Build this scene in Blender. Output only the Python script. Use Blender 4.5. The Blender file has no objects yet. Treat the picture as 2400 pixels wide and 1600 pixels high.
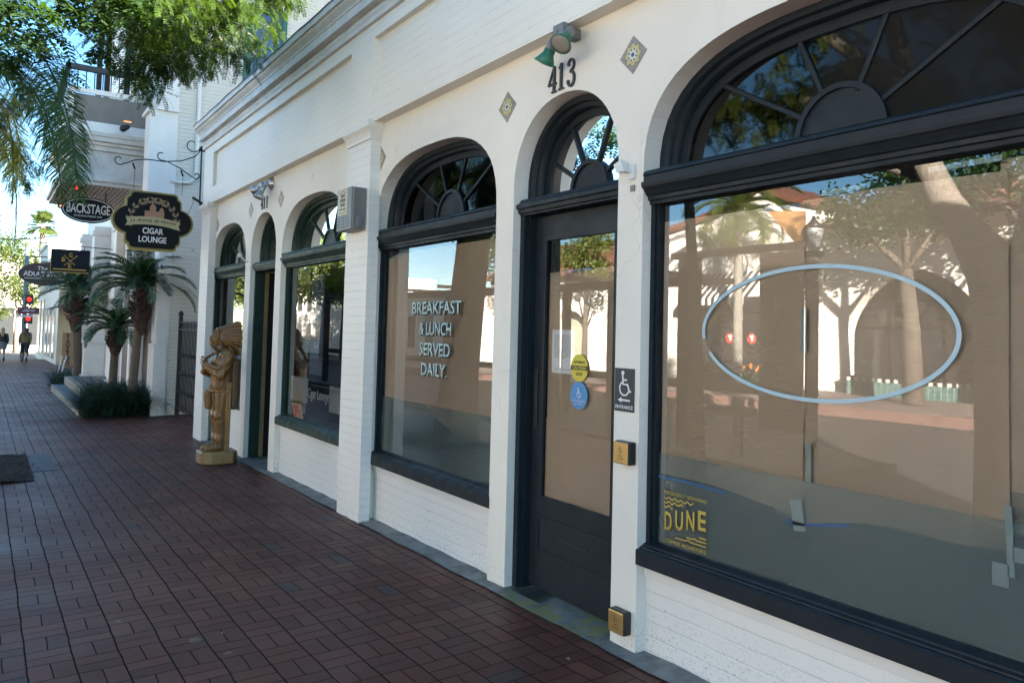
import bpy, bmesh, math, random
from mathutils import Vector, Matrix
from math import sin, cos, pi, radians, sqrt, floor, atan2
random.seed(7)
S = bpy.context.scene
COL = S.collection

# ---------------------------------------------------------------- camera, sky, sun, exposure
F_PX, CY = 1828.025, 690.724
yaw, pitch, roll = radians(34.1212), radians(2.68476), radians(1.42693)
fw = Vector((-cos(yaw) * cos(pitch), sin(yaw) * cos(pitch), sin(pitch)))
rt = fw.cross(Vector((0, 0, 1))).normalized(); up = rt.cross(fw)
r2 = cos(roll) * rt + sin(roll) * up; u2 = -sin(roll) * rt + cos(roll) * up
cam = bpy.data.cameras.new('camera'); cam.lens = F_PX / 2400 * 36; cam.sensor_width = 36
cam.shift_y = -(800 - CY) / 2400; cam.clip_end = 2000; cam.clip_start = 0.05
co = bpy.data.objects.new('camera', cam); COL.objects.link(co)
m3 = Matrix((r2, u2, -fw)).transposed(); co.matrix_world = Matrix.Translation((0, -2.86, 0)) @ m3.to_4x4()
S.camera = co

SUNV = Vector((-3.0, -2.5, -0.92))
w = bpy.data.worlds.new('World'); S.world = w; w.use_nodes = True
nt = w.node_tree; nt.nodes.clear()
sky = nt.nodes.new('ShaderNodeTexSky'); sky.sky_type = 'NISHITA'; sky.sun_disc = False
sky.sun_elevation = math.atan2(0.92, sqrt(9 + 6.25)); sky.sun_rotation = atan2(3.0, 2.5)
sky.air_density = 0.7; sky.dust_density = 0.0; sky.ozone_density = 2.0
bg = nt.nodes.new('ShaderNodeBackground'); bg.inputs['Strength'].default_value = 0.05
wo = nt.nodes.new('ShaderNodeOutputWorld')
wb = nt.nodes.new('ShaderNodeMix'); wb.data_type = 'RGBA'; wb.blend_type = 'MULTIPLY'; wb.inputs[0].default_value = 1.0
wb.inputs[7].default_value = (1.13, 0.99, 0.86, 1)     # camera white balance for open shade
hs = nt.nodes.new('ShaderNodeHueSaturation'); hs.inputs['Saturation'].default_value = 1.2
nt.links.new(sky.outputs[0], hs.inputs['Color']); nt.links.new(hs.outputs[0], wb.inputs[6]); nt.links.new(wb.outputs[2], bg.inputs['Color']); nt.links.new(bg.outputs[0], wo.inputs[0])
sl = bpy.data.lights.new('sun', 'SUN'); sl.energy = 5.0; sl.angle = radians(0.55); sl.color = (1.0, 0.93, 0.84)
so = bpy.data.objects.new('sun', sl); COL.objects.link(so); so.location = (20, 15, 12)
so.rotation_euler = SUNV.to_track_quat('-Z', 'Y').to_euler()
S.view_settings.view_transform = 'Standard'; S.view_settings.look = 'None'
S.view_settings.exposure = 3.72; S.view_settings.gamma = 1
S.render.engine = 'CYCLES'
S.cycles.max_bounces = 8; S.cycles.transparent_max_bounces = 24; S.cycles.diffuse_bounces = 4

# ---------------------------------------------------------------- materials
def newmat(name):
    m = bpy.data.materials.new(name); m.use_nodes = True
    n = m.node_tree; b = n.nodes['Principled BSDF']
    return m, n, b
def L(n, a, b): n.links.new(a, b)
def noise(n, scale, detail=4, rough=0.55, vec=None):
    t = n.nodes.new('ShaderNodeTexNoise'); t.inputs['Scale'].default_value = scale
    t.inputs['Detail'].default_value = detail; t.inputs['Roughness'].default_value = rough
    if vec is None: vec = pos(n)
    L(n, vec, t.inputs['Vector']); return t.outputs['Fac']
def pos(n):
    g = n.nodes.new('ShaderNodeNewGeometry'); return g.outputs['Position']
def ramp(n, fac, a, b, ca=(0, 0, 0, 1), cb=(1, 1, 1, 1)):
    r = n.nodes.new('ShaderNodeValToRGB'); e = r.color_ramp.elements
    e[0].position = a; e[1].position = b; e[0].color = ca; e[1].color = cb
    L(n, fac, r.inputs[0]); return r.outputs[0]
def math_(n, op, a, b=None, c=None):
    t = n.nodes.new('ShaderNodeMath'); t.operation = op
    for i, v in enumerate((a, b, c)):
        if v is None: continue
        if isinstance(v, (int, float)): t.inputs[i].default_value = v
        else: L(n, v, t.inputs[i])
    return t.outputs[0]
def mixc(n, fac, a, b, mode='MIX'):
    t = n.nodes.new('ShaderNodeMix'); t.data_type = 'RGBA'; t.blend_type = mode
    for i, v in ((0, fac), (6, a), (7, b)):
        if isinstance(v, (int, float)): t.inputs[i].default_value = v
        elif isinstance(v, tuple): t.inputs[i].default_value = v if len(v) == 4 else v + (1,)
        else: L(n, v, t.inputs[i])
    return t.outputs[2]
def bump(n, b, h, strength=0.3, dist=0.01, prev=None):
    t = n.nodes.new('ShaderNodeBump'); t.inputs['Strength'].default_value = strength
    t.inputs['Distance'].default_value = dist; L(n, h, t.inputs['Height'])
    if prev is not None: L(n, prev, t.inputs['Normal'])
    L(n, t.outputs[0], b.inputs['Normal']); return t.outputs[0]
def plain(name, col, rough=0.6, var=0.15, scale=6, bmp=0.15, bscale=40, metal=0.0, bd=0.004, spec=0.5):
    m, n, b = newmat(name)
    f = ramp(n, noise(n, scale), 0.3, 0.7)
    c2 = tuple(c * (1 - var) for c in col)
    L(n, mixc(n, f, c2, tuple(col)), b.inputs['Base Color'])
    b.inputs['Roughness'].default_value = rough; b.inputs['Metallic'].default_value = metal
    b.inputs['Specular IOR Level'].default_value = spec
    if bmp: bump(n, b, noise(n, bscale, 3), bmp, bd)
    return m
def stucco(name, col, dirty=True):
    m, n, b = newmat(name)
    f = ramp(n, noise(n, 1.3, 5, 0.6), 0.35, 0.72)
    c = mixc(n, f, tuple(x * 0.93 for x in col), tuple(col))
    fine = ramp(n, noise(n, 160, 2), 0.66, 0.72)
    if dirty:
        # splash dirt: small dark flecks that only occur close to the pavement
        sx = n.nodes.new('ShaderNodeSeparateXYZ'); L(n, pos(n), sx.inputs[0])
        low = ramp(n, math_(n, 'ADD', sx.outputs[2], 1.75), 0.0, 0.42, (1, 1, 1, 1), (0, 0, 0, 1))
        fl = ramp(n, noise(n, 70, 3, 0.7), 0.57, 0.63)
        c = mixc(n, math_(n, 'MULTIPLY', math_(n, 'MULTIPLY', low, fl), 0.75), c, (0.16, 0.13, 0.1))
        st = ramp(n, noise(n, 2.2, 6, 0.7), 0.6, 0.75)
        c = mixc(n, math_(n, 'MULTIPLY', st, 0.10), c, (0.45, 0.42, 0.38))
    vo = n.nodes.new('ShaderNodeTexVoronoi'); vo.feature = 'DISTANCE_TO_EDGE'; vo.inputs['Scale'].default_value = 1.1
    wv_ = n.nodes.new('ShaderNodeVectorMath'); wv_.operation = 'ADD'; nz = n.nodes.new('ShaderNodeTexNoise'); nz.inputs['Scale'].default_value = 3.0; L(n, pos(n), nz.inputs['Vector'])
    L(n, pos(n), wv_.inputs[0]); L(n, nz.outputs['Color'], wv_.inputs[1]); L(n, wv_.outputs[0], vo.inputs['Vector'])
    crk = ramp(n, vo.outputs['Distance'], 0.0, 0.006, (1, 1, 1, 1), (0, 0, 0, 1)); some = ramp(n, noise(n, 0.9, 2), 0.54, 0.62)
    c = mixc(n, math_(n, 'MULTIPLY', math_(n, 'MULTIPLY', crk, some), 0.35), c, (0.35, 0.31, 0.26))
    pit = ramp(n, noise(n, 38, 2, 0.5), 0.77, 0.78); c = mixc(n, math_(n, 'MULTIPLY', pit, 0.35), c, (0.36, 0.32, 0.28))
    mp_ = n.nodes.new('ShaderNodeMapping'); mp_.inputs['Scale'].default_value = (9, 9, 0.5); L(n, pos(n), mp_.inputs[0])
    drip = ramp(n, noise(n, 1.0, 4, 0.6, mp_.outputs[0]), 0.60, 0.80); c = mixc(n, math_(n, 'MULTIPLY', drip, 0.16), c, (0.42, 0.37, 0.30))
    L(n, c, b.inputs['Base Color']); b.inputs['Roughness'].default_value = 0.62
    h = bump(n, b, noise(n, 9, 5, 0.6), 0.35, 0.012)
    bump(n, b, noise(n, 90, 3), 0.18, 0.003, h)
    return m
def painted_brick(name, col, axis='x', w_=0.22, h_=0.075, joint=0.55, strength=0.55, wear=0.0):
    m, n, b = newmat(name)
    s = n.nodes.new('ShaderNodeSeparateXYZ'); L(n, pos(n), s.inputs[0])
    wob = math_(n, 'MULTIPLY', math_(n, 'SUBTRACT', noise(n, 2.5), 0.5), 0.02)
    zz = math_(n, 'DIVIDE', math_(n, 'ADD', math_(n, 'ADD', s.outputs[2], 50.0), wob), h_)
    row = math_(n, 'FLOOR', zz); fz = math_(n, 'FRACT', zz)
    sh_ = math_(n, 'MULTIPLY', math_(n, 'FRACT', math_(n, 'MULTIPLY', row, 0.5)), 1.0)
    xx = math_(n, 'ADD', math_(n, 'DIVIDE', math_(n, 'ADD', s.outputs[0 if axis == 'x' else 1], 50.0), w_), sh_)
    fx = math_(n, 'FRACT', xx)
    def ed(f, k): return math_(n, 'MULTIPLY', math_(n, 'SUBTRACT', 0.5, math_(n, 'ABSOLUTE', math_(n, 'SUBTRACT', f, 0.5))), k)
    rag = math_(n, 'MULTIPLY', math_(n, 'SUBTRACT', noise(n, 30, 3), 0.5), 0.004)
    hm = ramp(n, math_(n, 'MULTIPLY', math_(n, 'ADD', ed(fz, h_), rag), 100), 0.12, 0.5, (1, 1, 1, 1), (0, 0, 0, 1))
    vm = ramp(n, math_(n, 'MULTIPLY', math_(n, 'ADD', ed(fx, w_), rag), 100), 0.12, 0.45, (1, 1, 1, 1), (0, 0, 0, 1))
    wn = n.nodes.new('ShaderNodeTexWhiteNoise'); wn.noise_dimensions = '2D'; cc = n.nodes.new('ShaderNodeCombineXYZ')
    L(n, math_(n, 'FLOOR', xx), cc.inputs[0]); L(n, row, cc.inputs[1]); L(n, cc.outputs[0], wn.inputs['Vector'])
    jm = math_(n, 'MAXIMUM', hm, math_(n, 'MULTIPLY', vm, math_(n, 'MULTIPLY', wn.outputs['Value'], 0.6)))
    tintb = mixc(n, jm, (1, 1, 1, 1), (joint, joint, joint, 1))
    # paint fills the joints unevenly
    fill = ramp(n, noise(n, 3.1, 4), 0.35, 0.6)
    tint = mixc(n, math_(n, 'ADD', 0.12, math_(n, 'MULTIPLY', fill, 0.6)), (1, 1, 1, 1), tintb)
    c = mixc(n, ramp(n, noise(n, 1.1, 5), 0.3, 0.7), tuple(x * 0.94 for x in col), tuple(col))
    c = mixc(n, 1.0, c, tint, 'MULTIPLY')
    low = ramp(n, math_(n, 'ADD', s.outputs[2], 1.75), 0.0, 0.5, (1, 1, 1, 1), (0, 0, 0, 1))
    fl = ramp(n, noise(n, 60, 3, 0.7), 0.58, 0.63)
    c = mixc(n, math_(n, 'MULTIPLY', math_(n, 'MULTIPLY', low, fl), 0.7), c, (0.17, 0.14, 0.11))
    fl2 = ramp(n, noise(n, 24, 2, 0.6), 0.74, 0.76)
    c = mixc(n, math_(n, 'MULTIPLY', fl2, 0.5), c, (0.2, 0.17, 0.14))
    if wear:
        wr = ramp(n, noise(n, 4.5, 4), 0.70 - wear * 0.1, 0.72)
        c = mixc(n, math_(n, 'MULTIPLY', wr, 0.6), c, (0.22, 0.15, 0.11))
    L(n, c, b.inputs['Base Color']); b.inputs['Roughness'].default_value = 0.5
    hh = math_(n, 'SUBTRACT', math_(n, 'MULTIPLY', wn.outputs['Value'], 0.25), jm)
    p = bump(n, b, hh, strength, 0.006)
    bump(n, b, noise(n, 28, 4), 0.3, 0.004, p)
    return m
def paving():
    m, n, b = newmat('red_paving_brick')
    W = 0.2015
    s = n.nodes.new('ShaderNodeSeparateXYZ'); L(n, pos(n), s.inputs[0])
    wobx = math_(n, 'MULTIPLY', math_(n, 'SUBTRACT', noise(n, 1.9, 4), 0.5), 0.05)
    woby = math_(n, 'MULTIPLY', math_(n, 'SUBTRACT', noise(n, 2.3, 4), 0.5), 0.030)
    x = math_(n, 'DIVIDE', math_(n, 'ADD', math_(n, 'ADD', s.outputs[0], 100.03), wobx), W)
    y = math_(n, 'DIVIDE', math_(n, 'ADD', math_(n, 'ADD', s.outputs[1], 100.73), woby), W)
    cx = math_(n, 'FLOOR', x); cyy = math_(n, 'FLOOR', y)
    fx = math_(n, 'FRACT', x); fy = math_(n, 'FRACT', y)
    par = math_(n, 'FRACT', math_(n, 'MULTIPLY', math_(n, 'ADD', cx, cyy), 0.5))   # 0 or .5
    par = math_(n, 'MULTIPLY', par, 2.0)
    def lerp(a, b_): return math_(n, 'ADD', math_(n, 'MULTIPLY', a, math_(n, 'SUBTRACT', 1.0, par)), math_(n, 'MULTIPLY', b_, par))
    u = lerp(fx, fy)      # split axis
    v = lerp(fy, fx)      # long axis
    u2_ = math_(n, 'MULTIPLY', u, 2.0); half = math_(n, 'FLOOR', u2_); fu = math_(n, 'FRACT', u2_)
    def edge(f, k):  # distance to the cell side in metres
        return math_(n, 'MULTIPLY', math_(n, 'SUBTRACT', 0.5, math_(n, 'ABSOLUTE', math_(n, 'SUBTRACT', f, 0.5))), k)
    d = math_(n, 'MINIMUM', edge(fu, W / 2), edge(v, W))
    # the long joints parallel to the facade are wider
    dl = math_(n, 'SUBTRACT', edge(fy, W), 0.0010)
    d = math_(n, 'MINIMUM', d, dl)
    d = math_(n, 'ADD', d, math_(n, 'MULTIPLY', math_(n, 'SUBTRACT', noise(n, 45, 3), 0.5), 0.0022))
    joint = ramp(n, math_(n, 'MULTIPLY', d, 100), 0.17, 0.36)      # black in the joint
    wn = n.nodes.new('ShaderNodeTexWhiteNoise'); wn.noise_dimensions = '3D'
    cc = n.nodes.new('ShaderNodeCombineXYZ'); L(n, cx, cc.inputs[0]); L(n, cyy, cc.inputs[1]); L(n, half, cc.inputs[2])
    L(n, cc.outputs[0], wn.inputs['Vector']); rv = wn.outputs['Value']
    c = ramp(n, rv, 0.0, 0.93, (0.078, 0.026, 0.018, 1), (0.150, 0.054, 0.036, 1))
    grey = ramp(n, rv, 0.985, 0.987)
    c = mixc(n, grey, c, (0.055, 0.048, 0.050))
    c = mixc(n, math_(n, 'MULTIPLY', ramp(n, noise(n, 0.8, 5), 0.35, 0.7), 0.35), c, (0.075, 0.044, 0.040))
    c = mixc(n, math_(n, 'MULTIPLY', ramp(n, noise(n, 220, 2), 0.35, 0.7), 0.3), c, (0.13, 0.06, 0.047))
    spots = ramp(n, noise(n, 13, 2, 0.5), 0.775, 0.785)
    c = mixc(n, math_(n, 'MULTIPLY', spots, 0.5), c, (0.03, 0.025, 0.022))
    worn = ramp(n, noise(n, 0.55, 6, 0.62), 0.52, 0.72)
    c = mixc(n, math_(n, 'MULTIPLY', worn, 0.35), c, (0.125, 0.085, 0.072))
    gum = ramp(n, noise(n, 6.3, 1, 0.3), 0.80, 0.81)
    c = mixc(n, math_(n, 'MULTIPLY', gum, 0.6), c, (0.20, 0.17, 0.16))
    c = mixc(n, joint, (0.028, 0.019, 0.016), c)
    L(n, c, b.inputs['Base Color'])
    rr = ramp(n, noise(n, 1.2, 4), 0.3, 0.7, (0.42, 0.42, 0.42, 1), (0.6, 0.6, 0.6, 1)); L(n, rr, b.inputs['Roughness'])
    L(n, math_(n, 'MULTIPLY', joint, 0.24), b.inputs['Specular IOR Level'])
    cell = math_(n, 'MULTIPLY', rv, 0.35)
    h = math_(n, 'ADD', joint, cell)
    p = bump(n, b, h, 0.8, 0.006)
    bump(n, b, noise(n, 120, 3), 0.25, 0.002, p)
    return m
def glass(name, ior=1.75, tint=(0.93, 0.95, 0.94), rough=0.0, wav=0.0, gc=1.0):
    m = bpy.data.materials.new(name); m.use_nodes = True; n = m.node_tree; n.nodes.clear()
    o = n.nodes.new('ShaderNodeOutputMaterial'); fr = n.nodes.new('ShaderNodeFresnel'); fr.inputs[0].default_value = ior
    g = n.nodes.new('ShaderNodeBsdfGlossy'); g.inputs['Roughness'].default_value = rough; g.inputs[0].default_value = (gc, gc, gc, 1)
    t = n.nodes.new('ShaderNodeBsdfTransparent'); t.inputs[0].default_value = tint + (1,)
    mx = n.nodes.new('ShaderNodeMixShader'); L(n, fr.outputs[0], mx.inputs[0]); L(n, t.outputs[0], mx.inputs[1]); L(n, g.outputs[0], mx.inputs[2])
    if wav:
        bm_ = n.nodes.new('ShaderNodeBump'); bm_.inputs['Strength'].default_value = wav; bm_.inputs['Distance'].default_value = 0.02
        L(n, noise(n, 2.2, 1), bm_.inputs['Height']); L(n, bm_.outputs[0], g.inputs['Normal'])
    L(n, mx.outputs[0], o.inputs[0]); return m
def veil(name, col, alpha, streak=True):
    "thin translucent film: part of the light passes, part is scattered"
    m = bpy.data.materials.new(name); m.use_nodes = True; n = m.node_tree; n.nodes.clear()
    o = n.nodes.new('ShaderNodeOutputMaterial'); d = n.nodes.new('ShaderNodeBsdfDiffuse'); d.inputs[0].default_value = col + (1,)
    t = n.nodes.new('ShaderNodeBsdfTransparent'); mx = n.nodes.new('ShaderNodeMixShader')
    if streak:
        f = ramp(n, noise(n, 1.6, 1, 0.4), 0.25, 0.8, (alpha * 0.92,) * 3 + (1,), (min(1, alpha * 1.08),) * 3 + (1,)); L(n, f, mx.inputs[0])
    else: mx.inputs[0].default_value = alpha
    L(n, t.outputs[0], mx.inputs[1]); L(n, d.outputs[0], mx.inputs[2]); L(n, mx.outputs[0], o.inputs[0]); return m
def leafmat(name, col, trans=0.5, var=0.5, spec=0.35):
    m = bpy.data.materials.new(name); m.use_nodes = True; n = m.node_tree; n.nodes.clear()
    o = n.nodes.new('ShaderNodeOutputMaterial'); b = n.nodes.new('ShaderNodeBsdfPrincipled')
    t = n.nodes.new('ShaderNodeBsdfTranslucent'); mx = n.nodes.new('ShaderNodeMixShader')
    g = n.nodes.new('ShaderNodeObjectInfo')
    f = ramp(n, noise(n, 3.0, 3), 0.3, 0.7)
    c = mixc(n, f, tuple(x * (1 - var) for x in col), tuple(col))
    L(n, c, b.inputs['Base Color']); b.inputs['Roughness'].default_value = 0.45; b.inputs['Specular IOR Level'].default_value = spec
    L(n, mixc(n, 1.0, c, (2.2, 2.4, 0.7), 'MULTIPLY'), t.inputs[0])
    mx.inputs[0].default_value = trans; L(n, b.outputs[0], mx.inputs[1]); L(n, t.outputs[0], mx.inputs[2])
    L(n, mx.outputs[0], o.inputs[0]); return m
def emit(name, col, s):
    m, n, b = newmat(name); b.inputs['Base Color'].default_value = col + (1,)
    b.inputs['Emission Color'].default_value = col + (1,); b.inputs['Emission Strength'].default_value = s
    return m
def wood(name, ca, cb, sc=3.0, rough=0.4):
    m, n, b = newmat(name)
    mp = n.nodes.new('ShaderNodeMapping'); mp.inputs['Scale'].default_value = (14, 14, 1.4); L(n, pos(n), mp.inputs[0])
    f = noise(n, sc, 5, 0.6, mp.outputs[0])
    c = mixc(n, ramp(n, f, 0.3, 0.7), ca, cb)
    cr = ramp(n, noise(n, 5, 4, 0.6), 0.62, 0.75)
    c = mixc(n, math_(n, 'MULTIPLY', cr, 0.5), c, tuple(x * 0.35 for x in ca))
    L(n, c, b.inputs['Base Color']); b.inputs['Roughness'].default_value = rough
    bump(n, b, f, 0.35, 0.004); return m
def striped(name, axis, period, ca, cb, duty=0.5, rough=0.7):
    m, n, b = newmat(name); s = n.nodes.new('ShaderNodeSeparateXYZ'); L(n, pos(n), s.inputs[0])
    f = math_(n, 'FRACT', math_(n, 'DIVIDE', math_(n, 'ADD', s.outputs[axis], 100), period))
    L(n, mixc(n, math_(n, 'GREATER_THAN', f, duty), ca, cb), b.inputs['Base Color']); b.inputs['Roughness'].default_value = rough
    return m

STUC = stucco('cream_stucco', (0.84, 0.79, 0.70))
BRW = painted_brick('white_painted_brick', (0.82, 0.795, 0.745), 'x', joint=0.74, strength=0.35)
BRU = painted_brick('upper_painted_brick', (0.83, 0.79, 0.70), 'x', joint=0.78, strength=0.2)
BRS = painted_brick('old_painted_brick', (0.66, 0.62, 0.54), 'y', 0.22, 0.078, joint=0.5, strength=0.9, wear=0.3)
TRIM = plain('white_trim_paint', (0.78, 0.755, 0.70), 0.5, 0.08, 3, 0.2, 60)
TRIMC = plain('weathered_white_trim', (0.70, 0.675, 0.63), 0.55, 0.18, 5, 0.3, 40)
def frame_paint(name, col, chip):
    m, n, b = newmat(name)
    c = mixc(n, ramp(n, noise(n, 8, 4), 0.3, 0.7), tuple(x * 0.75 for x in col), col)
    mp_ = n.nodes.new('ShaderNodeMapping'); mp_.inputs['Scale'].default_value = (3, 3, 22); L(n, pos(n), mp_.inputs[0])
    c = mixc(n, math_(n, 'MULTIPLY', ramp(n, noise(n, 5, 5, 0.7, mp_.outputs[0]), 0.64, 0.74), 0.35), c, chip)
    c = mixc(n, math_(n, 'MULTIPLY', ramp(n, noise(n, 75, 3, 0.6), 0.72, 0.76), 0.6), c, chip)
    L(n, c, b.inputs['Base Color']); L(n, ramp(n, noise(n, 11, 3), 0.3, 0.7, (0.36,) * 3 + (1,), (0.6,) * 3 + (1,)), b.inputs['Roughness']); b.inputs['Specular IOR Level'].default_value = 0.25
    p = bump(n, b, noise(n, 30, 4, 0.6, mp_.outputs[0]), 0.25, 0.002); bump(n, b, noise(n, 60, 3), 0.2, 0.002, p); return m
NAVY = frame_paint('charcoal_frame_paint', (0.014, 0.021, 0.027), (0.070, 0.08, 0.085))
GREEN = frame_paint('dark_green_frame_paint', (0.022, 0.046, 0.036), (0.14, 0.17, 0.15))
GLASS = glass('shop_glass', 2.05, wav=0.006)
GLASSC = glass('cigar_shop_glass', 1.9, wav=0.012)
def screened(name):
    "dark insect mesh behind glass: mostly matt charcoal with a faint mirror image"
    m = bpy.data.materials.new(name); m.use_nodes = True; n = m.node_tree; n.nodes.clear()
    o = n.nodes.new('ShaderNodeOutputMaterial'); d = n.nodes.new('ShaderNodeBsdfDiffuse'); d.inputs[0].default_value = (0.019, 0.018, 0.017, 1)
    g = n.nodes.new('ShaderNodeBsdfGlossy'); g.inputs['Roughness'].default_value = 0.03; g.inputs[0].default_value = (0.055, 0.055, 0.053, 1)
    fr = n.nodes.new('ShaderNodeFresnel'); fr.inputs[0].default_value = 1.6; mx = n.nodes.new('ShaderNodeMixShader')
    L(n, fr.outputs[0], mx.inputs[0]); L(n, d.outputs[0], mx.inputs[1]); L(n, g.outputs[0], mx.inputs[2]); L(n, mx.outputs[0], o.inputs[0]); return m

MESHG = screened('screened_fanlight_glass')
SCREEN = plain('dark_screen_board', (0.028, 0.026, 0.024), 0.6, 0.2, 3, 0)
PAVE = paving()
CONC = plain('worn_concrete', (0.20, 0.20, 0.185), 0.8, 0.5, 4, 0.5, 30, bd=0.006)
CONCL = plain('step_concrete', (0.30, 0.285, 0.24), 0.8, 0.35, 5, 0.4, 40)
SLATE = plain('dark_step_slate', (0.07, 0.075, 0.085), 0.5, 0.3, 8, 0.3, 40)
ASPH = plain('asphalt', (0.055, 0.054, 0.052), 0.8, 0.3, 3, 0.5, 120)
BLACKM = plain('black_wrought_iron', (0.018, 0.018, 0.02), 0.45, 0.3, 10, 0.2, 60)
BARK = plain('grey_tree_bark', (0.16, 0.125, 0.095), 0.9, 0.55, 14, 1.0, 22, bd=0.03)
DARKWOOD = plain('dark_stained_wood', (0.028, 0.020, 0.016), 0.7, 0.4, 8, 0.3, 30)
SOIL = plain('dark_mulch', (0.035, 0.026, 0.02), 0.95, 0.7, 40, 1.0, 60, bd=0.02)
WHITEPL = plain('white_plastic', (0.72, 0.72, 0.70), 0.4, 0.05, 5, 0)
STEEL = plain('brushed_steel', (0.52, 0.52, 0.52), 0.32, 0.1, 20, 0.1, 80, metal=0.9)
GREYMET = plain('grey_painted_metal', (0.19, 0.19, 0.185), 0.42, 0.1, 12, 0.1, 60)
TILERED = plain('red_roof_tile', (0.22, 0.095, 0.06), 0.8, 0.5, 9, 0.5, 30)
FARWHITE = plain('sunlit_white_stucco', (0.86, 0.80, 0.70), 0.8, 0.08, 2, 0.3, 30)
FARDIM = plain('far_pale_stucco', (0.42, 0.38, 0.33), 0.8, 0.15, 1, 0.2)
DARKGL = plain('dark_glazing', (0.03, 0.032, 0.033), 0.15, 0.2, 1, 0)
INTW = plain('dim_interior_paint', (0.10, 0.095, 0.085), 0.8, 0.2, 2, 0)

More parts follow.
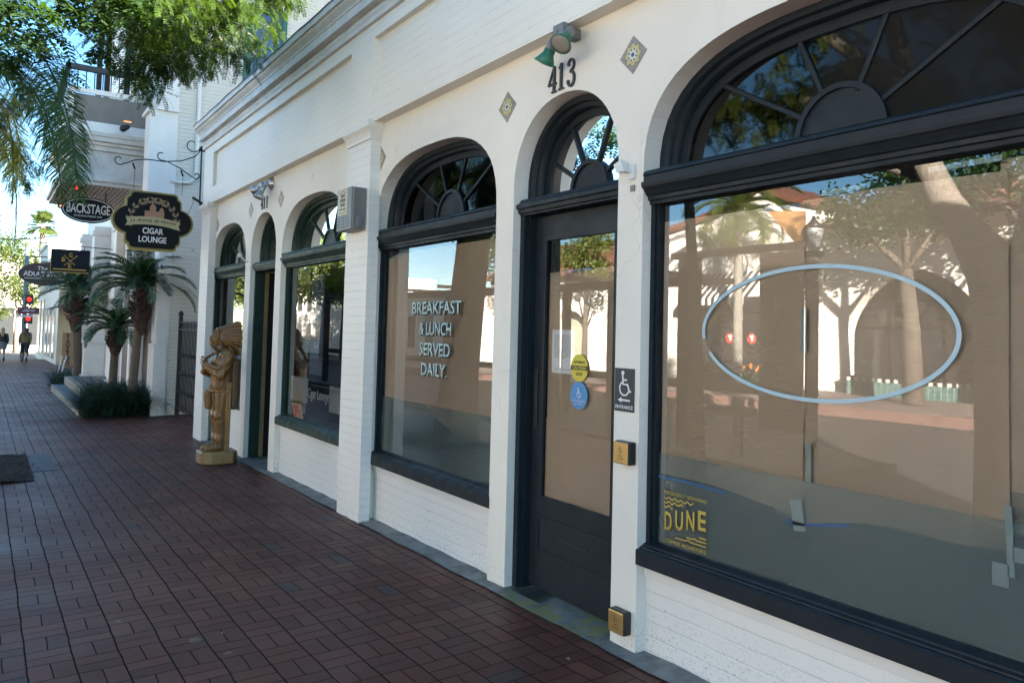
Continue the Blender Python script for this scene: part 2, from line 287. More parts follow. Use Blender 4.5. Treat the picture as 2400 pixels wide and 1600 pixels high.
# ---------------------------------------------------------------- geometry helpers
def gz(x, y):
    if y > -4.2: return -1.613 + 0.0103 * x + 0.015 * y
    return -1.613 + 0.0103 * x + 0.015 * -4.2
class B:
    def __init__(s): s.bm = bmesh.new()
    def box(s, x0, x1, y0, y1, z0, z1, bev=0.0):
        r = bmesh.ops.create_cube(s.bm, size=1)
        for v in r['verts']:
            v.co = Vector((x0 + (v.co.x + .5) * (x1 - x0), y0 + (v.co.y + .5) * (y1 - y0), z0 + (v.co.z + .5) * (z1 - z0)))
        if bev:
            es = list({e for v in r['verts'] for e in v.link_edges})
            bmesh.ops.bevel(s.bm, geom=es, offset=bev, segments=2, affect='EDGES', profile=0.5)
        return s
    def rbox(s, c, sx, sy, sz, M, bev=0.0):
        n0 = len(s.bm.verts); s.bm.verts.ensure_lookup_table()
        old = set(s.bm.verts)
        s.box(-sx / 2, sx / 2, -sy / 2, sy / 2, -sz / 2, sz / 2, bev)
        for v in s.bm.verts:
            if v not in old: v.co = M @ v.co + Vector(c)
        return s
    def poly(s, pts):
        vs = [s.bm.verts.new(p) for p in pts]; return s.bm.faces.new(vs)
    def prism(s, pts, fn, a, b_):
        "extrude a 2-D polygon between depths a and b; fn(u, v, depth) -> xyz"
        A = [s.bm.verts.new(fn(u, v, a)) for u, v in pts]; Bv = [s.bm.verts.new(fn(u, v, b_)) for u, v in pts]
        n = len(pts); fs = [s.bm.faces.new(A), s.bm.faces.new(Bv[::-1])]
        for i in range(n): fs.append(s.bm.faces.new((A[i], Bv[i], Bv[(i + 1) % n], A[(i + 1) % n])))
        bmesh.ops.recalc_face_normals(s.bm, faces=fs); return s
    def tube(s, pts, r, seg=8, closed=False, cap=True):
        pts = [Vector(p) for p in pts]; n = len(pts)
        rs = r if isinstance(r, (list, tuple)) else [r] * n
        rings = []; prevn = None
        for i, p in enumerate(pts):
            if closed: t = pts[(i + 1) % n] - pts[i - 1]
            else: t = pts[min(i + 1, n - 1)] - pts[max(i - 1, 0)]
            if t.length < 1e-9: t = Vector((0, 0, 1))
            t.normalize()
            if prevn is None:
                a = Vector((0, 0, 1)) if abs(t.z) < 0.9 else Vector((1, 0, 0)); nn = t.cross(a).normalized()
            else: nn = (prevn - t * prevn.dot(t)).normalized()
            prevn = nn; bb = t.cross(nn)
            rings.append([s.bm.verts.new(p + (nn * cos(2 * pi * k / seg) + bb * sin(2 * pi * k / seg)) * rs[i]) for k in range(seg)])
        m_ = n if closed else n - 1
        for i in range(m_):
            a, c = rings[i], rings[(i + 1) % n]
            for k in range(seg):
                f = s.bm.faces.new((a[k], a[(k + 1) % seg], c[(k + 1) % seg], c[k])); f.smooth = True
        if cap and not closed:
            s.bm.faces.new(rings[0][::-1]); s.bm.faces.new(rings[-1])
        return s
    def lathe(s, prof, c, axis=(0, 0, 1), seg=24):
        "prof: list of (radius, height) along axis from c"
        ax = Vector(axis).normalized(); a = Vector((1, 0, 0)) if abs(ax.x) < 0.9 else Vector((0, 1, 0))
        e1 = ax.cross(a).normalized(); e2 = ax.cross(e1); c = Vector(c); rings = []
        for r, h in prof:
            r = max(r, 1e-4)
            rings.append([s.bm.verts.new(c + ax * h + (e1 * cos(2 * pi * k / seg) + e2 * sin(2 * pi * k / seg)) * r) for k in range(seg)])
        fs = []
        for i in range(len(rings) - 1):
            for k in range(seg):
                f = s.bm.faces.new((rings[i][k], rings[i][(k + 1) % seg], rings[i + 1][(k + 1) % seg], rings[i + 1][k])); f.smooth = True; fs.append(f)
        fs.append(s.bm.faces.new(rings[0][::-1])); fs.append(s.bm.faces.new(rings[-1]))
        bmesh.ops.recalc_face_normals(s.bm, faces=fs)
        return s
    def ribbon(s, pts, wd, fn, a, b_, closed=False):
        "flat stroke of width wd along 2-D points, extruded from depth a to b"
        n = len(pts); m_ = n if closed else n - 1; Lf = []; Rt = []
        for i in range(n):
            p0 = pts[i - 1] if (i > 0 or closed) else pts[i]; p1 = pts[(i + 1) % n] if (i < n - 1 or closed) else pts[i]
            tx, ty = p1[0] - p0[0], p1[1] - p0[1]; l = sqrt(tx * tx + ty * ty) or 1
            nx, ny = -ty / l * wd / 2, tx / l * wd / 2
            Lf.append((pts[i][0] + nx, pts[i][1] + ny)); Rt.append((pts[i][0] - nx, pts[i][1] - ny))
        va = [[s.bm.verts.new(fn(u, v, d)) for (u, v) in Q] for Q in (Lf, Rt) for d in (a, b_)]
        LA, LB, RA, RB = va; fs = []
        for i in range(m_):
            j = (i + 1) % n
            fs += [s.bm.faces.new((LA[i], LA[j], RA[j], RA[i])), s.bm.faces.new((LB[j], LB[i], RB[i], RB[j])),
                   s.bm.faces.new((LA[i], LB[i], LB[j], LA[j])), s.bm.faces.new((RA[j], RB[j], RB[i], RA[i]))]
        if not closed:
            fs += [s.bm.faces.new((LA[0], RA[0], RB[0], LB[0])), s.bm.faces.new((LA[-1], LB[-1], RB[-1], RA[-1]))]
        bmesh.ops.recalc_face_normals(s.bm, faces=fs); return s
    def blob(s, c, rx, ry, rz, M=None, sub=2):
        r = bmesh.ops.create_icosphere(s.bm, subdivisions=sub, radius=1)
        for v in r['verts']:
            q = Vector((v.co.x * rx, v.co.y * ry, v.co.z * rz))
            v.co = (M @ q if M else q) + Vector(c)
        for f in {f for v in r['verts'] for f in v.link_faces}: f.smooth = True
        return s
    def cap(s, p0, p1, r0, r1, flat=(1, 1, 1)):
        "tapered capsule (convex hull of two balls)"
        t = bmesh.new()
        for p, r in ((p0, r0), (p1, r1)):
            q = bmesh.ops.create_icosphere(t, subdivisions=2, radius=r)
            for v in q['verts']: v.co = Vector((v.co.x * flat[0], v.co.y * flat[1], v.co.z * flat[2])) + Vector(p)
        h = bmesh.ops.convex_hull(t, input=list(t.verts))
        bmesh.ops.delete(t, geom=[v for v in t.verts if not v.link_faces] + [g for g in h['geom_interior'] if isinstance(g, bmesh.types.BMVert)], context='VERTS')
        me = bpy.data.meshes.new('tmp'); t.to_mesh(me); t.free(); s.bm.from_mesh(me); bpy.data.meshes.remove(me)
        return s
ORG = {}
def fin(name, b, mat, parent=None, origin=None, smooth=None):
    me = bpy.data.meshes.new(name)
    if parent is not None: org = ORG[parent.name]
    else: org = Vector(origin) if origin is not None else Vector((0, 0, 0))
    bmesh.ops.translate(b.bm, verts=b.bm.verts, vec=-org)
    b.bm.to_mesh(me); b.bm.free()
    if smooth:
        for p in me.polygons: p.use_smooth = True
    me.materials.append(mat)
    o = bpy.data.objects.new(name, me); COL.objects.link(o)
    if parent is not None: o.parent = parent
    else: o.location = org
    ORG[o.name] = org
    return o
def tag(o, label=None, cat=None, group=None, kind=None):
    if label: o['label'] = label
    if cat: o['category'] = cat
    if group: o['group'] = group
    if kind: o['kind'] = kind
    return o
def thing(name, loc, label, cat, group=None):
    o = bpy.data.objects.new(name, None); COL.objects.link(o); o.location = loc; o.empty_display_size = 0.1
    ORG[o.name] = Vector(loc); return tag(o, label, cat, group)
def copy_tree(o, loc, rz=0, sc=None, label=None, parent=None):
    c = o.copy(); COL.objects.link(c); c.parent = parent
    if parent is None:
        c.location = loc; c.rotation_euler = (0, 0, rz)
        if sc: c.scale = (sc,) * 3
        if label: c['label'] = label
    for ch in list(o.children): copy_tree(ch, None, parent=c)
    return c
def text(name, s, mat, h, fn, ext=0.002, parent=None, w_=None, bold=0.0, origin=None, u0=0, v0=0, align='CENTER', shear=0.0, spacing=1.0, arc=None):
    "lettering as a mesh: cap height h, optional total width w_; fn(u, v, depth) maps to the world, centred on (u0, v0)"
    cu = bpy.data.curves.new(name, 'FONT'); cu.body = s; cu.size = 1.0; cu.offset = bold; cu.extrude = 0.0; cu.shear = shear
    cu.space_character = spacing; cu.resolution_u = 3
    ob = bpy.data.objects.new(name, cu); me = bpy.data.meshes.new_from_object(ob); bpy.data.objects.remove(ob)
    xs = [v.co.x for v in me.vertices]; ys = [v.co.y for v in me.vertices]
    x0, x1, y0, y1 = min(xs), max(xs), min(ys), max(ys)
    k = h / 0.69; kx = (w_ / (x1 - x0)) if w_ else k
    bm = bmesh.new(); bm.from_mesh(me); bpy.data.meshes.remove(me)
    off = -(x0 + x1) / 2 if align == 'CENTER' else -x0
    flat = [((v.co.x + off) * kx, v.co.y * k - h / 2) for v in bm.verts]
    if arc: flat = [(u, v + arc * u * u) for u, v in flat]
    r = bmesh.ops.extrude_face_region(bm, geom=list(bm.faces)) if ext else None
    nv = len(flat); bm.verts.ensure_lookup_table()
    if ext:
        new = [g for g in r['geom'] if isinstance(g, bmesh.types.BMVert)]
        # map each extruded vertex on its source position
        for v in new: v.co.z = 1.0
    for v in bm.verts:
        u = (v.co.x + off) * kx; q = v.co.y * k - h / 2
        if arc: q += arc * u * u
        v.co = Vector(fn(u0 + u, v0 + q, -ext if v.co.z > 0.5 else 0.0))
    bmesh.ops.recalc_face_normals(bm, faces=bm.faces)
    b = B(); b.bm.free(); b.bm = bm
    return fin(name, b, mat, parent, origin)
def FX(y): return lambda u, v, d: (u, y + d, v)          # plane facing the street (-Y); depth grows into the wall
def SX(x): return lambda u, v, d: (x - d, u, v)          # plane facing +X; u runs along +Y
def circ(r, n=32, c=(0, 0), a0=0, a1=2 * pi, ry=None):
    ry = ry or r; full = abs(a1 - a0 - 2 * pi) < 1e-6
    return [(c[0] + r * cos(a0 + (a1 - a0) * i / (n if full else n - 1)), c[1] + ry * sin(a0 + (a1 - a0) * i / (n if full else n - 1))) for i in range(n)]
# ================================================================ the white arcaded shop building
shop = thing('shop_building', (-6.5, 0.15, -1.70), 'white painted brick and stucco shop building with arched openings and moulded cornice', 'building')
BAND = 1.81; TOPZ = 3.10
def arch_z(x, c, hw, spring, rise, n):
    u = min(1.0, abs(x - c) / hw); return spring + rise * (1 - u ** n) ** (1.0 / n)
OPEN = {  # centre, half width, spring, rise, exponent
    'big': (-2.0, 1.01, 0.82, 0.66, 2.7), 'door413': (-3.717, 0.512, 0.93, 0.525, 2.15),
    'breakfast': (-5.43, 0.995, 0.80, 0.66, 2.7), 'cigar': (-8.057, 0.993, 0.78, 0.635, 2.6),
    'door411': (-9.788, 0.523, 0.89, 0.52, 2.15), 'left411': (-11.478, 0.925, 0.80, 0.63, 2.6)}
def arch_xs(o, n=28):
    c, hw = o[0], o[1]; return [c - hw * cos(pi * i / n) for i in range(n + 1)]
def jam(x): return 0.0035 * sin(x * 9.1) + 0.002 * sin(x * 31.0)
DEP = 0.36
b = B()
xs0, xs1 = -12.72, 3.2
ops = sorted(OPEN.values(), key=lambda o: o[0])
cur = xs0
for o in ops + [None]:
    xe = (o[0] - o[1]) if o else xs1
    gb = -1.9
    for (y, s_) in ((0.0, 1), (DEP, -1)):
        p = [(cur, y, gb), (xe, y, gb), (xe, y, BAND), (cur, y, BAND)]
        b.poly(p if s_ == 1 else p[::-1])
    if o is None: b.poly([(xe, 0, gb), (xe, DEP, gb), (xe, DEP, BAND), (xe, 0, BAND)])
    if cur == xs0: b.poly([(cur, DEP, gb), (cur, 0, gb), (cur, 0, BAND), (cur, DEP, BAND)])
    if o is None: break
    xs = arch_xs(o); zs = [arch_z(x, *o) for x in xs]
    for i in range(len(xs) - 1):
        a0, a1, z0, z1 = xs[i], xs[i + 1], zs[i], zs[i + 1]
        b.poly([(a0, 0, z0), (a1, 0, z1), (a1, 0, BAND), (a0, 0, BAND)])
        b.poly([(a1, DEP, z1), (a0, DEP, z0), (a0, DEP, BAND), (a1, DEP, BAND)])
        f = b.poly([(a0, 0, z0), (a0, DEP, z0), (a1, DEP, z1), (a1, 0, z1)]); f.smooth = True
    # jambs
    b.poly([(xe, 0, gb), (xe, DEP, gb), (xe, DEP, zs[0]), (xe, 0, zs[0])])
    xr = o[0] + o[1]
    b.poly([(xr, DEP, gb), (xr, 0, gb), (xr, 0, zs[-1]), (xr, DEP, zs[-1])])
    cur = xr
bmesh.ops.recalc_face_normals(b.bm, faces=b.bm.faces)
fin('stucco_wall', b, STUC, shop)
# end wall facing the alley and roof deck
b = B(); b.box(-12.72, -12.42, DEP + 0.002, 9, -2.0, 3.0); b.box(2.9, 3.2, DEP + 0.002, 9, -2.0, 3.0); b.box(-12.41, 2.89, 8.8, 9, -2.0, 3.0); fin('end_wall', b, BRS, shop)
b = B(); b.box(-12.7, 3.2, -0.16, 6, 3.112, 3.16); fin('roof', b, plain('grey_roofing', (0.3, 0.3, 0.29), 0.9), shop)
b = B(); b.box(-13.0, -7.2, 6.0, 9.5, 3.17, 9.3); fin('unseen_shade_block', b, STUC, shop)  # unseen block added to keep the sun off the theatre side wall
# aprons under the windows
for nm, (x0, x1, zt) in {'a': (-3.009, -0.991, -1.19), 'b': (-6.424, -4.436, -1.19), 'c': (-9.049, -7.065, -1.14), 'd': (-12.402, -10.554, -1.14)}.items():
    b = B(); b.box(x0, x1, 0.065, 0.33, -1.95, zt - 0.065)
    fin('apron', b, BRW, shop)
    b = B(); b.box(x0, x1, 0.048, 0.33, zt - 0.064, zt - 0.002, 0.003); fin('apron_ledge', b, TRIM, shop)
# upper brick band with sunk panels
YB = -0.10
b = B()
panels = [(-12.15, -6.86), (-6.34, 2.4)]
zp0, zp1, zt = 2.05, 2.57, 2.70
xl, xr = -12.72, 3.2
b.box(xl, xr, YB, 0.3, BAND, zp0)
b.box(xl, xr, YB, 0.3, zp1, zt + 0.3)
segs = [xl] + [v for p in panels for v in p] + [xr]
for i in range(0, len(segs), 2): b.box(segs[i], segs[i + 1], YB, 0.3, zp0, zp1)
for p in panels: b.box(p[0], p[1], YB + 0.05, 0.3, zp0, zp1)
fin('brick_band', b, BRU, shop)
# cornice, swept along the front and returned on the left end
prof = [(0.0, 2.70), (0.03, 2.705), (0.034, 2.74), (0.018, 2.755), (0.03, 2.775), (0.028, 2.80), (0.012, 2.835),
        (0.078, 2.842), (0.078, 2.925), (0.086, 2.93), (0.090, 2.95), (0.118, 2.985), (0.128, 3.0), (0.128, 3.018), (0.152, 3.022), (0.152, 3.107), (0.0, 3.111)]
b = B()
def sweep(x0, x1):
    A = [b.bm.verts.new((x0 - (p if x0 < -12 else 0), YB - p, z)) for p, z in prof]
    Q = [b.bm.verts.new((x1, YB - p, z)) for p, z in prof]
    for i in range(len(prof) - 1): b.bm.faces.new((A[i], Q[i], Q[i + 1], A[i + 1]))
    b.bm.faces.new(Q)
    R = [b.bm.verts.new((x0 - p, 3.0, z)) for p, z in prof]
    for i in range(len(prof) - 1): b.bm.faces.new((R[i], A[i], A[i + 1], R[i + 1]))
sweep(-12.72, 3.2)
bmesh.ops.recalc_face_normals(b.bm, faces=b.bm.faces)
fin('cornice', b, TRIMC, shop)
# cable tacked along the cornice edge
b = B(); pts = [(-12.88 + i * 0.25, -0.262, 3.088 + 0.006 * sin(i * 1.7) - 0.004 * sin(i * .6)) for i in range(64)]
b.tube(pts, 0.0055, 5); tag(fin('cable', b, BLACKM, None, (-12.88, -0.262, 3.09)), 'thin black cable running along the top edge of the cornice', 'cable')
# pilasters with capitals
for (x0, x1, zb, nm) in ((-12.72, -12.21, -1.9, 'l'), (-6.845, -6.345, -1.9, 'r')):
    b = B(); b.box(x0, x1, YB, 0.0 - 0.0005, zb, 1.675); pil = fin('pilaster', b, BRW, shop)
    b = B(); b.box(x0 - 0.012, x1 + 0.012, YB - 0.014, 0, 1.662, 1.684)
    cap_prof = [(0.014, 1.684), (0.018, 1.70), (0.032, 1.735), (0.045, 1.755), (0.05, 1.765)]
    prev = None
    for p, z in cap_prof:
        ring = [b.bm.verts.new(v) for v in ((x0 - p, 0.0, z), (x0 - p, YB - p, z), (x1 + p, YB - p, z), (x1 + p, 0.0, z))]
        if prev:
            for i in range(3): b.bm.faces.new((prev[i], prev[i + 1], ring[i + 1], ring[i]))
        prev = ring
    b.box(x0 - 0.052, x1 + 0.052, YB - 0.052, 0, 1.766, 1.822)
    bmesh.ops.recalc_face_normals(b.bm, faces=b.bm.faces)
    fin('capital', b, TRIM, pil)

# ---------------------------------------------------------------- windows
def arch_strip(b, o, inset0, inset1, y0, y1, zlo, seg=28):
    "arched frame between the outline inset by inset0 and by inset1, closed at height zlo"
    c, hw, sp, rise, n = o
    def outline(ins):
        P = [(c - hw + ins, zlo)]
        P += [(c - (hw - ins) * cos(pi * i / seg), arch_z(c - (hw - ins) * cos(pi * i / seg), c, hw - ins, sp, rise - ins, n)) for i in range(seg + 1)]
        P.append((c + hw - ins, zlo)); return P
    Oq, I = outline(inset0), outline(inset1)
    for i in range(len(Oq) - 1):
        q = [(Oq[i], Oq[i + 1], I[i + 1], I[i])]
        for (p0, p1, p2, p3) in q:
            V = [[b.bm.verts.new((p[0], y, p[1])) for p in (p0, p1, p2, p3)] for y in (y0, y1)]
            b.bm.faces.new(V[0]); b.bm.faces.new(V[1][::-1])
            f = b.bm.faces.new((V[0][2], V[0][3], V[1][3], V[1][2])); f.smooth = True
            f = b.bm.faces.new((V[0][0], V[0][1], V[1][1], V[1][0])); f.smooth = True
    bmesh.ops.recalc_face_normals(b.bm, faces=b.bm.faces)
def arch_pane(b, o, inset, y, zlo, seg=28):
    c, hw, sp, rise, n = o
    P = [(c - hw + inset, y, zlo)] + [(c - (hw - inset) * cos(pi * i / seg), y, arch_z(c - (hw - inset) * cos(pi * i / seg), c, hw - inset, sp, rise - inset, n)) for i in range(seg + 1)] + [(c + hw - inset, y, zlo)]
    b.poly(P)
def moulding(b, x0, x1, prof):
    "prof: (y, z) closed outline extruded along x"
    b.prism([(p[0], p[1]) for p in prof], lambda u, v, d: (d, u, v), x0, x1)
def fanlight(parent, o, mat, gl, y, zt, hubr, board=None, spokes=(30, 66, 114, 150)):
    c, hw, sp, rise, n = o
    b = B(); arch_strip(b, o, -0.002, 0.035, 0.115, y + 0.05, zt - 0.02); arch_strip(b, o, 0.035, 0.062, 0.15, y + 0.05, zt - 0.02); arch_strip(b, o, 0.062, 0.11, y - 0.022, y + 0.04, zt - 0.02)
    b.box(c - hw + 0.05, c + hw - 0.05, y - 0.02, y + 0.04, zt - 0.01, zt + 0.035)
    ff = fin('fanlight_frame', b, mat, parent)
    zc = zt + 0.03
    for a in spokes:
        t = radians(a); e = hubr
        while True:
            px, pz = c + e * cos(t), zc + e * sin(t)
            if abs(px - c) > hw - 0.09 or pz > arch_z(px, c, hw - 0.07, sp, rise - 0.07, n): break
            e += 0.01
        d = Vector((cos(t), 0, sin(t))); m = Vector((c, y, zc)) + d * (hubr - 0.01 + e) / 2; ln = e - hubr + 0.03
        M = Matrix.Rotation(-t, 3, 'Y')
        b = B(); b.rbox(m, ln, 0.036, 0.026, M, 0.006); fin('spoke', b, mat, parent)
    b = B(); b.prism([(c + hubr * cos(a), zc + hubr * 1.02 * sin(a)) for a in [pi * i / 20 for i in range(21)]], FX(0), y - 0.014, y + 0.02)
    b.ribbon([(c + hubr * cos(a), zc + hubr * 1.02 * sin(a)) for a in [pi * i / 24 for i in range(25)]], 0.026, FX(0), y - 0.03, y + 0.02)
    fin('sunburst_hub', b, mat, parent)
    b = B(); arch_pane(b, o, 0.06, y - (0.004 if board else 0), zt); fin('fanlight_glass', b, gl, parent)
    if board:
        b = B(); arch_pane(b, o, 0.05, y + 0.035, zt); fin('backing_board', b, board, parent)
def shop_window(o, mat, gl, z_tr0, z_tr1, z_sill, label, board, hubr=0.21, yg=0.10):
    c, hw, sp, rise, n = o; x0, x1 = c - hw, c + hw
    b = B()
    for s_ in (0, 1):
        a, e = (x0, x0 + 0.028) if s_ == 0 else (x1 - 0.028, x1)
        b.box(a, e, 0.062, 0.20, z_sill + 0.02, z_tr0 + 0.01)
        a2, e2 = (x0 + 0.028, x0 + 0.046) if s_ == 0 else (x1 - 0.046, x1 - 0.028)
        b.box(a2, e2, 0.078, 0.19, z_sill + 0.02, z_tr0 + 0.01)
    b.box(x0 + 0.046, x1 - 0.046, 0.082, 0.19, z_sill + 0.085, z_sill + 0.11)
    wn = fin('window', b, mat, shop); wn['label'] = label
    # transom: stepped mouldings
    b = B()
    pr = [(0.25, z_tr0), (0.05, z_tr0), (0.05, z_tr0 + .018), (0.036, z_tr0 + .022), (0.034, z_tr0 + .040), (0.022, z_tr0 + .046), (0.012, z_tr0 + .062),
          (0.0, z_tr0 + .078), (-0.012, z_tr0 + .084), (-0.016, z_tr0 + .10), (-0.016, z_tr0 + .112), (0.004, z_tr0 + .116), (0.004, z_tr0 + .145), (-0.004, z_tr0 + .15), (0.0, z_tr0 + .165), (0.02, z_tr1), (0.25, z_tr1 + .01)]
    moulding(b, x0 + 0.001, x1 - 0.001, pr)
    for sx in (x0 - 0.02, x1 - 0.0): pass
    fin('transom', b, mat, wn)
    b = B()
    pr = [(-0.004, z_sill), (-0.004, z_sill + .075), (0.004, z_sill + .082), (0.018, z_sill + .084), (0.020, z_sill + .090), (0.040, z_sill + .094), (0.043, z_sill + .101), (0.085, z_sill + .112), (0.30, z_sill + .112), (0.30, z_sill)]
    moulding(b, x0 - 0.006, x1 + 0.006, pr); fin('sill', b, mat, wn)
    b = B(); b.poly([(x0 + 0.04, yg, z_sill + .09), (x1 - 0.04, yg, z_sill + .09), (x1 - 0.04, yg, z_tr0 + .01), (x0 + 0.04, yg, z_tr0 + .01)])
    fin('glass_pane', b, gl, wn)
    fanlight(wn, o, mat, MESHG if board else gl, 0.225, z_tr1, hubr, board)
    return wn
w_big = shop_window(OPEN['big'], NAVY, GLASS, 0.69, 0.868, -1.186, 'largest shop window with charcoal frame', SCREEN)
w_bf = shop_window(OPEN['breakfast'], NAVY, GLASS, 0.69, 0.868, -1.184, 'charcoal framed window with lettering', SCREEN)
w_cg = shop_window(OPEN['cigar'], GREEN, GLASSC, 0.675, 0.822, -1.133, 'green framed window beside the open door', None, 0.19)
w_l = shop_window(OPEN['left411'], GREEN, GLASSC, 0.675, 0.812, -1.13, 'green framed window behind the statue', None, 0.19)

# ---- door 413
o = OPEN['door413']; x0, x1 = o[0] - o[1], o[0] + o[1]
b = B(); b.box(x0, x0 + 0.045, 0.06, 0.30, -1.645, 0.78); b.box(x1 - 0.045, x1, 0.06, 0.30, -1.645, 0.78)
b.box(x0 + 0.045, x0 + 0.058, 0.10, 0.30, -1.645, 0.78); b.box(x1 - 0.058, x1 - 0.045, 0.10, 0.30, -1.645, 0.78)
doorway = fin('doorway', b, NAVY, shop); doorway['label'] = 'charcoal arched doorway under the number 413'
b = B(); z = 0.76
moulding(b, x0 + 0.001, x1 - 0.001, [(0.25, z), (0.055, z), (0.055, z + .012), (0.04, z + .016), (0.036, z + .04), (0.02, z + .045), (0.02, z + .07), (0.045, z + .085), (0.06, z + .108), (0.25, z + .11)])
fin('transom', b, NAVY, doorway)
def frame_with_hole(b, X0, X1, Z0, Z1, hx0, hx1, hz0, hz1, y0, y1):
    b.box(X0, hx0, y0, y1, Z0, Z1); b.box(hx1, X1, y0, y1, Z0, Z1); b.box(hx0, hx1, y0, y1, Z0, hz0); b.box(hx0, hx1, y0, y1, hz1, Z1)
fanlight(doorway, o, NAVY, GLASS, 0.235, 0.868, 0.165, None)
b = B(); X0, X1 = x0 + 0.06, x1 - 0.06
frame_with_hole(b, X0, X1, -1.625, 0.755, X0 + 0.115, X1 - 0.115, -1.05, 0.60, 0.15, 0.19)
# glazing bead and lower raised panel
gx0, gx1 = X0 + 0.115, X1 - 0.115
frame_with_hole(b, gx0 - 0.014, gx1 + 0.014, -1.064, 0.614, gx0 + 0.008, gx1 - 0.008, -1.042, 0.592, 0.142, 0.16)
frame_with_hole(b, gx0 - 0.03, gx1 + 0.03, -1.40, -1.17, gx0 - 0.012, gx1 + 0.012, -1.382, -1.188, 0.143, 0.155)
dl = fin('door', b, NAVY, doorway); dl['label'] = 'charcoal glazed door with lower panel'
b = B(); b.poly([(gx0, 0.165, -1.05), (gx1, 0.165, -1.05), (gx1, 0.165, 0.60), (gx0, 0.165, 0.60)]); fin('door_glass', b, GLASS, doorway)
b = B(); b.box(X0 + 0.025, X0 + 0.062, 0.138, 0.151, -0.62, -0.24, 0.003); b.box(X0 + 0.036, X0 + 0.051, 0.134, 0.14, -0.60, -0.26, 0.002); fin('lock_plate', b, BLACKM, doorway)
b = B(); b.box((gx0 + gx1) / 2 - 0.14, (gx0 + gx1) / 2 + 0.14, 0.1455, 0.151, -1.285, -1.272); fin('mail_slot', b, BLACKM, doorway)
b = B(); b.box(x0, x1, 0.0, 0.30, -1.72, -1.648)
for i in range(9): b.box(x0 + 0.03, x1 - 0.03, 0.02 + i * 0.017, 0.029 + i * 0.017, -1.648, -1.642)
fin('threshold', b, plain('black_ribbed_threshold', (0.02, 0.02, 0.022), 0.4, 0.2, 8, 0), doorway)

# ---- door 411, standing open
o = OPEN['door411']; x0, x1 = o[0] - o[1], o[0] + o[1]
b = B(); b.box(x0, x0 + 0.05, 0.06, 0.18, -1.76, 0.78); b.box(x1 - 0.05, x1, 0.06, 0.26, -1.76, 0.78)
b.box(x0 + 0.05, x0 + 0.062, 0.10, 0.17, -1.76, 0.78)
dw2 = fin('doorway', b, GREEN, shop); dw2['label'] = 'green arched doorway under the number 411'
b = B(); z = 0.70
moulding(b, x0 + 0.001, x1 - 0.001, [(0.25, z), (0.055, z), (0.055, z + .014), (0.038, z + .02), (0.034, z + .045), (0.02, z + .05), (0.02, z + .075), (0.06, z + .11), (0.25, z + .112)])
fin('transom', b, GREEN, dw2)
fanlight(dw2, o, GREEN, GLASSC, 0.235, 0.81, 0.15, None, spokes=(38, 90, 142))
b = B(); b.box(x0 - 0.86, x0 + 0.02, 0.40, 0.44, -1.70, 0.68); d2 = fin('open_door', b, GREEN, dw2)
b = B(); b.box(x0 + 0.0005, x0 + 0.03, 0.236, 0.38, -1.70, 0.69); fin('doorway_shade_strip', b, plain('dark_doorway_shade', (0.012, 0.009, 0.008), 0.8, 0.2, 4, 0), dw2)  # added dark strip: paints the doorway's inner shade over the pale jamb
b = B(); b.box(x0 + 0.001, x0 + 0.052, 0.181, 0.235, -1.70, 0.69); fin('door_edge', b, plain('ochre_door_edge', (0.32, 0.22, 0.10), 0.6, 0.3, 10), dw2)
b = B(); b.box(x0, x1, 0.0, 1.5, -1.85, -1.705); fin('threshold', b, plain('grey_threshold', (0.24, 0.235, 0.215), 0.8, 0.3, 12, 0.3), dw2)

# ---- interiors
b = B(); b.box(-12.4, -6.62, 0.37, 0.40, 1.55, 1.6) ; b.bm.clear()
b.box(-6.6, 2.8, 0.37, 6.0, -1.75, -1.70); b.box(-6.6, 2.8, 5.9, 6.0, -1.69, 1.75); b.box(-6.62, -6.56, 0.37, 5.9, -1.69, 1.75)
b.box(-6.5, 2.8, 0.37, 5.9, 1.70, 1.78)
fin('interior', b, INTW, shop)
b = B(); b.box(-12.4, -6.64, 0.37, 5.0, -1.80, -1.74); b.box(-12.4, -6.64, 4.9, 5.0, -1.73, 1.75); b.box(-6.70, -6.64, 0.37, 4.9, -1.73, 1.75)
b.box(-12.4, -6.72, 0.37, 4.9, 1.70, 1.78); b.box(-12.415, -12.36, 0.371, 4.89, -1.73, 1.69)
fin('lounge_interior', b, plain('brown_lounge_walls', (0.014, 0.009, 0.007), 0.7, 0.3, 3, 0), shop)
# ================================================================ things inside and on the shop windows
PAPER = newmat('brown_kraft_paper'); n_, pb = PAPER[1], PAPER[2]; PAPER = PAPER[0]
L(n_, mixc(n_, ramp(n_, noise(n_, 1.1, 5), 0.3, 0.7), (0.46, 0.39, 0.32), (0.54, 0.46, 0.38)), pb.inputs['Base Color']); pb.inputs['Roughness'].default_value = 0.85
mpp = n_.nodes.new('ShaderNodeMapping'); mpp.inputs['Scale'].default_value = (1.2, 1, 5.0); L(n_, pos(n_), mpp.inputs[0])
hh_ = bump(n_, pb, noise(n_, 3.0, 6, 0.6), 0.6, 0.03); bump(n_, pb, noise(n_, 2.2, 7, 0.75, mpp.outputs[0]), 0.55, 0.02, hh_)
FILM = veil('greenish_frosted_film', (0.31, 0.43, 0.48), 0.46)
HAZEF = veil('dusty_window_film', (0.20, 0.29, 0.35), 0.38)
TAPE = plain('pale_blue_masking_tape', (0.33, 0.45, 0.50), 0.7, 0.1, 10, 0.2)
TAPEB = plain('blue_masking_tape', (0.09, 0.24, 0.55), 0.7, 0.15, 10, 0.2)
PALEB = plain('pale_blue_vinyl', (0.42, 0.56, 0.61), 0.55, 0.05, 5, 0)
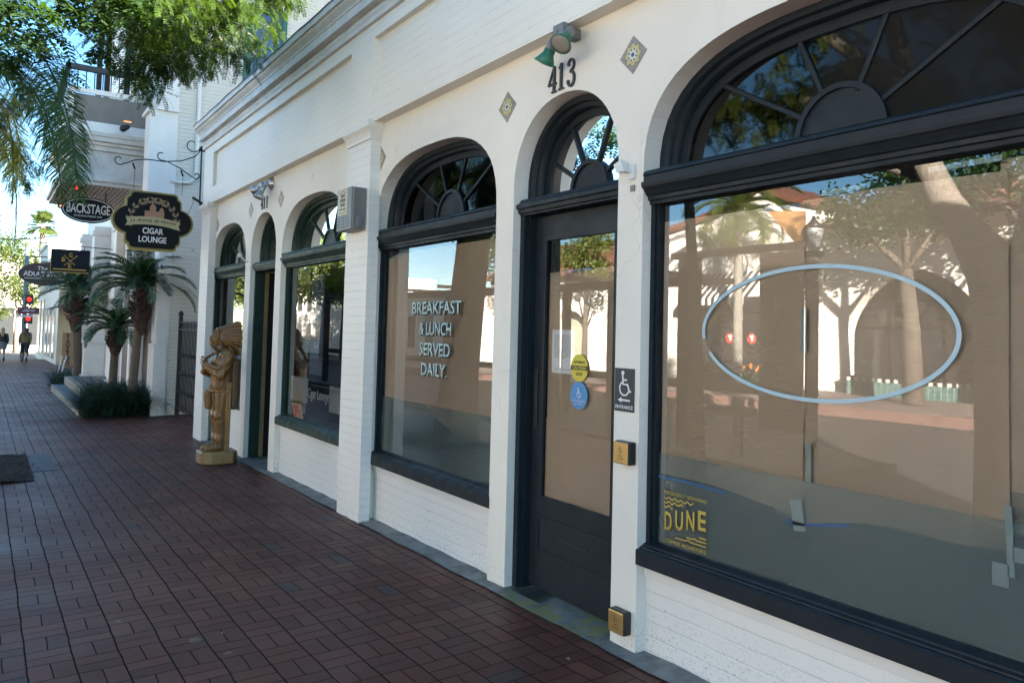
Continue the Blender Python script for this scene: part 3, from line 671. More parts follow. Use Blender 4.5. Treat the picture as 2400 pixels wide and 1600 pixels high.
def sheet(name, pts_top, pts_bot, y, mat, label, cat, group=None, bul=0.0, parent=None):
    "a thin sheet between two polylines, slightly rippled"
    b = B(); n = 24
    def at(P, t):
        for i in range(len(P) - 1):
            if P[i][0] <= t <= P[i + 1][0]:
                k = (t - P[i][0]) / (P[i + 1][0] - P[i][0]); return P[i][1] + k * (P[i + 1][1] - P[i][1])
        return P[-1][1]
    x0, x1 = pts_top[0][0], pts_top[-1][0]; R = []
    for j in range(9):
        row = []
        for i in range(n + 1):
            x = x0 + (x1 - x0) * i / n; zt = at(pts_top, x); zb = at(pts_bot, x); z = zt + (zb - zt) * j / 8
            row.append(b.bm.verts.new((x, y + bul * (0.5 + 0.5 * sin(x * 5 + z * 2.3) * cos(z * 3.1)), z)))
        R.append(row)
    for j in range(8):
        for i in range(n):
            f = b.bm.faces.new((R[j][i], R[j + 1][i], R[j + 1][i + 1], R[j][i + 1])); f.smooth = True
    o = fin(name, b, mat, parent, None if parent is not None else ((x0 + x1) / 2, y, at(pts_bot, (x0 + x1) / 2)))
    if parent is None: tag(o, label, cat, group)
    return o
G1 = 'paper sheets taped inside the shop windows'
# big window
sheet('paper_sheet', [(-2.965, 0.60), (-2.40, 0.60), (-2.11, 0.60)], [(-2.965, -0.72), (-2.60, -0.722), (-2.40, -0.745), (-2.20, -0.765), (-2.11, -0.80)], 0.116, PAPER, 'left brown paper sheet in the largest window, its wavy bottom edge above the yellow logo', 'paper', G1, 0.006)
sheet('paper_sheet', [(-2.13, 0.61), (-1.80, 0.62), (-1.29, 0.615)], [(-2.13, -0.80), (-1.8, -0.735), (-1.5, -0.735), (-1.31, -0.73), (-1.29, -0.74)], 0.126, PAPER, 'wide middle brown paper sheet behind the right part of the pale ring', 'paper', G1, 0.006)
sheet('paper_sheet', [(-1.32, 0.66), (-1.03, 0.66)], [(-1.32, -0.66), (-1.03, -0.66)], 0.14, PAPER, 'brown paper sheet at the right edge of the photo in the largest window', 'paper', G1, 0.006)
sheet('paper_sheet', [(-6.385, 0.62), (-5.9, 0.66), (-4.47, 0.655)], [(-6.385, -0.60), (-6.2, -0.60), (-6.19, -0.79), (-5.5, -0.67), (-5.2, -0.76), (-4.47, -0.80)], 0.12, PAPER, 'brown paper sheet inside the window with the white and pale green lettering', 'paper', G1, 0.006)
sheet('paper_sheet', [(-4.075, 0.385), (-3.36, 0.40)], [(-4.075, -0.585), (-3.36, -0.56)], 0.18, PAPER, 'upper brown paper sheet inside the glazed charcoal door', 'paper', G1, 0.004)
sheet('paper_sheet', [(-4.08, -0.545), (-3.7, -0.55), (-3.36, -0.535)], [(-4.08, -1.06), (-3.36, -1.06)], 0.174, PAPER, 'lower brown paper sheet inside the glazed charcoal door', 'paper', G1, 0.004)
# frosted film on the lower glass
for (x0, x1, zt, wn) in ((-2.965, -1.035, -0.613, w_big), (-6.38, -4.48, -0.60, w_bf)):
    b = B(); b.poly([(x0, 0.106, -1.09), (x1, 0.106, -1.09), (x1, 0.106, zt), (x0, 0.106, zt)]); fin('frosted_film', b, FILM, wn)
    b = B(); b.poly([(x0, 0.135, -1.09), (x1, 0.135, -1.09), (x1, 0.135, zt + .1), (x0, 0.135, zt + .1)]); fin('dusty_film', b, HAZEF, wn)
# tapes
def tape(pts, wd, y, mat, label):
    b = B(); b.ribbon(pts, wd, FX(0), y - 0.001, y); tag(fin('masking_tape', b, mat, None, (pts[0][0], y, pts[0][1])), label, 'tape', 'masking tape on the papered windows')
tape([(-2.965, -0.735), (-2.75, -0.733), (-2.52, -0.742)], 0.016, 0.1045, TAPEB, 'blue masking tape line above the yellow logo on the largest window')
tape([(-2.19, -0.80), (-2.10, -0.80), (-1.88, -0.755)], 0.014, 0.1045, TAPEB, 'blue masking tape along the bottom of the middle paper sheet')
tape([(-2.105, 0.13), (-2.103, -0.06)], 0.028, 0.1105, TAPE, 'short pale tape strip across the paper seam inside the pale ring')
tape([(-2.075, -0.45), (-2.075, -0.63)], 0.022, 0.1105, TAPE, 'pale tape strip on the paper seam below the pale ring')
tape([(-2.135, -0.70), (-2.115, -0.83)], 0.06, 0.1045, TAPE, 'torn pale tape tab at the bottom of the left paper seam')
tape([(-1.285, -0.56), (-1.275, -0.80)], 0.024, 0.1045, TAPE, 'pale tape strip on the right paper seam near the photo edge')
tape([(-1.31, -0.76), (-1.31, -0.84)], 0.055, 0.1045, TAPE, 'pale tape tab hanging below the right paper seam')
tape([(-1.27, -0.72), (-1.04, -0.72)], 0.05, 0.1045, TAPE, 'horizontal pale tape at the bottom right of the largest window')
tape([(-2.02, 0.625), (-1.82, 0.63)], 0.022, 0.11, TAPE, 'horizontal pale tape at the top of the middle paper sheet')
tape([(-1.56, 0.655), (-1.30, 0.66)], 0.022, 0.11, TAPE, 'horizontal pale tape at the top right of the largest window')
tape([(-2.34, 0.585), (-2.13, 0.59)], 0.012, 0.11, TAPEB, 'blue tape at the top right corner of the left paper sheet')
tape([(-3.90, 0.385), (-3.62, 0.39)], 0.018, 0.172, TAPEB, 'blue tape holding the top of the paper in the glazed door')
tape([(-6.36, 0.60), (-6.26, 0.63), (-6.08, 0.645)], 0.016, 0.113, TAPE, 'pale tape at the top left corner of the lettered window')
tape([(-6.22, 0.62), (-6.22, 0.53)], 0.012, 0.112, TAPE, 'short vertical tape below the top left corner tape of the lettered window')
# pale painted ring with a gap
ell = []
cx_, cz_, ra, rb = -2.052, 0.025, 0.61, 0.287
a0, a1 = radians(187), radians(187 + 340)
a0 = radians(201); a1 = radians(201 + 346)
b = B(); b.ribbon([(cx_ + ra * cos(a0 + (a1 - a0) * i / 90), cz_ + rb * sin(a0 + (a1 - a0) * i / 90)) for i in range(91)], 0.0175, FX(0), 0.0935, 0.0945)
tag(fin('painted_ring', b, PALEB, None, (cx_, 0.094, -0.26)), 'large pale blue oval ring with a small gap painted on the largest window', 'decal')
# breakfast lettering with drop shadow
LET = thing('window_lettering', (-5.42, 0.094, -0.40), 'pale green block letters BREAKFAST & LUNCH SERVED DAILY. on the window', 'lettering')
BLKV = plain('black_vinyl', (0.04, 0.04, 0.04), 0.6, 0.1, 5, 0)
LETC = plain('pale_green_vinyl', (0.56, 0.68, 0.64), 0.5, 0.05, 5, 0)
for s_, zc_, wd in (('BREAKFAST', 0.172, 0.80), ('& LUNCH', 0.005, 0.52), ('SERVED', -0.158, 0.50), ('DAILY.', -0.318, 0.42)):
    text('letter_row', s_, LETC, 0.098, FX(0.092), 0.001, LET, wd, bold=0.014, u0=-5.43, v0=zc_)
    text('letter_shadow', s_, BLKV, 0.098, FX(0.0965), 0.001, LET, wd, bold=0.004, u0=-5.43 + 0.009, v0=zc_ - 0.009)
# yellow coffee logo
YEL = plain('mustard_vinyl', (0.55, 0.38, 0.06), 0.55, 0.05, 5, 0)
LOGO = thing('window_logo', (-2.77, 0.094, -1.06), 'mustard yellow DUNE coffee roasters logo in the lower left corner of the largest window', 'decal')
LX0, LX1 = -2.913, -2.628; LC = (LX0 + LX1) / 2; LW = LX1 - LX0
text('letter_row', 'PROUDLY SERVING', YEL, 0.017, FX(0.0945), 0.001, LOGO, LW, u0=LC, v0=-0.805, bold=0.004)
text('letter_row', 'COFFEE ROASTERS', YEL, 0.017, FX(0.0945), 0.001, LOGO, LW, u0=LC, v0=-1.048, bold=0.004)
for i, (ch, hh, zc_) in enumerate((('D', 0.092, -0.963), ('U', 0.092, -0.945), ('N', 0.092, -0.93), ('E', 0.092, -0.915))):
    text('letter', ch, YEL, hh, FX(0.0945), 0.001, LOGO, 0.052, u0=LX0 + 0.03 + i * 0.0755, v0=zc_ + 0.014, bold=0.02)
for (xa, xb, z_, amp) in ((LX0, LX0 + 0.20, -0.833, .0055), (LX0, LX0 + 0.13, -0.855, .0055), (LX0, LX0 + 0.06, -0.877, .0055)):
    b = B(); b.ribbon([(xa + (xb - xa) * i / 30, z_ + amp * sin((xa + (xb - xa) * i / 30) * 150)) for i in range(31)], 0.0065, FX(0), 0.0935, 0.0945); fin('wave_line', b, YEL, LOGO)
for (xa, xb, z_) in ((LX0 + 0.24, LX1, -0.985), (LX0 + 0.155, LX1, -1.003), (LX0 + 0.08, LX1, -1.021)):
    pts = [(xa, z_), (xa + (xb - xa) * .35, z_), (xa + (xb - xa) * .42, z_ + .008), (xa + (xb - xa) * .5, z_), (xb, z_)]
    if xa > LX0 + 0.2: pts = [(xa, z_), (xb, z_)]
    b = B(); b.ribbon(pts, 0.006, FX(0), 0.0935, 0.0945); fin('wave_line', b, YEL, LOGO)
# accessible-entrance symbol drawn once in unit size (height 1)
def wheelchair(b, cx, cz, h, fn, a, e, wk=1.0):
    k = h
    P = lambda pts: [(cx + u * k, cz + v * k) for u, v in pts]
    b.prism(P(circ(0.085 * wk, 16, (-0.10, 0.41))), fn, a, e)
    b.ribbon(P([(-0.105, 0.33), (-0.075, -0.04), (0.18, -0.04), (0.30, -0.33), (0.38, -0.29)]), 0.085 * k * wk, fn, a, e)
    b.ribbon(P([(-0.09, 0.135), (0.15, 0.135)]), 0.065 * k * wk, fn, a, e)
    b.ribbon(P(circ(0.27, 22, (0.0, -0.20), radians(118), radians(345))), 0.062 * k * wk, fn, a, e)
# black ENTRANCE sign
SB = plain('black_sign_face', (0.030, 0.032, 0.036), 0.5, 0.1, 5, 0); SW = plain('white_sign_print', (0.78, 0.78, 0.78), 0.5, 0.03, 5, 0)
b = B(); b.box(-3.199, -3.046, -0.004, -0.0005, -0.412, -0.182); es = fin('entrance_sign', b, SB, None, (-3.12, -0.002, -0.412))
tag(es, 'black accessible ENTRANCE sign with white wheelchair symbol and arrow on the white pier', 'sign')
b = B(); wheelchair(b, -3.122, -0.262, 0.135, FX(0), -0.0055, -0.004); fin('wheelchair_symbol', b, SW, es)
b = B(); b.prism([(-3.172, -0.351), (-3.142, -0.337), (-3.145, -0.346), (-3.078, -0.347), (-3.078, -0.357), (-3.145, -0.356), (-3.142, -0.365)], FX(0), -0.0055, -0.004); fin('arrow', b, SW, es)
text('letter_row', 'ENTRANCE', SW, 0.018, FX(-0.004), 0.0012, es, 0.135, u0=-3.122, v0=-0.388, bold=0.01)
# brass push plates
BRASS = plain('brushed_brass', (0.62, 0.42, 0.17), 0.38, 0.12, 30, 0.1, 90, metal=0.85)
BPL = plain('black_button_box', (0.02, 0.019, 0.018), 0.35, 0.1, 5, 0)
DK = plain('dark_engraving', (0.10, 0.07, 0.03), 0.6, 0, 5, 0)
for (cx, cz, lb) in ((-3.085, -0.622, 'upper brass push plate with wheelchair symbol on the pier below the black sign'), (-3.10, -1.497, 'lower brass push plate near the foot of the pier')):
    t = thing('push_plate', (cx, 0, cz - 0.06), lb, 'button', 'door push plates')
    b = B(); b.box(cx - 0.060, cx + 0.060, -0.050, -0.0006, cz - 0.060, cz + 0.060, 0.008); fin('housing', b, BPL, t)
    b = B(); b.box(cx - 0.056, cx + 0.056, -0.060, -0.052, cz - 0.056, cz + 0.056, 0.005); bp = fin('button', b, BRASS, t)
    b = B(); wheelchair(b, cx, cz + 0.018, 0.038, FX(0), -0.0608, -0.060, 0.8); fin('wheelchair_symbol', b, DK, bp)
    text('letter_row', 'PUSH', DK, 0.007, FX(-0.060), 0.0006, bp, 0.03, u0=cx, v0=cz - 0.014, bold=0.01)
    text('letter_row', 'TO OPEN', DK, 0.007, FX(-0.060), 0.0006, bp, 0.046, u0=cx, v0=cz - 0.030, bold=0.01)
# stickers and notice on the door glass
YS = plain('yellow_sticker', (0.62, 0.52, 0.05), 0.5, 0.05, 5, 0); BS = plain('blue_sticker', (0.07, 0.25, 0.52), 0.5, 0.05, 5, 0)
b = B(); b.prism(circ(0.083, 36, (-3.705, -0.212)), FX(0), 0.158, 0.1595); st = fin('caution_sticker', b, YS, None, (-3.705, 0.16, -0.30)); tag(st, 'round yellow CAUTION door sticker on the door glass', 'sticker')
b = B(); b.prism([(x, min(max(z, -0.226), -0.197)) for x, z in circ(0.083, 36, (-3.705, -0.212))], FX(0), 0.157, 0.158); fin('black_bar', b, SB, st)
text('letter_row', 'CAUTION', YS, 0.021, FX(0.157), 0.0008, st, 0.125, u0=-3.705, v0=-0.2115, bold=0.02)
text('letter_row', 'DOOR', SB, 0.019, FX(0.158), 0.0008, st, 0.06, u0=-3.705, v0=-0.248, bold=0.02)
text('letter_row', 'AUTOMATIC', SB, 0.015, FX(0.158), 0.0008, st, 0.11, u0=-3.705, v0=-0.177, bold=0.01)
b = B(); b.prism(circ(0.083, 36, (-3.705, -0.378)), FX(0), 0.158, 0.1595); st = fin('blue_sticker', b, BS, None, (-3.705, 0.16, -0.46)); tag(st, 'round blue wheelchair sticker just below the yellow sticker', 'sticker')
b = B(); wheelchair(b, -3.705, -0.362, 0.062, FX(0), 0.157, 0.158); fin('wheelchair_symbol', b, SW, st)
text('letter_row', 'ACTIVATE SWITCH', SW, 0.011, FX(0.158), 0.0008, st, 0.12, u0=-3.705, v0=-0.412, bold=0.01)
text('letter_row', 'TO OPERATE', SW, 0.011, FX(0.158), 0.0008, st, 0.085, u0=-3.705, v0=-0.429, bold=0.01)
WP = plain('white_paper', (0.80, 0.84, 0.92), 0.8, 0.03, 4, 0.1)
b = B(); b.box(-3.995, -3.765, 0.1675, 0.1685, -0.255, 0.018); nt_ = fin('notice', b, WP, None, (-3.88, 0.168, -0.255)); tag(nt_, 'white typed notice taped inside the door glass left of the yellow sticker', 'notice')
GT = plain('grey_typed_text', (0.30, 0.32, 0.38), 0.8, 0, 5, 0)
b = B()
for i in range(13):
    x = -3.97; z_ = -0.02 - i * 0.0115
    while x < -3.80 - (0.06 if i == 12 else 0):
        wl = random.uniform(0.010, 0.026); b.box(x, min(x + wl, -3.79), 0.1668, 0.1675, z_, z_ + 0.0045); x += wl + 0.006
b.box(-3.96, -3.80, 0.1668, 0.1675, -0.232, -0.229)
fin('typed_lines', b, GT, nt_)
# cigar window decals
GRF = plain('grey_frosted_vinyl', (0.30, 0.31, 0.32), 0.6, 0.05, 5, 0)
def decal(name, x0, x1, z0, z1, lb, mat=GRF, y=0.108):
    b = B(); b.box(x0, x1, y, y + 0.0015, z0, z1); o = fin(name, b, mat, None, ((x0 + x1) / 2, y, z0)); tag(o, lb, 'decal'); return o
decal('frosted_panel', -8.86, -8.30, -0.84, -0.565, 'grey frosted rectangle at the lower left of the cigar shop window')
decal('frosted_panel', -7.66, -7.08, -0.865, -0.60, 'grey frosted rectangle at the lower right of the cigar shop window')
WVT = plain('white_vinyl_lettering', (0.62, 0.63, 0.64), 0.6, 0, 5, 0)
t_ = text('window_script', 'Cigar Lounge', WVT, 0.105, FX(0.109), 0.001, None, 0.62, u0=-7.98, v0=-0.715, origin=(-7.98, 0.108, -0.78), shear=0.1, bold=-0.004)
tag(t_, 'white Cigar Lounge lettering between the two grey frosted rectangles', 'lettering')
OS = plain('cream_sign_card', (0.55, 0.50, 0.42), 0.6, 0.05, 5, 0); RED = plain('red_print', (0.62, 0.06, 0.03), 0.5, 0.05, 5, 0)
pts = [(-8.82, -0.87), (-8.50, -0.86), (-8.40, -1.035), (-8.72, -1.035)]
b = B(); b.prism(pts, FX(0), 0.109, 0.112); os_ = fin('open_sign', b, OS, None, (-8.6, 0.11, -1.035)); tag(os_, 'tilted cream OPEN sign with red letters in the corner of the cigar shop window', 'sign')
text('letter_row', 'OPEN', RED, 0.105, lambda u, v, d: (u - v * 0.5, 0.1085 + d, v - 0.95), 0.0008, os_, 0.26, u0=-8.61, v0=0.0, bold=0.03)
# round neon style emblem seen through the glass
NB = plain('steel_blue_panel', (0.10, 0.15, 0.24), 0.5, 0.2, 5, 0); NW = plain('pale_blue_line', (0.30, 0.40, 0.55), 0.5, 0, 4, 0)
pn = thing('hanging_banner', (-8.42, 0.5, -0.55), 'dark blue hanging banner with round outlined emblem inside the cigar shop window', 'banner')
b = B(); b.box(-8.80, -8.42, 0.30, 0.31, -0.55, 0.60); fin('cloth', b, NB, pn)
b = B(); b.ribbon(circ(0.16, 30, (-8.61, 0.12), ry=0.17), 0.022, FX(0), 0.297, 0.299, closed=True)
b.ribbon([(-8.68, 0.05), (-8.68, 0.20), (-8.54, 0.20), (-8.54, 0.10), (-8.64, 0.10)], 0.022, FX(0), 0.297, 0.299)
b.ribbon(circ(0.06, 14, (-8.61, -0.18), pi, 2 * pi), 0.02, FX(0), 0.297, 0.299); fin('emblem', b, NW, pn)
# paper posters, ledge and lamp inside the lounge
b = B(); b.box(-7.95, -7.15, 1.6, 1.62, -0.45, 0.05); po = fin('poster_board', b, plain('tan_poster', (0.30, 0.24, 0.14), 0.7, 0.2, 4, 0), None, (-7.5, 1.6, -0.45)); tag(po, 'tan poster board with faded lines inside the cigar lounge', 'poster')
b = B(); b.lathe([(0.01, 0.14), (0.10, 0.10), (0.16, 0.0), (0.15, 0.0)], (-9.0, 1.5, 1.10), seg=20); lp = fin('pendant_lamp', b, emit('amber_lamp_shade', (1.0, 0.40, 0.10), 0.12), None, (-9.0, 1.5, 1.1)); tag(lp, 'small amber pendant lamp glowing behind the cigar shop fanlight', 'lamp')
b = B(); b.box(-8.9, -7.2, 0.8, 1.5, -1.74, -1.0, 0.02); tb = fin('lounge_chair', b, plain('brown_leather', (0.10, 0.045, 0.03), 0.5, 0.2, 4, 0), None, (-8.0, 1.1, -1.74))
tag(tb, 'brown leather lounge bench inside behind the cigar shop window', 'bench')
b2 = B(); b2.box(-8.9, -7.2, 1.45, 1.6, -1.0, -0.6, 0.03); fin('bench_back', b2, plain('brown_leather_back', (0.10, 0.045, 0.03), 0.5, 0.2, 4, 0), tb)
# ---- wall tiles
def tile_mat(cx, cz):
    m, n, b = newmat('glazed_tile')
    return m
TG = plain('tile_ground', (0.36, 0.31, 0.28), 0.5, 0.35, 60, 0.4, 120); TY = plain('tile_yellow', (0.62, 0.50, 0.20), 0.3, 0.15, 30, 0)
TGN = plain('tile_green', (0.08, 0.18, 0.14), 0.3, 0.1, 30, 0); TBL = plain('tile_blue', (0.05, 0.07, 0.22), 0.3, 0.1, 30, 0); TWH = plain('tile_white', (0.70, 0.68, 0.60), 0.3, 0.1, 30, 0)
TLAB = {0: 'patterned diamond tile on the stucco right of the number 413', 1: 'patterned diamond tile on the stucco left of the number 413',
        2: 'patterned diamond tile on the stucco beside the middle pilaster above the lettered window', 3: 'patterned diamond tile right of the number 411', 4: 'patterned diamond tile left of the number 411',
        5: 'patterned diamond tile half hidden on the left face of the middle pilaster', 6: 'patterned diamond tile beside the far left pilaster'}
def make_tile(lb):
    t = thing('wall_tile', (0, 0, 0), lb, 'tile', 'diamond tiles set in the stucco'); r = 0.106
    b = B(); b.prism([(r, 0), (0, r), (-r, 0), (0, -r)], FX(0), -0.003, 0.002); fin('tile_body', b, TG, t)
    b = B()
    pts = []
    for i in range(64):
        a = 2 * pi * i / 64; rr = 0.056 + 0.0075 * cos(8 * a); pts.append((rr * cos(a), rr * sin(a)))
    b.prism([(x * 1.07, z * 1.07) for x, z in pts], FX(0), -0.0038, -0.003); fin('flower_outline', b, TGN, t)
    b = B(); b.prism(pts, FX(0), -0.0046, -0.0038); fin('flower', b, TY, t)
    b = B(); b.prism(circ(0.033, 20), FX(0), -0.0054, -0.0046); fin('flower_centre', b, TWH, t)
    b = B()
    for i in range(8):
        a = 2 * pi * (i + .5) / 8; b.prism(circ(0.0065, 8, (0.030 * cos(a), 0.030 * sin(a)), ry=0.0065), FX(0), -0.0062, -0.0054)
    fin('petals', b, TGN, t)
    b = B(); b.prism(circ(0.013, 8), FX(0), -0.0064, -0.0054); fin('flower_heart', b, TBL, t)
    return t
t0 = make_tile(TLAB[0]); t0.location = (-3.102, 0, 1.515)
for i, (x, z) in ((1, (-4.329, 1.506)), (2, (-6.345, 1.50)), (3, (-9.139, 1.495)), (4, (-10.389, 1.506)), (5, (-6.90, 1.50)), (6, (-12.15, 1.48))):
    copy_tree(t0, (x, 0, z), label=TLAB[i])
# ---- house numbers
def four(b, x, z, h):
    P = lambda q: [(x + u * h, z + v * h) for u, v in q]
    b.ribbon(P([(0.34, 0.98), (0.03, 0.34)]), 0.055 * h, FX(0), -0.012, 0.0); b.ribbon(P([(0.0, 0.335), (0.50, 0.335)]), 0.075 * h, FX(0), -0.012, 0.0)
    b.ribbon(P([(0.36, 1.0), (0.36, 0.02)]), 0.12 * h, FX(0), -0.0122, 0.0); b.ribbon(P([(0.22, 0.03), (0.50, 0.03)]), 0.06 * h, FX(0), -0.0118, 0.0)
def one(b, x, z, h):
    P = lambda q: [(x + u * h, z + v * h) for u, v in q]
    b.ribbon(P([(0.18, 1.0), (0.18, 0.03)]), 0.12 * h, FX(0), -0.012, 0.0); b.ribbon(P([(0.20, 0.97), (0.05, 0.82)]), 0.06 * h, FX(0), -0.0118, 0.0)
    b.ribbon(P([(0.02, 0.03), (0.34, 0.03)]), 0.06 * h, FX(0), -0.0118, 0.0)
def three(b, x, z, h):
    P = lambda q: [(x + u * h, z + v * h) for u, v in q]
    up_ = [(0.05, 0.80)] + circ(0.165, 12, (0.22, 0.78), radians(160), radians(-70), ry=0.20) + [(0.16, 0.545)]
    lo_ = [(0.16, 0.545)] + circ(0.185, 14, (0.22, 0.27), radians(75), radians(-155), ry=0.26) + [(0.03, 0.22)]
    b.ribbon(P(up_), 0.085 * h, FX(0), -0.012, 0.0); b.ribbon(P(lo_), 0.10 * h, FX(0), -0.0122, 0.0)
    b.prism(P(circ(0.055, 10, (0.08, 0.80))), FX(0), -0.0118, 0); b.prism(P(circ(0.055, 10, (0.06, 0.2))), FX(0), -0.0118, 0)
NUMB = plain('black_number_paint', (0.03, 0.03, 0.032), 0.5, 0.1, 10, 0)
h_ = 0.165
nb = thing('house_number', (-3.72, 0, 1.475), 'black serif house number 413 above the charcoal door', 'house number')
b = B(); four(b, -3.865, 1.475, h_); fin('digit', b, NUMB, nb)
b = B(); one(b, -3.765, 1.478, h_); fin('digit', b, NUMB, nb)
b = B(); three(b, -3.675, 1.478, h_); fin('digit', b, NUMB, nb)
nb = thing('house_number', (-9.77, 0, 1.455), 'black serif house number 411 above the open green doorway', 'house number')
NUMG = plain('worn_black_number', (0.07, 0.07, 0.08), 0.5, 0.1, 10, 0)
b = B(); four(b, -9.93, 1.455, 0.15); fin('digit', b, NUMG, nb)
b = B(); one(b, -9.815, 1.455, 0.15); fin('digit', b, NUMG, nb)
b = B(); one(b, -9.71, 1.455, 0.15); fin('digit', b, NUMG, nb)
# ---- twin floodlights
def cone_lamp(b, base, d, r0, r1, ln, seg=24):
    b.lathe([(r0 * .9, 0), (r0, 0.004), (r0, ln * .3), (r0 * 1.05, ln * .35), (r1, ln), (r1 * 0.96, ln + 0.002), (r1 * .9, ln - 0.006)], base, d, seg)
GLN = plain('green_lamp_shade', (0.02, 0.16, 0.10), 0.35, 0.15, 20, 0); LENS = plain('frosted_lamp_lens', (0.33, 0.31, 0.27), 0.2, 0.15, 60, 0.3, 200)
fl = thing('floodlight', (-3.60, 0, 1.72), 'twin floodlight with grey box and two green lamps above the number 413', 'wall light')
b = B(); b.box(-3.64, -3.54, -0.150, -0.115, 1.725, 1.805, 0.004); b.lathe([(0.012, 0), (0.012, 0.006)], (-3.60, -0.150, 1.765), (0, -1, 0), 12); b.box(-3.62, -3.56, -0.115, -0.0006, 1.735, 1.795); fin('junction_box', b, GREYMET, fl)
for (base, d, lb) in (((-3.625, -0.14, 1.735), (-0.45, -0.10, -0.75), 0), ((-3.52, -0.10, 1.765), (0.12, -0.50, -0.62), 1)):
    d = Vector(d).normalized(); p = Vector(base)
    b = B(); b.lathe([(0.014, -0.01), (0.018, 0.0), (0.03, 0.012), (0.032, 0.07), (0.030, 0.075)], p, d, 20); arm = fin('lamp_holder', b, GREYMET, fl)
    b = B(); cone_lamp(b, p + d * 0.072, d, 0.034, 0.066, 0.085); lh = fin('lamp_head', b, GLN, fl)
    b = B(); b.lathe([(0.060, 0), (0.062, 0.003), (0.045, 0.010), (0.02, 0.014)], p + d * 0.152, d, 24); fin('lens', b, LENS, fl)
fl = thing('floodlight', (-9.55, -0.02, 1.72), 'twin silver floodlight under the brick band above the number 411', 'wall light')
b = B(); b.lathe([(0.075, 0), (0.078, 0.01), (0.06, 0.04), (0.02, 0.05)], (-9.50, -0.001, 1.73), (0, -1, 0), 24); fin('wall_plate', b, STEEL, fl)
for (base, d) in (((-9.60, -0.08, 1.73), (-0.75, -0.45, -0.48)), ((-9.55, -0.09, 1.70), (0.0, -0.35, -0.93))):
    d = Vector(d).normalized(); p = Vector(base)
    b = B(); b.tube([(-9.51, -0.045, 1.73), p], 0.022, 10); b.lathe([(0.028, -0.01), (0.034, 0.0), (0.036, 0.07), (0.034, 0.075)], p, d, 20); fin('lamp_holder', b, STEEL, fl)
    b = B(); cone_lamp(b, p + d * 0.078, d, 0.036, 0.072, 0.09); fin('lamp_head', b, STEEL, fl)
    b = B(); b.lathe([(0.066, 0), (0.067, 0.003), (0.05, 0.012), (0.02, 0.016)], p + d * 0.164, d, 24); fin('lens', b, LENS, fl)
# ---- entry phone / lock box on the middle pilaster
cb = thing('payment_box', (-6.45, -0.101, 0.88), 'grey metal wall box with cream notice plate and slotted grille on the middle pilaster', 'wall box')
b = B(); b.box(-6.745, -6.415, -0.235, -0.1006, 0.86, 1.235, 0.006); fin('box_body', b, GREYMET, cb)
b = B(); b.box(-6.415, -6.395, -0.225, -0.11, 0.865, 1.23, 0.003); fin('side_flange', b, GREYMET, cb)
CRM = plain('cream_notice_plate', (0.58, 0.50, 0.34), 0.5, 0.05, 10, 0)
b = B(); b.box(-6.715, -6.505, -0.238, -0.2351, 1.0, 1.225); pl_ = fin('notice_plate', b, CRM, cb)
b = B()
for i, (k_, hh) in enumerate(((4, 0.028), (6, 0.032), (5, 0.030), (7, 0.014))):   # rows too worn to read: blocks only
    for j in range(k_):
        wd = 0.13 / 7 if k_ > 4 else 0.022; xx = -6.61 + (j - (k_ - 1) / 2) * (wd + 0.003)
        b.box(xx - wd / 2, xx + wd / 2 - 0.002, -0.2386, -0.238, 1.172 - i * 0.040 - hh / 2, 1.172 - i * 0.040 + hh / 2)
fin('worn_print', b, SB, pl_)
b = B()
for z_, s_ in ((1.205, 1), (1.018, -1)):
    b = B(); b.ribbon([(-6.69, z_), (-6.66, z_ - 0.012 * s_), (-6.635, z_), (-6.61, z_ + 0.008 * s_), (-6.585, z_), (-6.56, z_ - 0.012 * s_), (-6.53, z_)], 0.006, FX(0), -0.2386, -0.238); fin('border_scroll', b, SB, pl_)
b = B()
for r in range(4):
    for c in range(3): b.box(-6.725 + c * 0.098, -6.655 + c * 0.098, -0.2362, -0.2349, 0.888 + r * 0.026, 0.897 + r * 0.026)
fin('grille_slots', b, SB, cb)
b = B(); b.box(-6.3945, -6.388, -0.20, -0.14, 0.885, 0.985); b.box(-6.389, -6.384, -0.185, -0.155, 0.90, 0.95); fin('latch', b, STEEL, cb)
# ---- small white camera on the pier and worn patch
cm_ = thing('security_camera', (-3.10, 0, 0.88), 'small white camera bracket on the pier between the charcoal door and the largest window', 'camera')
b = B(); b.box(-3.105, -3.065, -0.02, -0.0006, 0.83, 0.91, 0.004); b.tube([(-3.085, -0.01, 0.87), (-3.11, -0.04, 0.875)], 0.008, 8); fin('bracket', b, WHITEPL, cm_)
b = B(); b.prism([(-0.03, -0.015), (0.03, -0.015), (0.0, 0.05), (-0.055, 0.03)], lambda u, v, d: (-3.12 + u, -0.045 + d, 0.885 + v), -0.02, 0.02); fin('camera_body', b, WHITEPL, cm_)
b = B(); b.box(-3.10, -3.068, -0.012, -0.0006, 0.765, 0.80, 0.003); fin('cable_stub', b, plain('chipped_plaster', (0.35, 0.31, 0.27), 0.8, 0.5, 80, 0.5), cm_)
hk = B(); hk.tube([(-10.42, -0.0, 0.82), (-10.42, -0.05, 0.84), (-10.44, -0.10, 0.90)], 0.008, 8); hk.box(-10.47, -10.40, -0.13, -0.09, 0.88, 0.93, 0.006)
tag(fin('security_camera', hk, WHITEPL, None, (-10.42, 0, 0.82)), 'small white camera on the pier left of the open doorway', 'camera')
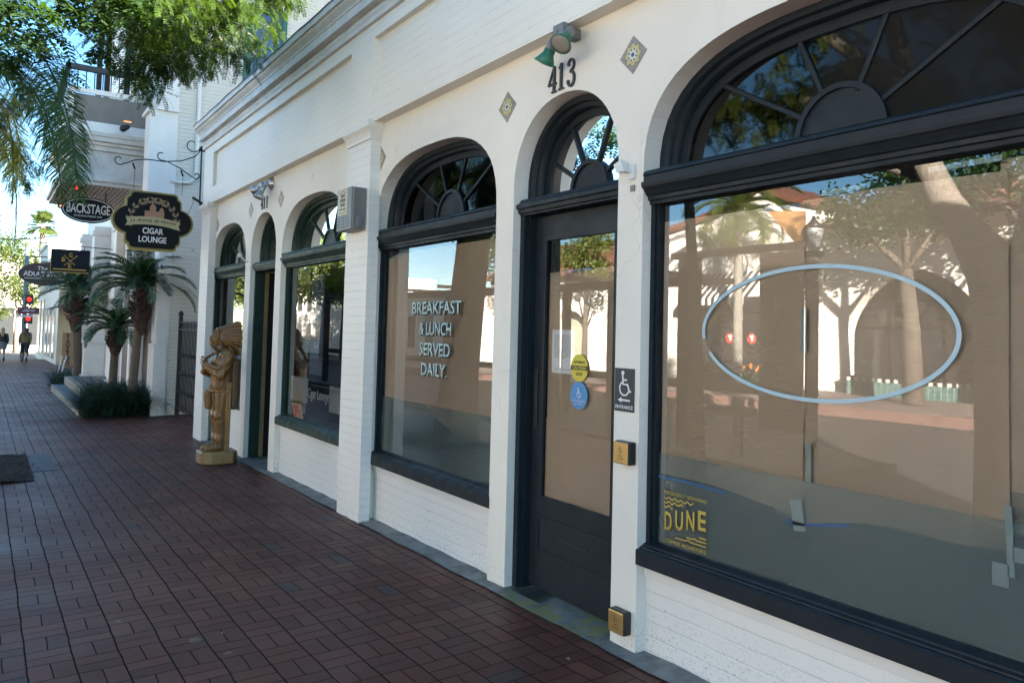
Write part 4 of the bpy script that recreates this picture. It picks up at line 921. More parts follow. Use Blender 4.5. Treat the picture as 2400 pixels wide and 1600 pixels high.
# ================================================================ ground
def slab(name, x0, x1, y0, y1, zf, mat, nx=60, ny=8, th=None, kind='structure'):
    b = B(); G = [[b.bm.verts.new((x0 + (x1 - x0) * i / nx, y0 + (y1 - y0) * j / ny, zf(x0 + (x1 - x0) * i / nx, y0 + (y1 - y0) * j / ny))) for j in range(ny + 1)] for i in range(nx + 1)]
    for i in range(nx):
        for j in range(ny): b.bm.faces.new((G[i][j], G[i + 1][j], G[i + 1][j + 1], G[i][j + 1]))
    if th:
        rim = [G[i][0] for i in range(nx + 1)] + [G[nx][j] for j in range(1, ny + 1)] + [G[i][ny] for i in range(nx - 1, -1, -1)] + [G[0][j] for j in range(ny - 1, 0, -1)]
        low = [b.bm.verts.new(v.co - Vector((0, 0, th))) for v in rim]; n = len(rim)
        for i in range(n): b.bm.faces.new((rim[i], low[i], low[(i + 1) % n], rim[(i + 1) % n]))
        bmesh.ops.recalc_face_normals(b.bm, faces=b.bm.faces)
    o = fin(name, b, mat); tag(o, kind=kind); return o
slab('ground', -260, 80, -160, 120, lambda x, y: gz(x, -5) - 0.20, plain('dry_ground', (0.12, 0.11, 0.10), 0.9), 20, 12)
slab('sidewalk', -49.0, 6.0, -5.3, 3.4, gz, PAVE, 60, 6, 0.18)
slab('road', -52.0, 8, -15.0, -5.3, lambda x, y: gz(x, -5) - 0.13, ASPH, 20, 4)
slab('cross_street', -66, -52.0, -60, 60, lambda x, y: gz(x, -5) - 0.126, plain('pale_asphalt', (0.22, 0.21, 0.19), 0.8, 0.1, 1, 0.2), 4, 4)
slab('far_sidewalk', -51, 6, -20.6, -15.0, lambda x, y: -1.56 + 0.0103 * x, plain('far_brick_paving', (0.30, 0.22, 0.19), 0.75, 0.25, 5, 0.3, 30), 20, 2, 0.3)
def fsw(x): return -1.56 + 0.0103 * x
b = B()
for i in range(26):
    xa, xb = -51 + i * 2.2, -51 + (i + 1) * 2.2
    b.prism([(-15.0, fsw(xa) - .3), (-14.82, fsw(xa) - .3), (-14.82, fsw(xa) + 0.006), (-15.0, fsw(xa) + 0.006)], lambda u, v, d: (d, u, v), xa, xb)
tag(fin('far_kerb', b, plain('red_painted_kerb', (0.22, 0.12, 0.10), 0.8, 0.3, 6)), kind='structure')
b = B(); b.prism([(-5.52, -1.95), (-5.3, -1.95), (-5.3, gz(-10, -4.2) + 0.005), (-5.52, gz(-10, -4.2) + 0.005)], lambda u, v, d: (d, u, v), -49, 6)
tag(fin('kerb', b, CONC), kind='structure')
# worn concrete strip along the wall foot
STRIP = newmat('stained_concrete_strip'); n_, sb = STRIP[1], STRIP[2]; STRIP = STRIP[0]
c_ = mixc(n_, ramp(n_, noise(n_, 7, 6, 0.7), 0.35, 0.65), (0.12, 0.125, 0.12), (0.27, 0.27, 0.25))
sx_ = n_.nodes.new('ShaderNodeSeparateXYZ'); L(n_, pos(n_), sx_.inputs[0])
door_zone = ramp(n_, math_(n_, 'ABSOLUTE', math_(n_, 'ADD', sx_.outputs[0], 3.72)), 0.48, 0.60, (1, 1, 1, 1), (0, 0, 0, 1))
yel = math_(n_, 'MULTIPLY', door_zone, ramp(n_, noise(n_, 5.5, 5, 0.65), 0.47, 0.55))
c_ = mixc(n_, math_(n_, 'MULTIPLY', yel, 0.75), c_, (0.27, 0.25, 0.07))     # worn yellow threshold paint
L(n_, c_, sb.inputs['Base Color']); sb.inputs['Roughness'].default_value = 0.75
bump(n_, sb, noise(n_, 18, 6, 0.7), 0.7, 0.01)
b = B(); nx = 160
R = []
for i in range(nx + 1):
    x = -12.75 + 15.9 * i / nx; e = -0.10 + 0.006 * sin(x * 7) + 0.004 * sin(x * 23)
    R.append([b.bm.verts.new((x, y, gz(x, y) + (0.008 if y < 0 else 0.010 + 0.003 * sin(x * 13)))) for y in (e, -0.04, 0.02, 0.34)])
for i in range(nx):
    for j in range(3):
        f = b.bm.faces.new((R[i][j], R[i + 1][j], R[i + 1][j + 1], R[i][j + 1])); f.smooth = True
tag(fin('concrete_strip', b, STRIP), kind='structure')
# tree pit with grate stones at the left edge
b = B(); nx = 26; H = []
for i in range(nx + 1):
    H.append([b.bm.verts.new((-12.1 + 2.15 * i / nx, -3.7 + 1.39 * j / 18, gz(-12.1 + 2.15 * i / nx, -3.7 + 1.39 * j / 18) + 0.004 + random.uniform(0, 0.03))) for j in range(19)])
for i in range(nx):
    for j in range(18): b.bm.faces.new((H[i][j], H[i + 1][j], H[i + 1][j + 1], H[i][j + 1]))
tag(fin('tree_pit_soil', b, SOIL), kind='structure')
b = B()
for i in range(7): b.box(-12.05 + i * 0.21, -11.86 + i * 0.21, -2.30, -2.045, gz(-12 + i * 0.21, -2.2) - 0.03, gz(-12 + i * 0.21, -2.17) + 0.007)
tag(fin('pit_edge_stones', b, plain('dark_grey_pavers', (0.075, 0.065, 0.07), 0.6, 0.3, 10)), kind='structure')
b = B(); rn_ = random.Random(8)
for i in range(420):
    x, y = rn_.uniform(-12.2, -9.85), rn_.uniform(-3.6, -2.22); s_ = rn_.uniform(0.008, 0.035); a = rn_.uniform(0, 6.3)
    if y > -2.32 and rn_.random() < 0.7: continue
    z = gz(x, y) + (0.02 if y < -2.31 else 0.004) + rn_.uniform(0, .02); dx, dy = cos(a) * s_, sin(a) * s_
    b.poly([(x - dx, y - dy, z), (x + dy * .4, y - dx * .4, z + rn_.uniform(0, .012)), (x + dx, y + dy, z), (x - dy * .4, y + dx * .4, z + rn_.uniform(0, .012))])
tag(fin('bark_mulch', b, plain('bark_mulch_chips', (0.16, 0.115, 0.08), 0.9, 0.8, 30), None, (-11, -2.9, gz(-11, -2.9))), 'loose bark chips and dead leaves in the tree pit', 'mulch', kind='stuff')
# litter on the pavement
LF = plain('dry_leaf', (0.40, 0.26, 0.14), 0.8, 0.3, 50)
for i, (x, y, lb) in enumerate(((-3.15, -0.33, 'small dry leaf on the bricks in front of the charcoal door'), (-4.45, -1.70, 'pale scrap on the bricks at the bottom left'), (-7.6, -1.9, 'tiny pale leaf on the bricks near the tree pit'), (-5.2, -0.45, 'tiny dry leaf on the bricks before the lettered window'))):
    b = B(); z = gz(x, y) + 0.003; s_ = 0.02 - 0.003 * i
    b.poly([(x - s_, y, z), (x, y - s_ * .5, z + .006), (x + s_, y, z + .002), (x, y + s_ * .6, z + .008)]); tag(fin('fallen_leaf', b, LF, None, (x, y, z)), lb, 'leaf', 'scattered leaves')

# ================================================================ wooden statue
def carved(name, ca, cb):
    m = wood(name, ca, cb, 3.0, 0.36); n = m.node_tree; b = n.nodes['Principled BSDF']
    vo = n.nodes.new('ShaderNodeTexVoronoi'); vo.inputs['Scale'].default_value = 34; mp_ = n.nodes.new('ShaderNodeMapping'); mp_.inputs['Scale'].default_value = (1, 1, 0.4)
    L(n, pos(n), mp_.inputs[0]); L(n, mp_.outputs[0], vo.inputs['Vector'])
    old = b.inputs['Normal'].links[0].from_socket; bump(n, b, vo.outputs['Distance'], 0.5, 0.012, old)
    c = b.inputs['Base Color'].links[0].from_socket
    wv = n.nodes.new('ShaderNodeTexWave'); wv.inputs['Scale'].default_value = 9; wv.inputs['Distortion'].default_value = 7; wv.inputs['Detail'].default_value = 3; L(n, mp_.outputs[0], wv.inputs['Vector'])
    geo = n.nodes.new('ShaderNodeNewGeometry'); pt = ramp(n, geo.outputs['Pointiness'], 0.46, 0.54, (0.25, 0.2, 0.15, 1), (1, 1, 1, 1))   # colour darker in the cuts
    c = mixc(n, 1.0, mixc(n, math_(n, 'MULTIPLY', wv.outputs['Fac'], 0.3), c, tuple(x * 0.45 for x in ca)), pt, 'MULTIPLY'); L(n, c, b.inputs['Base Color']); return m
WOODS = carved('carved_honey_wood', (0.30, 0.135, 0.038), (0.47, 0.245, 0.082))
WOODD = wood('dark_stained_carving', (0.11, 0.05, 0.02), (0.20, 0.10, 0.04), 3.0, 0.42)
SXY = Vector((-10.20, -0.345, gz(-10.20, -0.345)))
st = thing('carved_statue', SXY, 'carved wooden figure with feather headdress and folded arms standing beside the open doorway', 'statue')
ORG[st.name] = SXY
def sp(x, y, z): return (SXY.x + x, SXY.y + y, SXY.z + z)
def remesh(o, vox, smooth=2):
    m = o.modifiers.new('r', 'REMESH'); m.mode = 'VOXEL'; m.voxel_size = vox; m.use_smooth_shade = True
    s_ = o.modifiers.new('s', 'SMOOTH'); s_.iterations = smooth; s_.factor = 0.4
b = B()
octo = [(-0.22, -0.15), (-0.13, -0.23), (0.14, -0.23), (0.22, -0.13), (0.22, 0.14), (0.13, 0.21), (-0.14, 0.21), (-0.22, 0.12)]
b.prism(octo, lambda u, v, d: sp(u, v, d), 0.0, 0.155)
bs = fin('plinth', b, wood('pale_plinth_wood', (0.26, 0.14, 0.05), (0.40, 0.25, 0.11)), st)
bv = bs.modifiers.new('b', 'BEVEL'); bv.width = 0.02; bv.segments = 3
b = B()
for s_ in (-1, 1):   # feet and legs (moccasins point to the street, -y)
    b.cap(sp(s_ * 0.085, 0.03, 0.21), sp(s_ * 0.095, -0.15, 0.185), 0.05, 0.036)
    b.cap(sp(s_ * 0.085, 0.02, 0.24), sp(s_ * 0.088, 0.00, 0.52), 0.052, 0.075)
    b.cap(sp(s_ * 0.088, 0.0, 0.54), sp(s_ * 0.085, 0.02, 0.86), 0.074, 0.105)
    b.cap(sp(s_ * 0.088, 0.0, 0.30), sp(s_ * 0.088, 0.0, 0.315), 0.066, 0.066)
    b.cap(sp(s_ * 0.088, -0.005, 0.585), sp(s_ * 0.088, -0.005, 0.60), 0.082, 0.082)
# coat, chest, shoulders
b.cap(sp(-0.06, 0.02, 0.94), sp(-0.06, 0.02, 1.25), 0.125, 0.135); b.cap(sp(0.06, 0.02, 0.94), sp(0.06, 0.02, 1.25), 0.125, 0.135)
b.cap(sp(0, 0.07, 0.90), sp(0, 0.08, 1.25), 0.11, 0.12)
b.cap(sp(-0.15, 0.03, 1.34), sp(0.15, 0.03, 1.34), 0.085, 0.085); b.cap(sp(0, 0.02, 1.34), sp(0, -0.02, 1.46), 0.10, 0.065)
# breechcloth flap and hem band
b.cap(sp(-0.02, -0.13, 0.70), sp(-0.02, -0.14, 0.86), 0.045, 0.05)
# upper arms, forearms folded over the chest
for s_ in (-1, 1):
    b.cap(sp(s_ * 0.20, 0.04, 1.33), sp(s_ * 0.225, -0.06, 1.10), 0.078, 0.068)
    b.cap(sp(s_ * 0.225, -0.06, 1.10), sp(s_ * 0.02, -0.20, 1.17 + 0.04 * s_), 0.066, 0.045)
    b.cap(sp(s_ * 0.02, -0.20, 1.17 + 0.04 * s_), sp(-s_ * 0.07, -0.175, 1.23 + 0.02 * s_), 0.043, 0.036)
# head and face: brow, long nose, lips, chin
b.blob(sp(0, -0.03, 1.545), 0.082, 0.105, 0.115)
b.cap(sp(0, -0.105, 1.60), sp(0, -0.138, 1.552), 0.016, 0.021); b.cap(sp(0, -0.06, 1.62), sp(0, -0.115, 1.615), 0.045, 0.022)
b.cap(sp(0, -0.10, 1.50), sp(0, -0.145, 1.505), 0.03, 0.017); b.cap(sp(0, -0.10, 1.485), sp(0, -0.14, 1.485), 0.03, 0.016); b.cap(sp(0, -0.07, 1.455), sp(0, -0.125, 1.45), 0.04, 0.024)
b.cap(sp(0.055, -0.075, 1.54), sp(0.05, -0.09, 1.53), 0.026, 0.022); b.cap(sp(-0.055, -0.075, 1.54), sp(-0.05, -0.09, 1.53), 0.026, 0.022)
body = fin('figure_body', b, WOODS, st); remesh(body, 0.009, 2)
# carved details laid on the body
b = B()
for s_ in (-1, 1):
    b.cap(sp(s_ * 0.072, -0.045, 1.60), sp(s_ * 0.085, 0.0, 1.37), 0.022, 0.018)     # braids
b.cap(sp(0.02, -0.19, 1.30), sp(0.13, -0.13, 1.36), 0.022, 0.022)
b.cap(sp(0.0, -0.12, 1.43), sp(0.17, -0.10, 1.37), 0.03, 0.03)
rb_ = fin('braids', b, WOODD, st); remesh(rb_, 0.009, 1)
b = B()
for k in range(5):      # fingers of the visible hand wrapped on the arm, thumb above
    b.cap(sp(-0.045 + 0.0 * k, -0.235 + 0.004 * k, 1.285 - 0.019 * k), sp(0.035 - 0.004 * k, -0.232 + 0.003 * k, 1.272 - 0.019 * k), 0.0105, 0.0095)
b.cap(sp(-0.05, -0.21, 1.30), sp(0.0, -0.235, 1.315), 0.012, 0.010)
fin('fingers', b, WOODS, st)
b = B()
for (z0_, wd, dy) in ((0.895, 0.148, 0.02),):    # hem band
    pts = [sp(1.18 * wd * cos(2 * pi * i / 32), dy + wd * 1.02 * sin(2 * pi * i / 32), z0_) for i in range(32)]
    b.tube(pts, 0.014, 6, closed=True)
for s_ in (-1, 1):
    b.tube([sp(s_ * 0.205, 0.09, 1.40), sp(s_ * 0.285, 0.02, 1.27), sp(s_ * 0.25, -0.10, 1.18), sp(s_ * 0.12, -0.215, 1.24)], [0.012, 0.02, 0.02, 0.012], 8)
    b.tube([sp(s_ * 0.17, 0.13, 1.30), sp(s_ * 0.29, 0.0, 1.17), sp(s_ * 0.24, -0.13, 1.10)], 0.012, 8)
b.box(*[v for p in ((SXY.x + 0.145, SXY.x + 0.185), (SXY.y + 0.035, SXY.y + 0.095), (SXY.z + 0.165, SXY.z + 1.0)) for v in p], bev=0.008)
b.box(*[v for p in ((SXY.x - 0.185, SXY.x - 0.145), (SXY.y + 0.035, SXY.y + 0.095), (SXY.z + 0.165, SXY.z + 1.0)) for v in p], bev=0.008)
fin('sleeve_bands', b, WOODS, st)
for s_ in (-1, 1):      # notched fringe down each leg
    b = B(); b.box(SXY.x + s_ * 0.152 - 0.004, SXY.x + s_ * 0.152 + 0.004, SXY.y + 0.01, SXY.y + 0.04, SXY.z + 0.21, SXY.z + 0.95)
    for i in range(34):
        z_ = SXY.z + 0.22 + i * 0.021; b.box(SXY.x + s_ * 0.158 - 0.01, SXY.x + s_ * 0.158 + 0.01, SXY.y + 0.005, SXY.y + 0.036, z_, z_ + 0.011)
    fin('fringe', b, WOODD, st)
b = B(); b.box(SXY.x - 0.12, SXY.x + 0.16, SXY.y + 0.10, SXY.y + 0.20, SXY.z + 0.66, SXY.z + 1.30, 0.03); fin('coat_tail', b, WOODD, st)
# feather headdress: fan of carved feathers sweeping back from the brow
b = B()
for i in range(21):
    a = radians(-128 + 256 * i / 20)
    ex, ez = sin(a), cos(a)
    p0 = Vector(sp(ex * 0.085, -0.045, 1.57 + ez * 0.095)); k_ = 0.19 if ez > 0 else 0.16
    pm = Vector(sp(ex * 0.12, 0.08, 1.56 + ez * 0.155)); p1 = Vector(sp(ex * 0.14, 0.185 + 0.012 * (i % 2), 1.555 + ez * k_))
    b.cap(p0, pm, 0.014, 0.020); b.cap(pm, p1, 0.020, 0.024)
b.blob(sp(0, 0.06, 1.56), 0.10, 0.11, 0.13)
for i in range(5): b.cap(sp(-0.10 + 0.05 * i, 0.13, 1.48), sp(-0.10 + 0.05 * i, 0.20, 1.37 - 0.02 * (i % 2)), 0.030, 0.022)
hd = fin('feather_headdress', b, WOODS, st); remesh(hd, 0.0065, 1)
b = B()
pts = [sp(0.088 * sin(radians(-115 + 230 * i / 26)), -0.062, 1.575 + 0.092 * cos(radians(-115 + 230 * i / 26))) for i in range(27)]
b.tube(pts, 0.016, 8)
for i in range(27): b.blob(pts[i], 0.011, 0.02, 0.011, sub=1) if i % 2 else None
fin('beaded_band', b, WOODD, st)

# ================================================================ hanging cigar lounge sign
SGX = -13.2
sg = thing('hanging_sign', (SGX, -0.72, 1.05), 'black and gold shaped CIGAR LOUNGE sign hanging from a scrolled iron bracket', 'sign')
GOLD = plain('gold_sign_edge', (0.42, 0.34, 0.10), 0.6, 0.15, 20, 0); SBLK = plain('black_sign_paint', (0.009, 0.011, 0.013), 0.5, 0.1, 5, 0, spec=0.12)
def shield(cu, cv, sx, sz):
    "outline of the sign: rounded square body, notched corners and round side lobes"
    q = []
    quarter = [(0.0, 0.515), (0.295, 0.510), (0.335, 0.49), (0.352, 0.455), (0.352, 0.425), (0.385, 0.405), (0.405, 0.37), (0.408, 0.24), (0.44, 0.235), (0.50, 0.20), (0.555, 0.14), (0.588, 0.06), (0.592, 0.0)]
    for (u, v) in quarter: q.append((u, v))
    for (u, v) in quarter[::-1][1:]: q.append((u, -v * 0.97))
    for (u, v) in quarter[1:]: q.append((-u, -v * 0.97))
    for (u, v) in quarter[::-1][1:-1]: q.append((-u, v))
    return [(cu + u * sx, cv + v * sz) for u, v in q][::-1]
CU, CV = -0.722, 1.565
b = B(); b.prism(shield(CU, CV, 1.0, 0.915), SX(SGX), 0.03, -0.02); fin('gold_backing', b, GOLD, sg)
b = B(); b.prism(shield(CU + .004, CV + 0.006, 0.965, 0.872), SX(SGX), -0.0205, -0.028); fin('sign_face', b, SBLK, sg)
b = B(); b.ribbon(shield(CU + .004, CV + 0.006, 0.945, 0.852), 0.006, SX(SGX), -0.0282, -0.0292, closed=True); fin('gold_line', b, GOLD, sg)
CRB = plain('cream_banner_paint', (0.42, 0.38, 0.21), 0.5, 0.1, 8, 0)
b = B(); n = 14; Tp = [(CU - 0.395 + 0.79 * i / n, CV + 0.085 - 0.20 * ((i / n - .5) ** 2) - 0.02 * i / n) for i in range(n + 1)]
Bt = [(u, v - 0.125) for u, v in Tp]; pts = Tp + [(CU + 0.365, Tp[-1][1] - 0.06)] + Bt[::-1] + [(CU - 0.365, Tp[0][1] - 0.06)]
b.prism(pts[::-1], SX(SGX), -0.0282, -0.033); fin('cream_ribbon', b, CRB, sg)
text('letter_row', 'La Aroma de Havana', SBLK, 0.046, SX(SGX + 0.033), 0.001, sg, 0.66, u0=CU, v0=CV + 0.018, shear=0.35, arc=-0.20, bold=0.006)
text('letter_row', 'CIGAR', SW, 0.088, SX(SGX + 0.028), 0.002, sg, 0.30, u0=CU, v0=CV - 0.145, bold=0.025)
text('letter_row', 'LOUNGE', SW, 0.088, SX(SGX + 0.028), 0.002, sg, 0.40, u0=CU, v0=CV - 0.278, bold=0.025)
TERR = plain('terracotta_print', (0.38, 0.20, 0.12), 0.5, 0.15, 20, 0)
b = B(); b.box(SGX + .0282, SGX + .031, CU - 0.13, CU + 0.15, CV + 0.07, CV + 0.165)
b.prism([(CU - .06, CV + .16), (CU + .03, CV + .16), (CU + .03, CV + .235), (CU + .008, CV + .265), (CU - .015, CV + .30), (CU - .038, CV + .265), (CU - .06, CV + .235)], SX(SGX), -0.0283, -0.0312)
b.prism([(CU + .08, CV + .16), (CU + .14, CV + .16), (CU + .14, CV + .20), (CU + .11, CV + .235), (CU + .08, CV + .20)], SX(SGX), -0.0283, -0.0312); fin('fort_emblem', b, TERR, sg)
LFG = plain('bronze_leaf_print', (0.26, 0.19, 0.10), 0.5, 0.15, 20, 0)
for s_ in (-1, 1):
    b = B()
    for i in range(8):
        t = i / 7; a = radians(205 - 130 * t) if s_ < 0 else radians(-25 + 130 * t)
        c = (CU + 0.335 * cos(a), CV + 0.03 + 0.30 * sin(a))
        for k in (-1, 1):
            d_ = a + pi / 2 * (-1 if s_ < 0 else 1) + k * 0.55
            e = (cos(d_), sin(d_)); p_ = (-e[1], e[0])
            L_ = 0.085; W_ = 0.021; o_ = (c[0] + e[0] * 0.01, c[1] + e[1] * 0.01)
            b.prism([(o_[0], o_[1]), (o_[0] + e[0] * L_ * .5 + p_[0] * W_, o_[1] + e[1] * L_ * .5 + p_[1] * W_), (o_[0] + e[0] * L_, o_[1] + e[1] * L_), (o_[0] + e[0] * L_ * .5 - p_[0] * W_, o_[1] + e[1] * L_ * .5 - p_[1] * W_)], SX(SGX), -0.0282, -0.0296 - .0004 * k)
    b.ribbon([(CU + 0.335 * cos(radians(205 - 130 * t / 10) if s_ < 0 else radians(-25 + 130 * t / 10)), CV + 0.03 + 0.30 * sin(radians(205 - 130 * t / 10) if s_ < 0 else radians(-25 + 130 * t / 10))) for t in range(11)], 0.008, SX(SGX), -0.0282, -0.0302)
    fin('laurel_branch', b, LFG, sg)
def spiral(cu, cv, r0, r1, a0, a1, n=26): return [(cu + (r0 + (r1 - r0) * i / n) * cos(a0 + (a1 - a0) * i / n), cv + (r0 + (r1 - r0) * i / n) * sin(a0 + (a1 - a0) * i / n)) for i in range(n + 1)]
br = thing('iron_bracket', (SGX, -0.02, 1.94), 'scrolled black wrought iron bracket at the building corner carrying the CIGAR LOUNGE sign', 'bracket')
def rod(b, pts, r=0.009, x=SGX): b.tube([(x, u, v) for u, v in pts], r, 7)
b = B(); b.tube([(SGX + 0.0, -0.045, 1.92), (SGX + 0.0, -0.05, 2.86)], 0.013, 8)
b.box(SGX - 0.02, SGX + 0.02, -0.09, 0.05, 2.78, 2.83); b.box(SGX - .02, SGX + .02, -0.05, 0.05, 1.90, 1.94); fin('upright', b, BLACKM, br)
b = B()
rod(b, spiral(-0.19, 2.86, 0.055, 0.125, radians(-300), radians(0)) + [(-0.055, 2.80)])
rod(b, [(-0.06, 2.80), (-0.15, 2.68), (-0.35, 2.58), (-0.6, 2.535), (-0.85, 2.535), (-1.02, 2.50), (-1.13, 2.44)] + spiral(-1.24, 2.475, 0.085, 0.03, radians(-30), radians(-330)))
rod(b, spiral(-0.64, 2.63, 0.03, 0.085, radians(60), radians(290)) + [(-0.55, 2.54), (-0.38, 2.47), (-0.2, 2.36), (-0.12, 2.32)] + spiral(-0.115, 2.375, 0.055, 0.02, radians(-80), radians(200)))
fin('scrollwork', b, BLACKM, br)
for (u, v, l) in ((-1.03, 2.42, 0.40), (-0.33, 2.40, 0.40)):
    b = B(); b.tube([(SGX, u - 0.02, v + 0.03), (SGX, u + 0.015, v - 0.06)], 0.014, 8); b.tube([(SGX, u + .015, v - 0.05), (SGX, u + 0.01, v - l + 0.04)], 0.004, 5); fin('hanging_chain', b, BLACKM, br)
b = B(); b.tube([(SGX, 0.0, 1.93), (SGX - 0.0, -0.16, 2.02)], 0.022, 8); b.tube([(SGX, -0.15, 2.0), (SGX, -0.145, 1.93), (SGX, -0.22, 1.72)], 0.004, 5); fin('side_arm', b, BLACKM, br)
# ================================================================ white brick theatre building with balcony (beyond the alley)
TX = -16.25
SHW = plain('shaded_white_paint', (0.74, 0.72, 0.68), 0.55, 0.10, 3, 0.3, 40)
MARO = plain('dark_maroon_wood', (0.07, 0.03, 0.03), 0.5, 0.3, 10, 0)
th = thing('theatre_building', (-21, 0.5, -1.83), 'tall white painted brick building with projecting balcony and dark doors', 'building')
b = B(); b.box(-27.2, TX, 0.14, 9.0, -2.1, 9.6); fin('side_wall', b, BRS, th)
b = B(); b.box(-27.2, TX + 0.012, -0.02, 0.139, -2.1, 9.6); fin('front_wall', b, SHW, th)
# corner pier, stepped
b = B(); b.box(TX - 0.55, TX + 0.03, -0.125, 0.12, -2.0, -0.41, 0.01); b.box(TX - 0.50, TX + 0.02, -0.075, 0.10, -0.41, 2.45); b.box(TX - .42, TX + 0.035, -0.10, -0.02, -0.36, 2.2, 0.008)
b.box(TX - 0.55, TX + 0.04, -0.36, 0.125, 2.5, 4.10); fin('corner_pier', b, SHW, th)
# carved console under the wing wall
b = B()
b.prism([(0.10, 1.95), (-0.02, 1.95), (-0.07, 2.03), (-0.03, 2.10), (-0.13, 2.17), (-0.16, 2.26), (-0.11, 2.34), (-0.22, 2.40), (-0.30, 2.5), (0.10, 2.5)], lambda u, v, d: (d, u, v), TX - 0.5, TX + 0.05); fin('console', b, TRIM, th)
b = B()
b.box(TX - 0.6, TX + 0.06, -0.42, -0.36, 4.05, 4.12); b.box(TX - 0.3, TX + 0.10, -0.26, 0.13, 4.10, 4.16); b.box(TX - .25, TX + 0.08, -0.16, 0.13, 4.16, 4.75); b.lathe([(0.12, 0), (0.14, .05), (0.11, .1), (0.11, 2.9)], (TX - .05, -0.03, 4.76), seg=20); fin('upper_column', b, SHW, th)
# door bays
for (xa, xb) in ((-17.95, -17.05), (-20.9, -19.6), (-23.0, -22.0)):
    b = B(); b.box(xa, xb, -0.028, 0.0, -1.7, 1.75); fin('door', b, MARO, th)
for (xa, xb, yo, zt) in ((-18.35, -18.0, -0.16, 2.5), (-19.45, -19.2, -0.12, 2.5), (-21.9, -21.3, -0.22, 2.5), (-24.6, -24.0, -0.55, -0.35), (-24.5, -24.05, -0.42, 2.6), (-26.9, -26.4, -0.5, 2.6)):
    b = B(); b.box(xa, xb, yo, -0.021, -2.0, zt, 0.02); b.box(xa - .04, xb + .04, yo - 0.04, -0.021, zt - 0.25, zt - 0.12, 0.01); b.box(xa - .05, xb + .05, yo - 0.05, -0.021, -1.7, -1.45, 0.01); fin('pilaster', b, SHW, th)
# balcony
BX1 = -17.6; BX0 = -21.2; YF = -1.70
b = B()
for (z0_, z1_, e, ) in ((2.72, 2.80, 0.0), (2.80, 2.87, 0.05), (2.87, 2.93, 0.03), (2.93, 3.45, -0.16), (3.45, 3.55, -0.10), (3.55, 3.62, -0.05), (3.62, 3.72, 0.02), (3.72, 3.80, 0.05)):
    b.box(BX0 - e, BX1 + e, YF - e, -0.021, z0_ + 0.0005, z1_, 0.006)
fin('balcony_cornice', b, plain('grimy_balcony_trim', (0.60, 0.56, 0.51), 0.6, 0.25, 4, 0.4, 30), th)
SOF = striped('beadboard_soffit', 1, 0.085, (0.70, 0.63, 0.58), (0.30, 0.25, 0.23), 0.22)
b = B(); b.box(BX0 + .12, BX1 - .12, YF + .12, -0.03, 2.700, 2.719); fin('soffit', b, SOF, th)
b = B(); b.box(BX0 + .1, BX1 - .1, YF + .1, -0.022, 3.80, 4.02); frame = b
b.box(BX1 - .16, BX1 - 0.1, YF + .08, -0.022, 4.58, 4.68); fin('balcony_parapet', b, SHW, th)
b = B(); b.box(BX1 - 0.20, BX1 - 0.13, YF + .15, -0.1, 4.02, 4.56); fin('balcony_recess', b, plain('grey_brown_recess', (0.20, 0.18, 0.165), 0.8, 0.2, 4), th)
for (ya, yb_) in ((YF + .06, YF + .15), (-0.12, -0.022)):
    b = B(); b.box(BX1 - .17, BX1 - .08, ya, yb_, 3.8, 4.70); fin('balcony_post', b, SHW, th)
b = B(); b.box(BX0, BX1 - .1, YF + .05, YF + .12, 3.8, 4.68); fin('balcony_parapet', b, SHW, th)
# railing
b = B(); b.box(BX1 - .17, BX1 - .05, YF - 0.02, -0.15, 5.02, 5.13, 0.01); b.box(BX0, BX1 - 0.05, YF - 0.02, YF + .08, 5.02, 5.13, 0.01); fin('balcony_handrail', b, BLACKM, th)
BLR = plain('blue_black_railing', (0.015, 0.03, 0.10), 0.4, 0.2, 10, 0)
b = B()
y = YF + .05
while y < -0.2: b.tube([(BX1 - .11, y, 4.66), (BX1 - .11, y, 5.04)], 0.011, 6); y += 0.15
x = BX0
while x < BX1 - .2: b.tube([(x, YF + .03, 4.66), (x, YF + .03, 5.04)], 0.011, 5); x += 0.3
fin('balcony_balusters', b, BLR, th)
b = B()
for x, y in ((-18.2, -0.55), (-18.9, -0.85), (-20.0, -0.9)): b.box(x - .09, x + .09, y - .05, y + .05, 4.6, 8.5)
fin('balcony_column', b, DARKWOOD, th)
# pinch: downpipe and stain on the side wall
b = B(); b.tube([(TX + .06, 0.50, 8.0), (TX + .06, 0.50, 2.95), (TX + .06, 0.47, 2.85), (TX + .06, 0.40, 2.77), (TX + .06, 0.22, 2.74), (TX + .06, 0.05, 2.76)], 0.035, 10); fin('downpipe', b, TRIM, th)
b = B(); b.tube([(TX + .03, 0.118, 8.0), (TX + .03, 0.118, 2.75), (TX + .03, 0.12, 2.45)], 0.008, 6); fin('conduit', b, BLACKM, th)
wn2 = B(); frame_with_hole(wn2, TX - 0.02, TX + 0.03, 0, 1, TX - 0.02, TX + .03, 0, 1, 0, 0) if False else None
wn2.box(TX + 0.001, TX + .05, 1.33, 1.42, 4.95, 6.6); wn2.box(TX + 0.001, TX + .05, 2.1, 2.2, 4.95, 6.6); wn2.box(TX + 0.001, TX + .049, 1.42, 2.1, 4.95, 5.03); wn2.box(TX + 0.001, TX + .049, 1.42, 2.1, 6.5, 6.6); wn2.box(TX + .001, TX + .045, 1.42, 2.1, 5.75, 5.80)
ws = fin('side_window', wn2, plain('green_window_trim', (0.03, 0.13, 0.09), 0.4, 0.2, 10), th)
wn3 = B(); wn3.poly([(TX + 0.02, 1.42, 5.03), (TX + .02, 2.1, 5.03), (TX + .02, 2.1, 6.5), (TX + .02, 1.42, 6.5)]); fin('window_glass', wn3, plain('sky_reflecting_glass', (0.05, 0.06, 0.08), 0.05, 0.0, 1, 0, spec=1.0), ws)
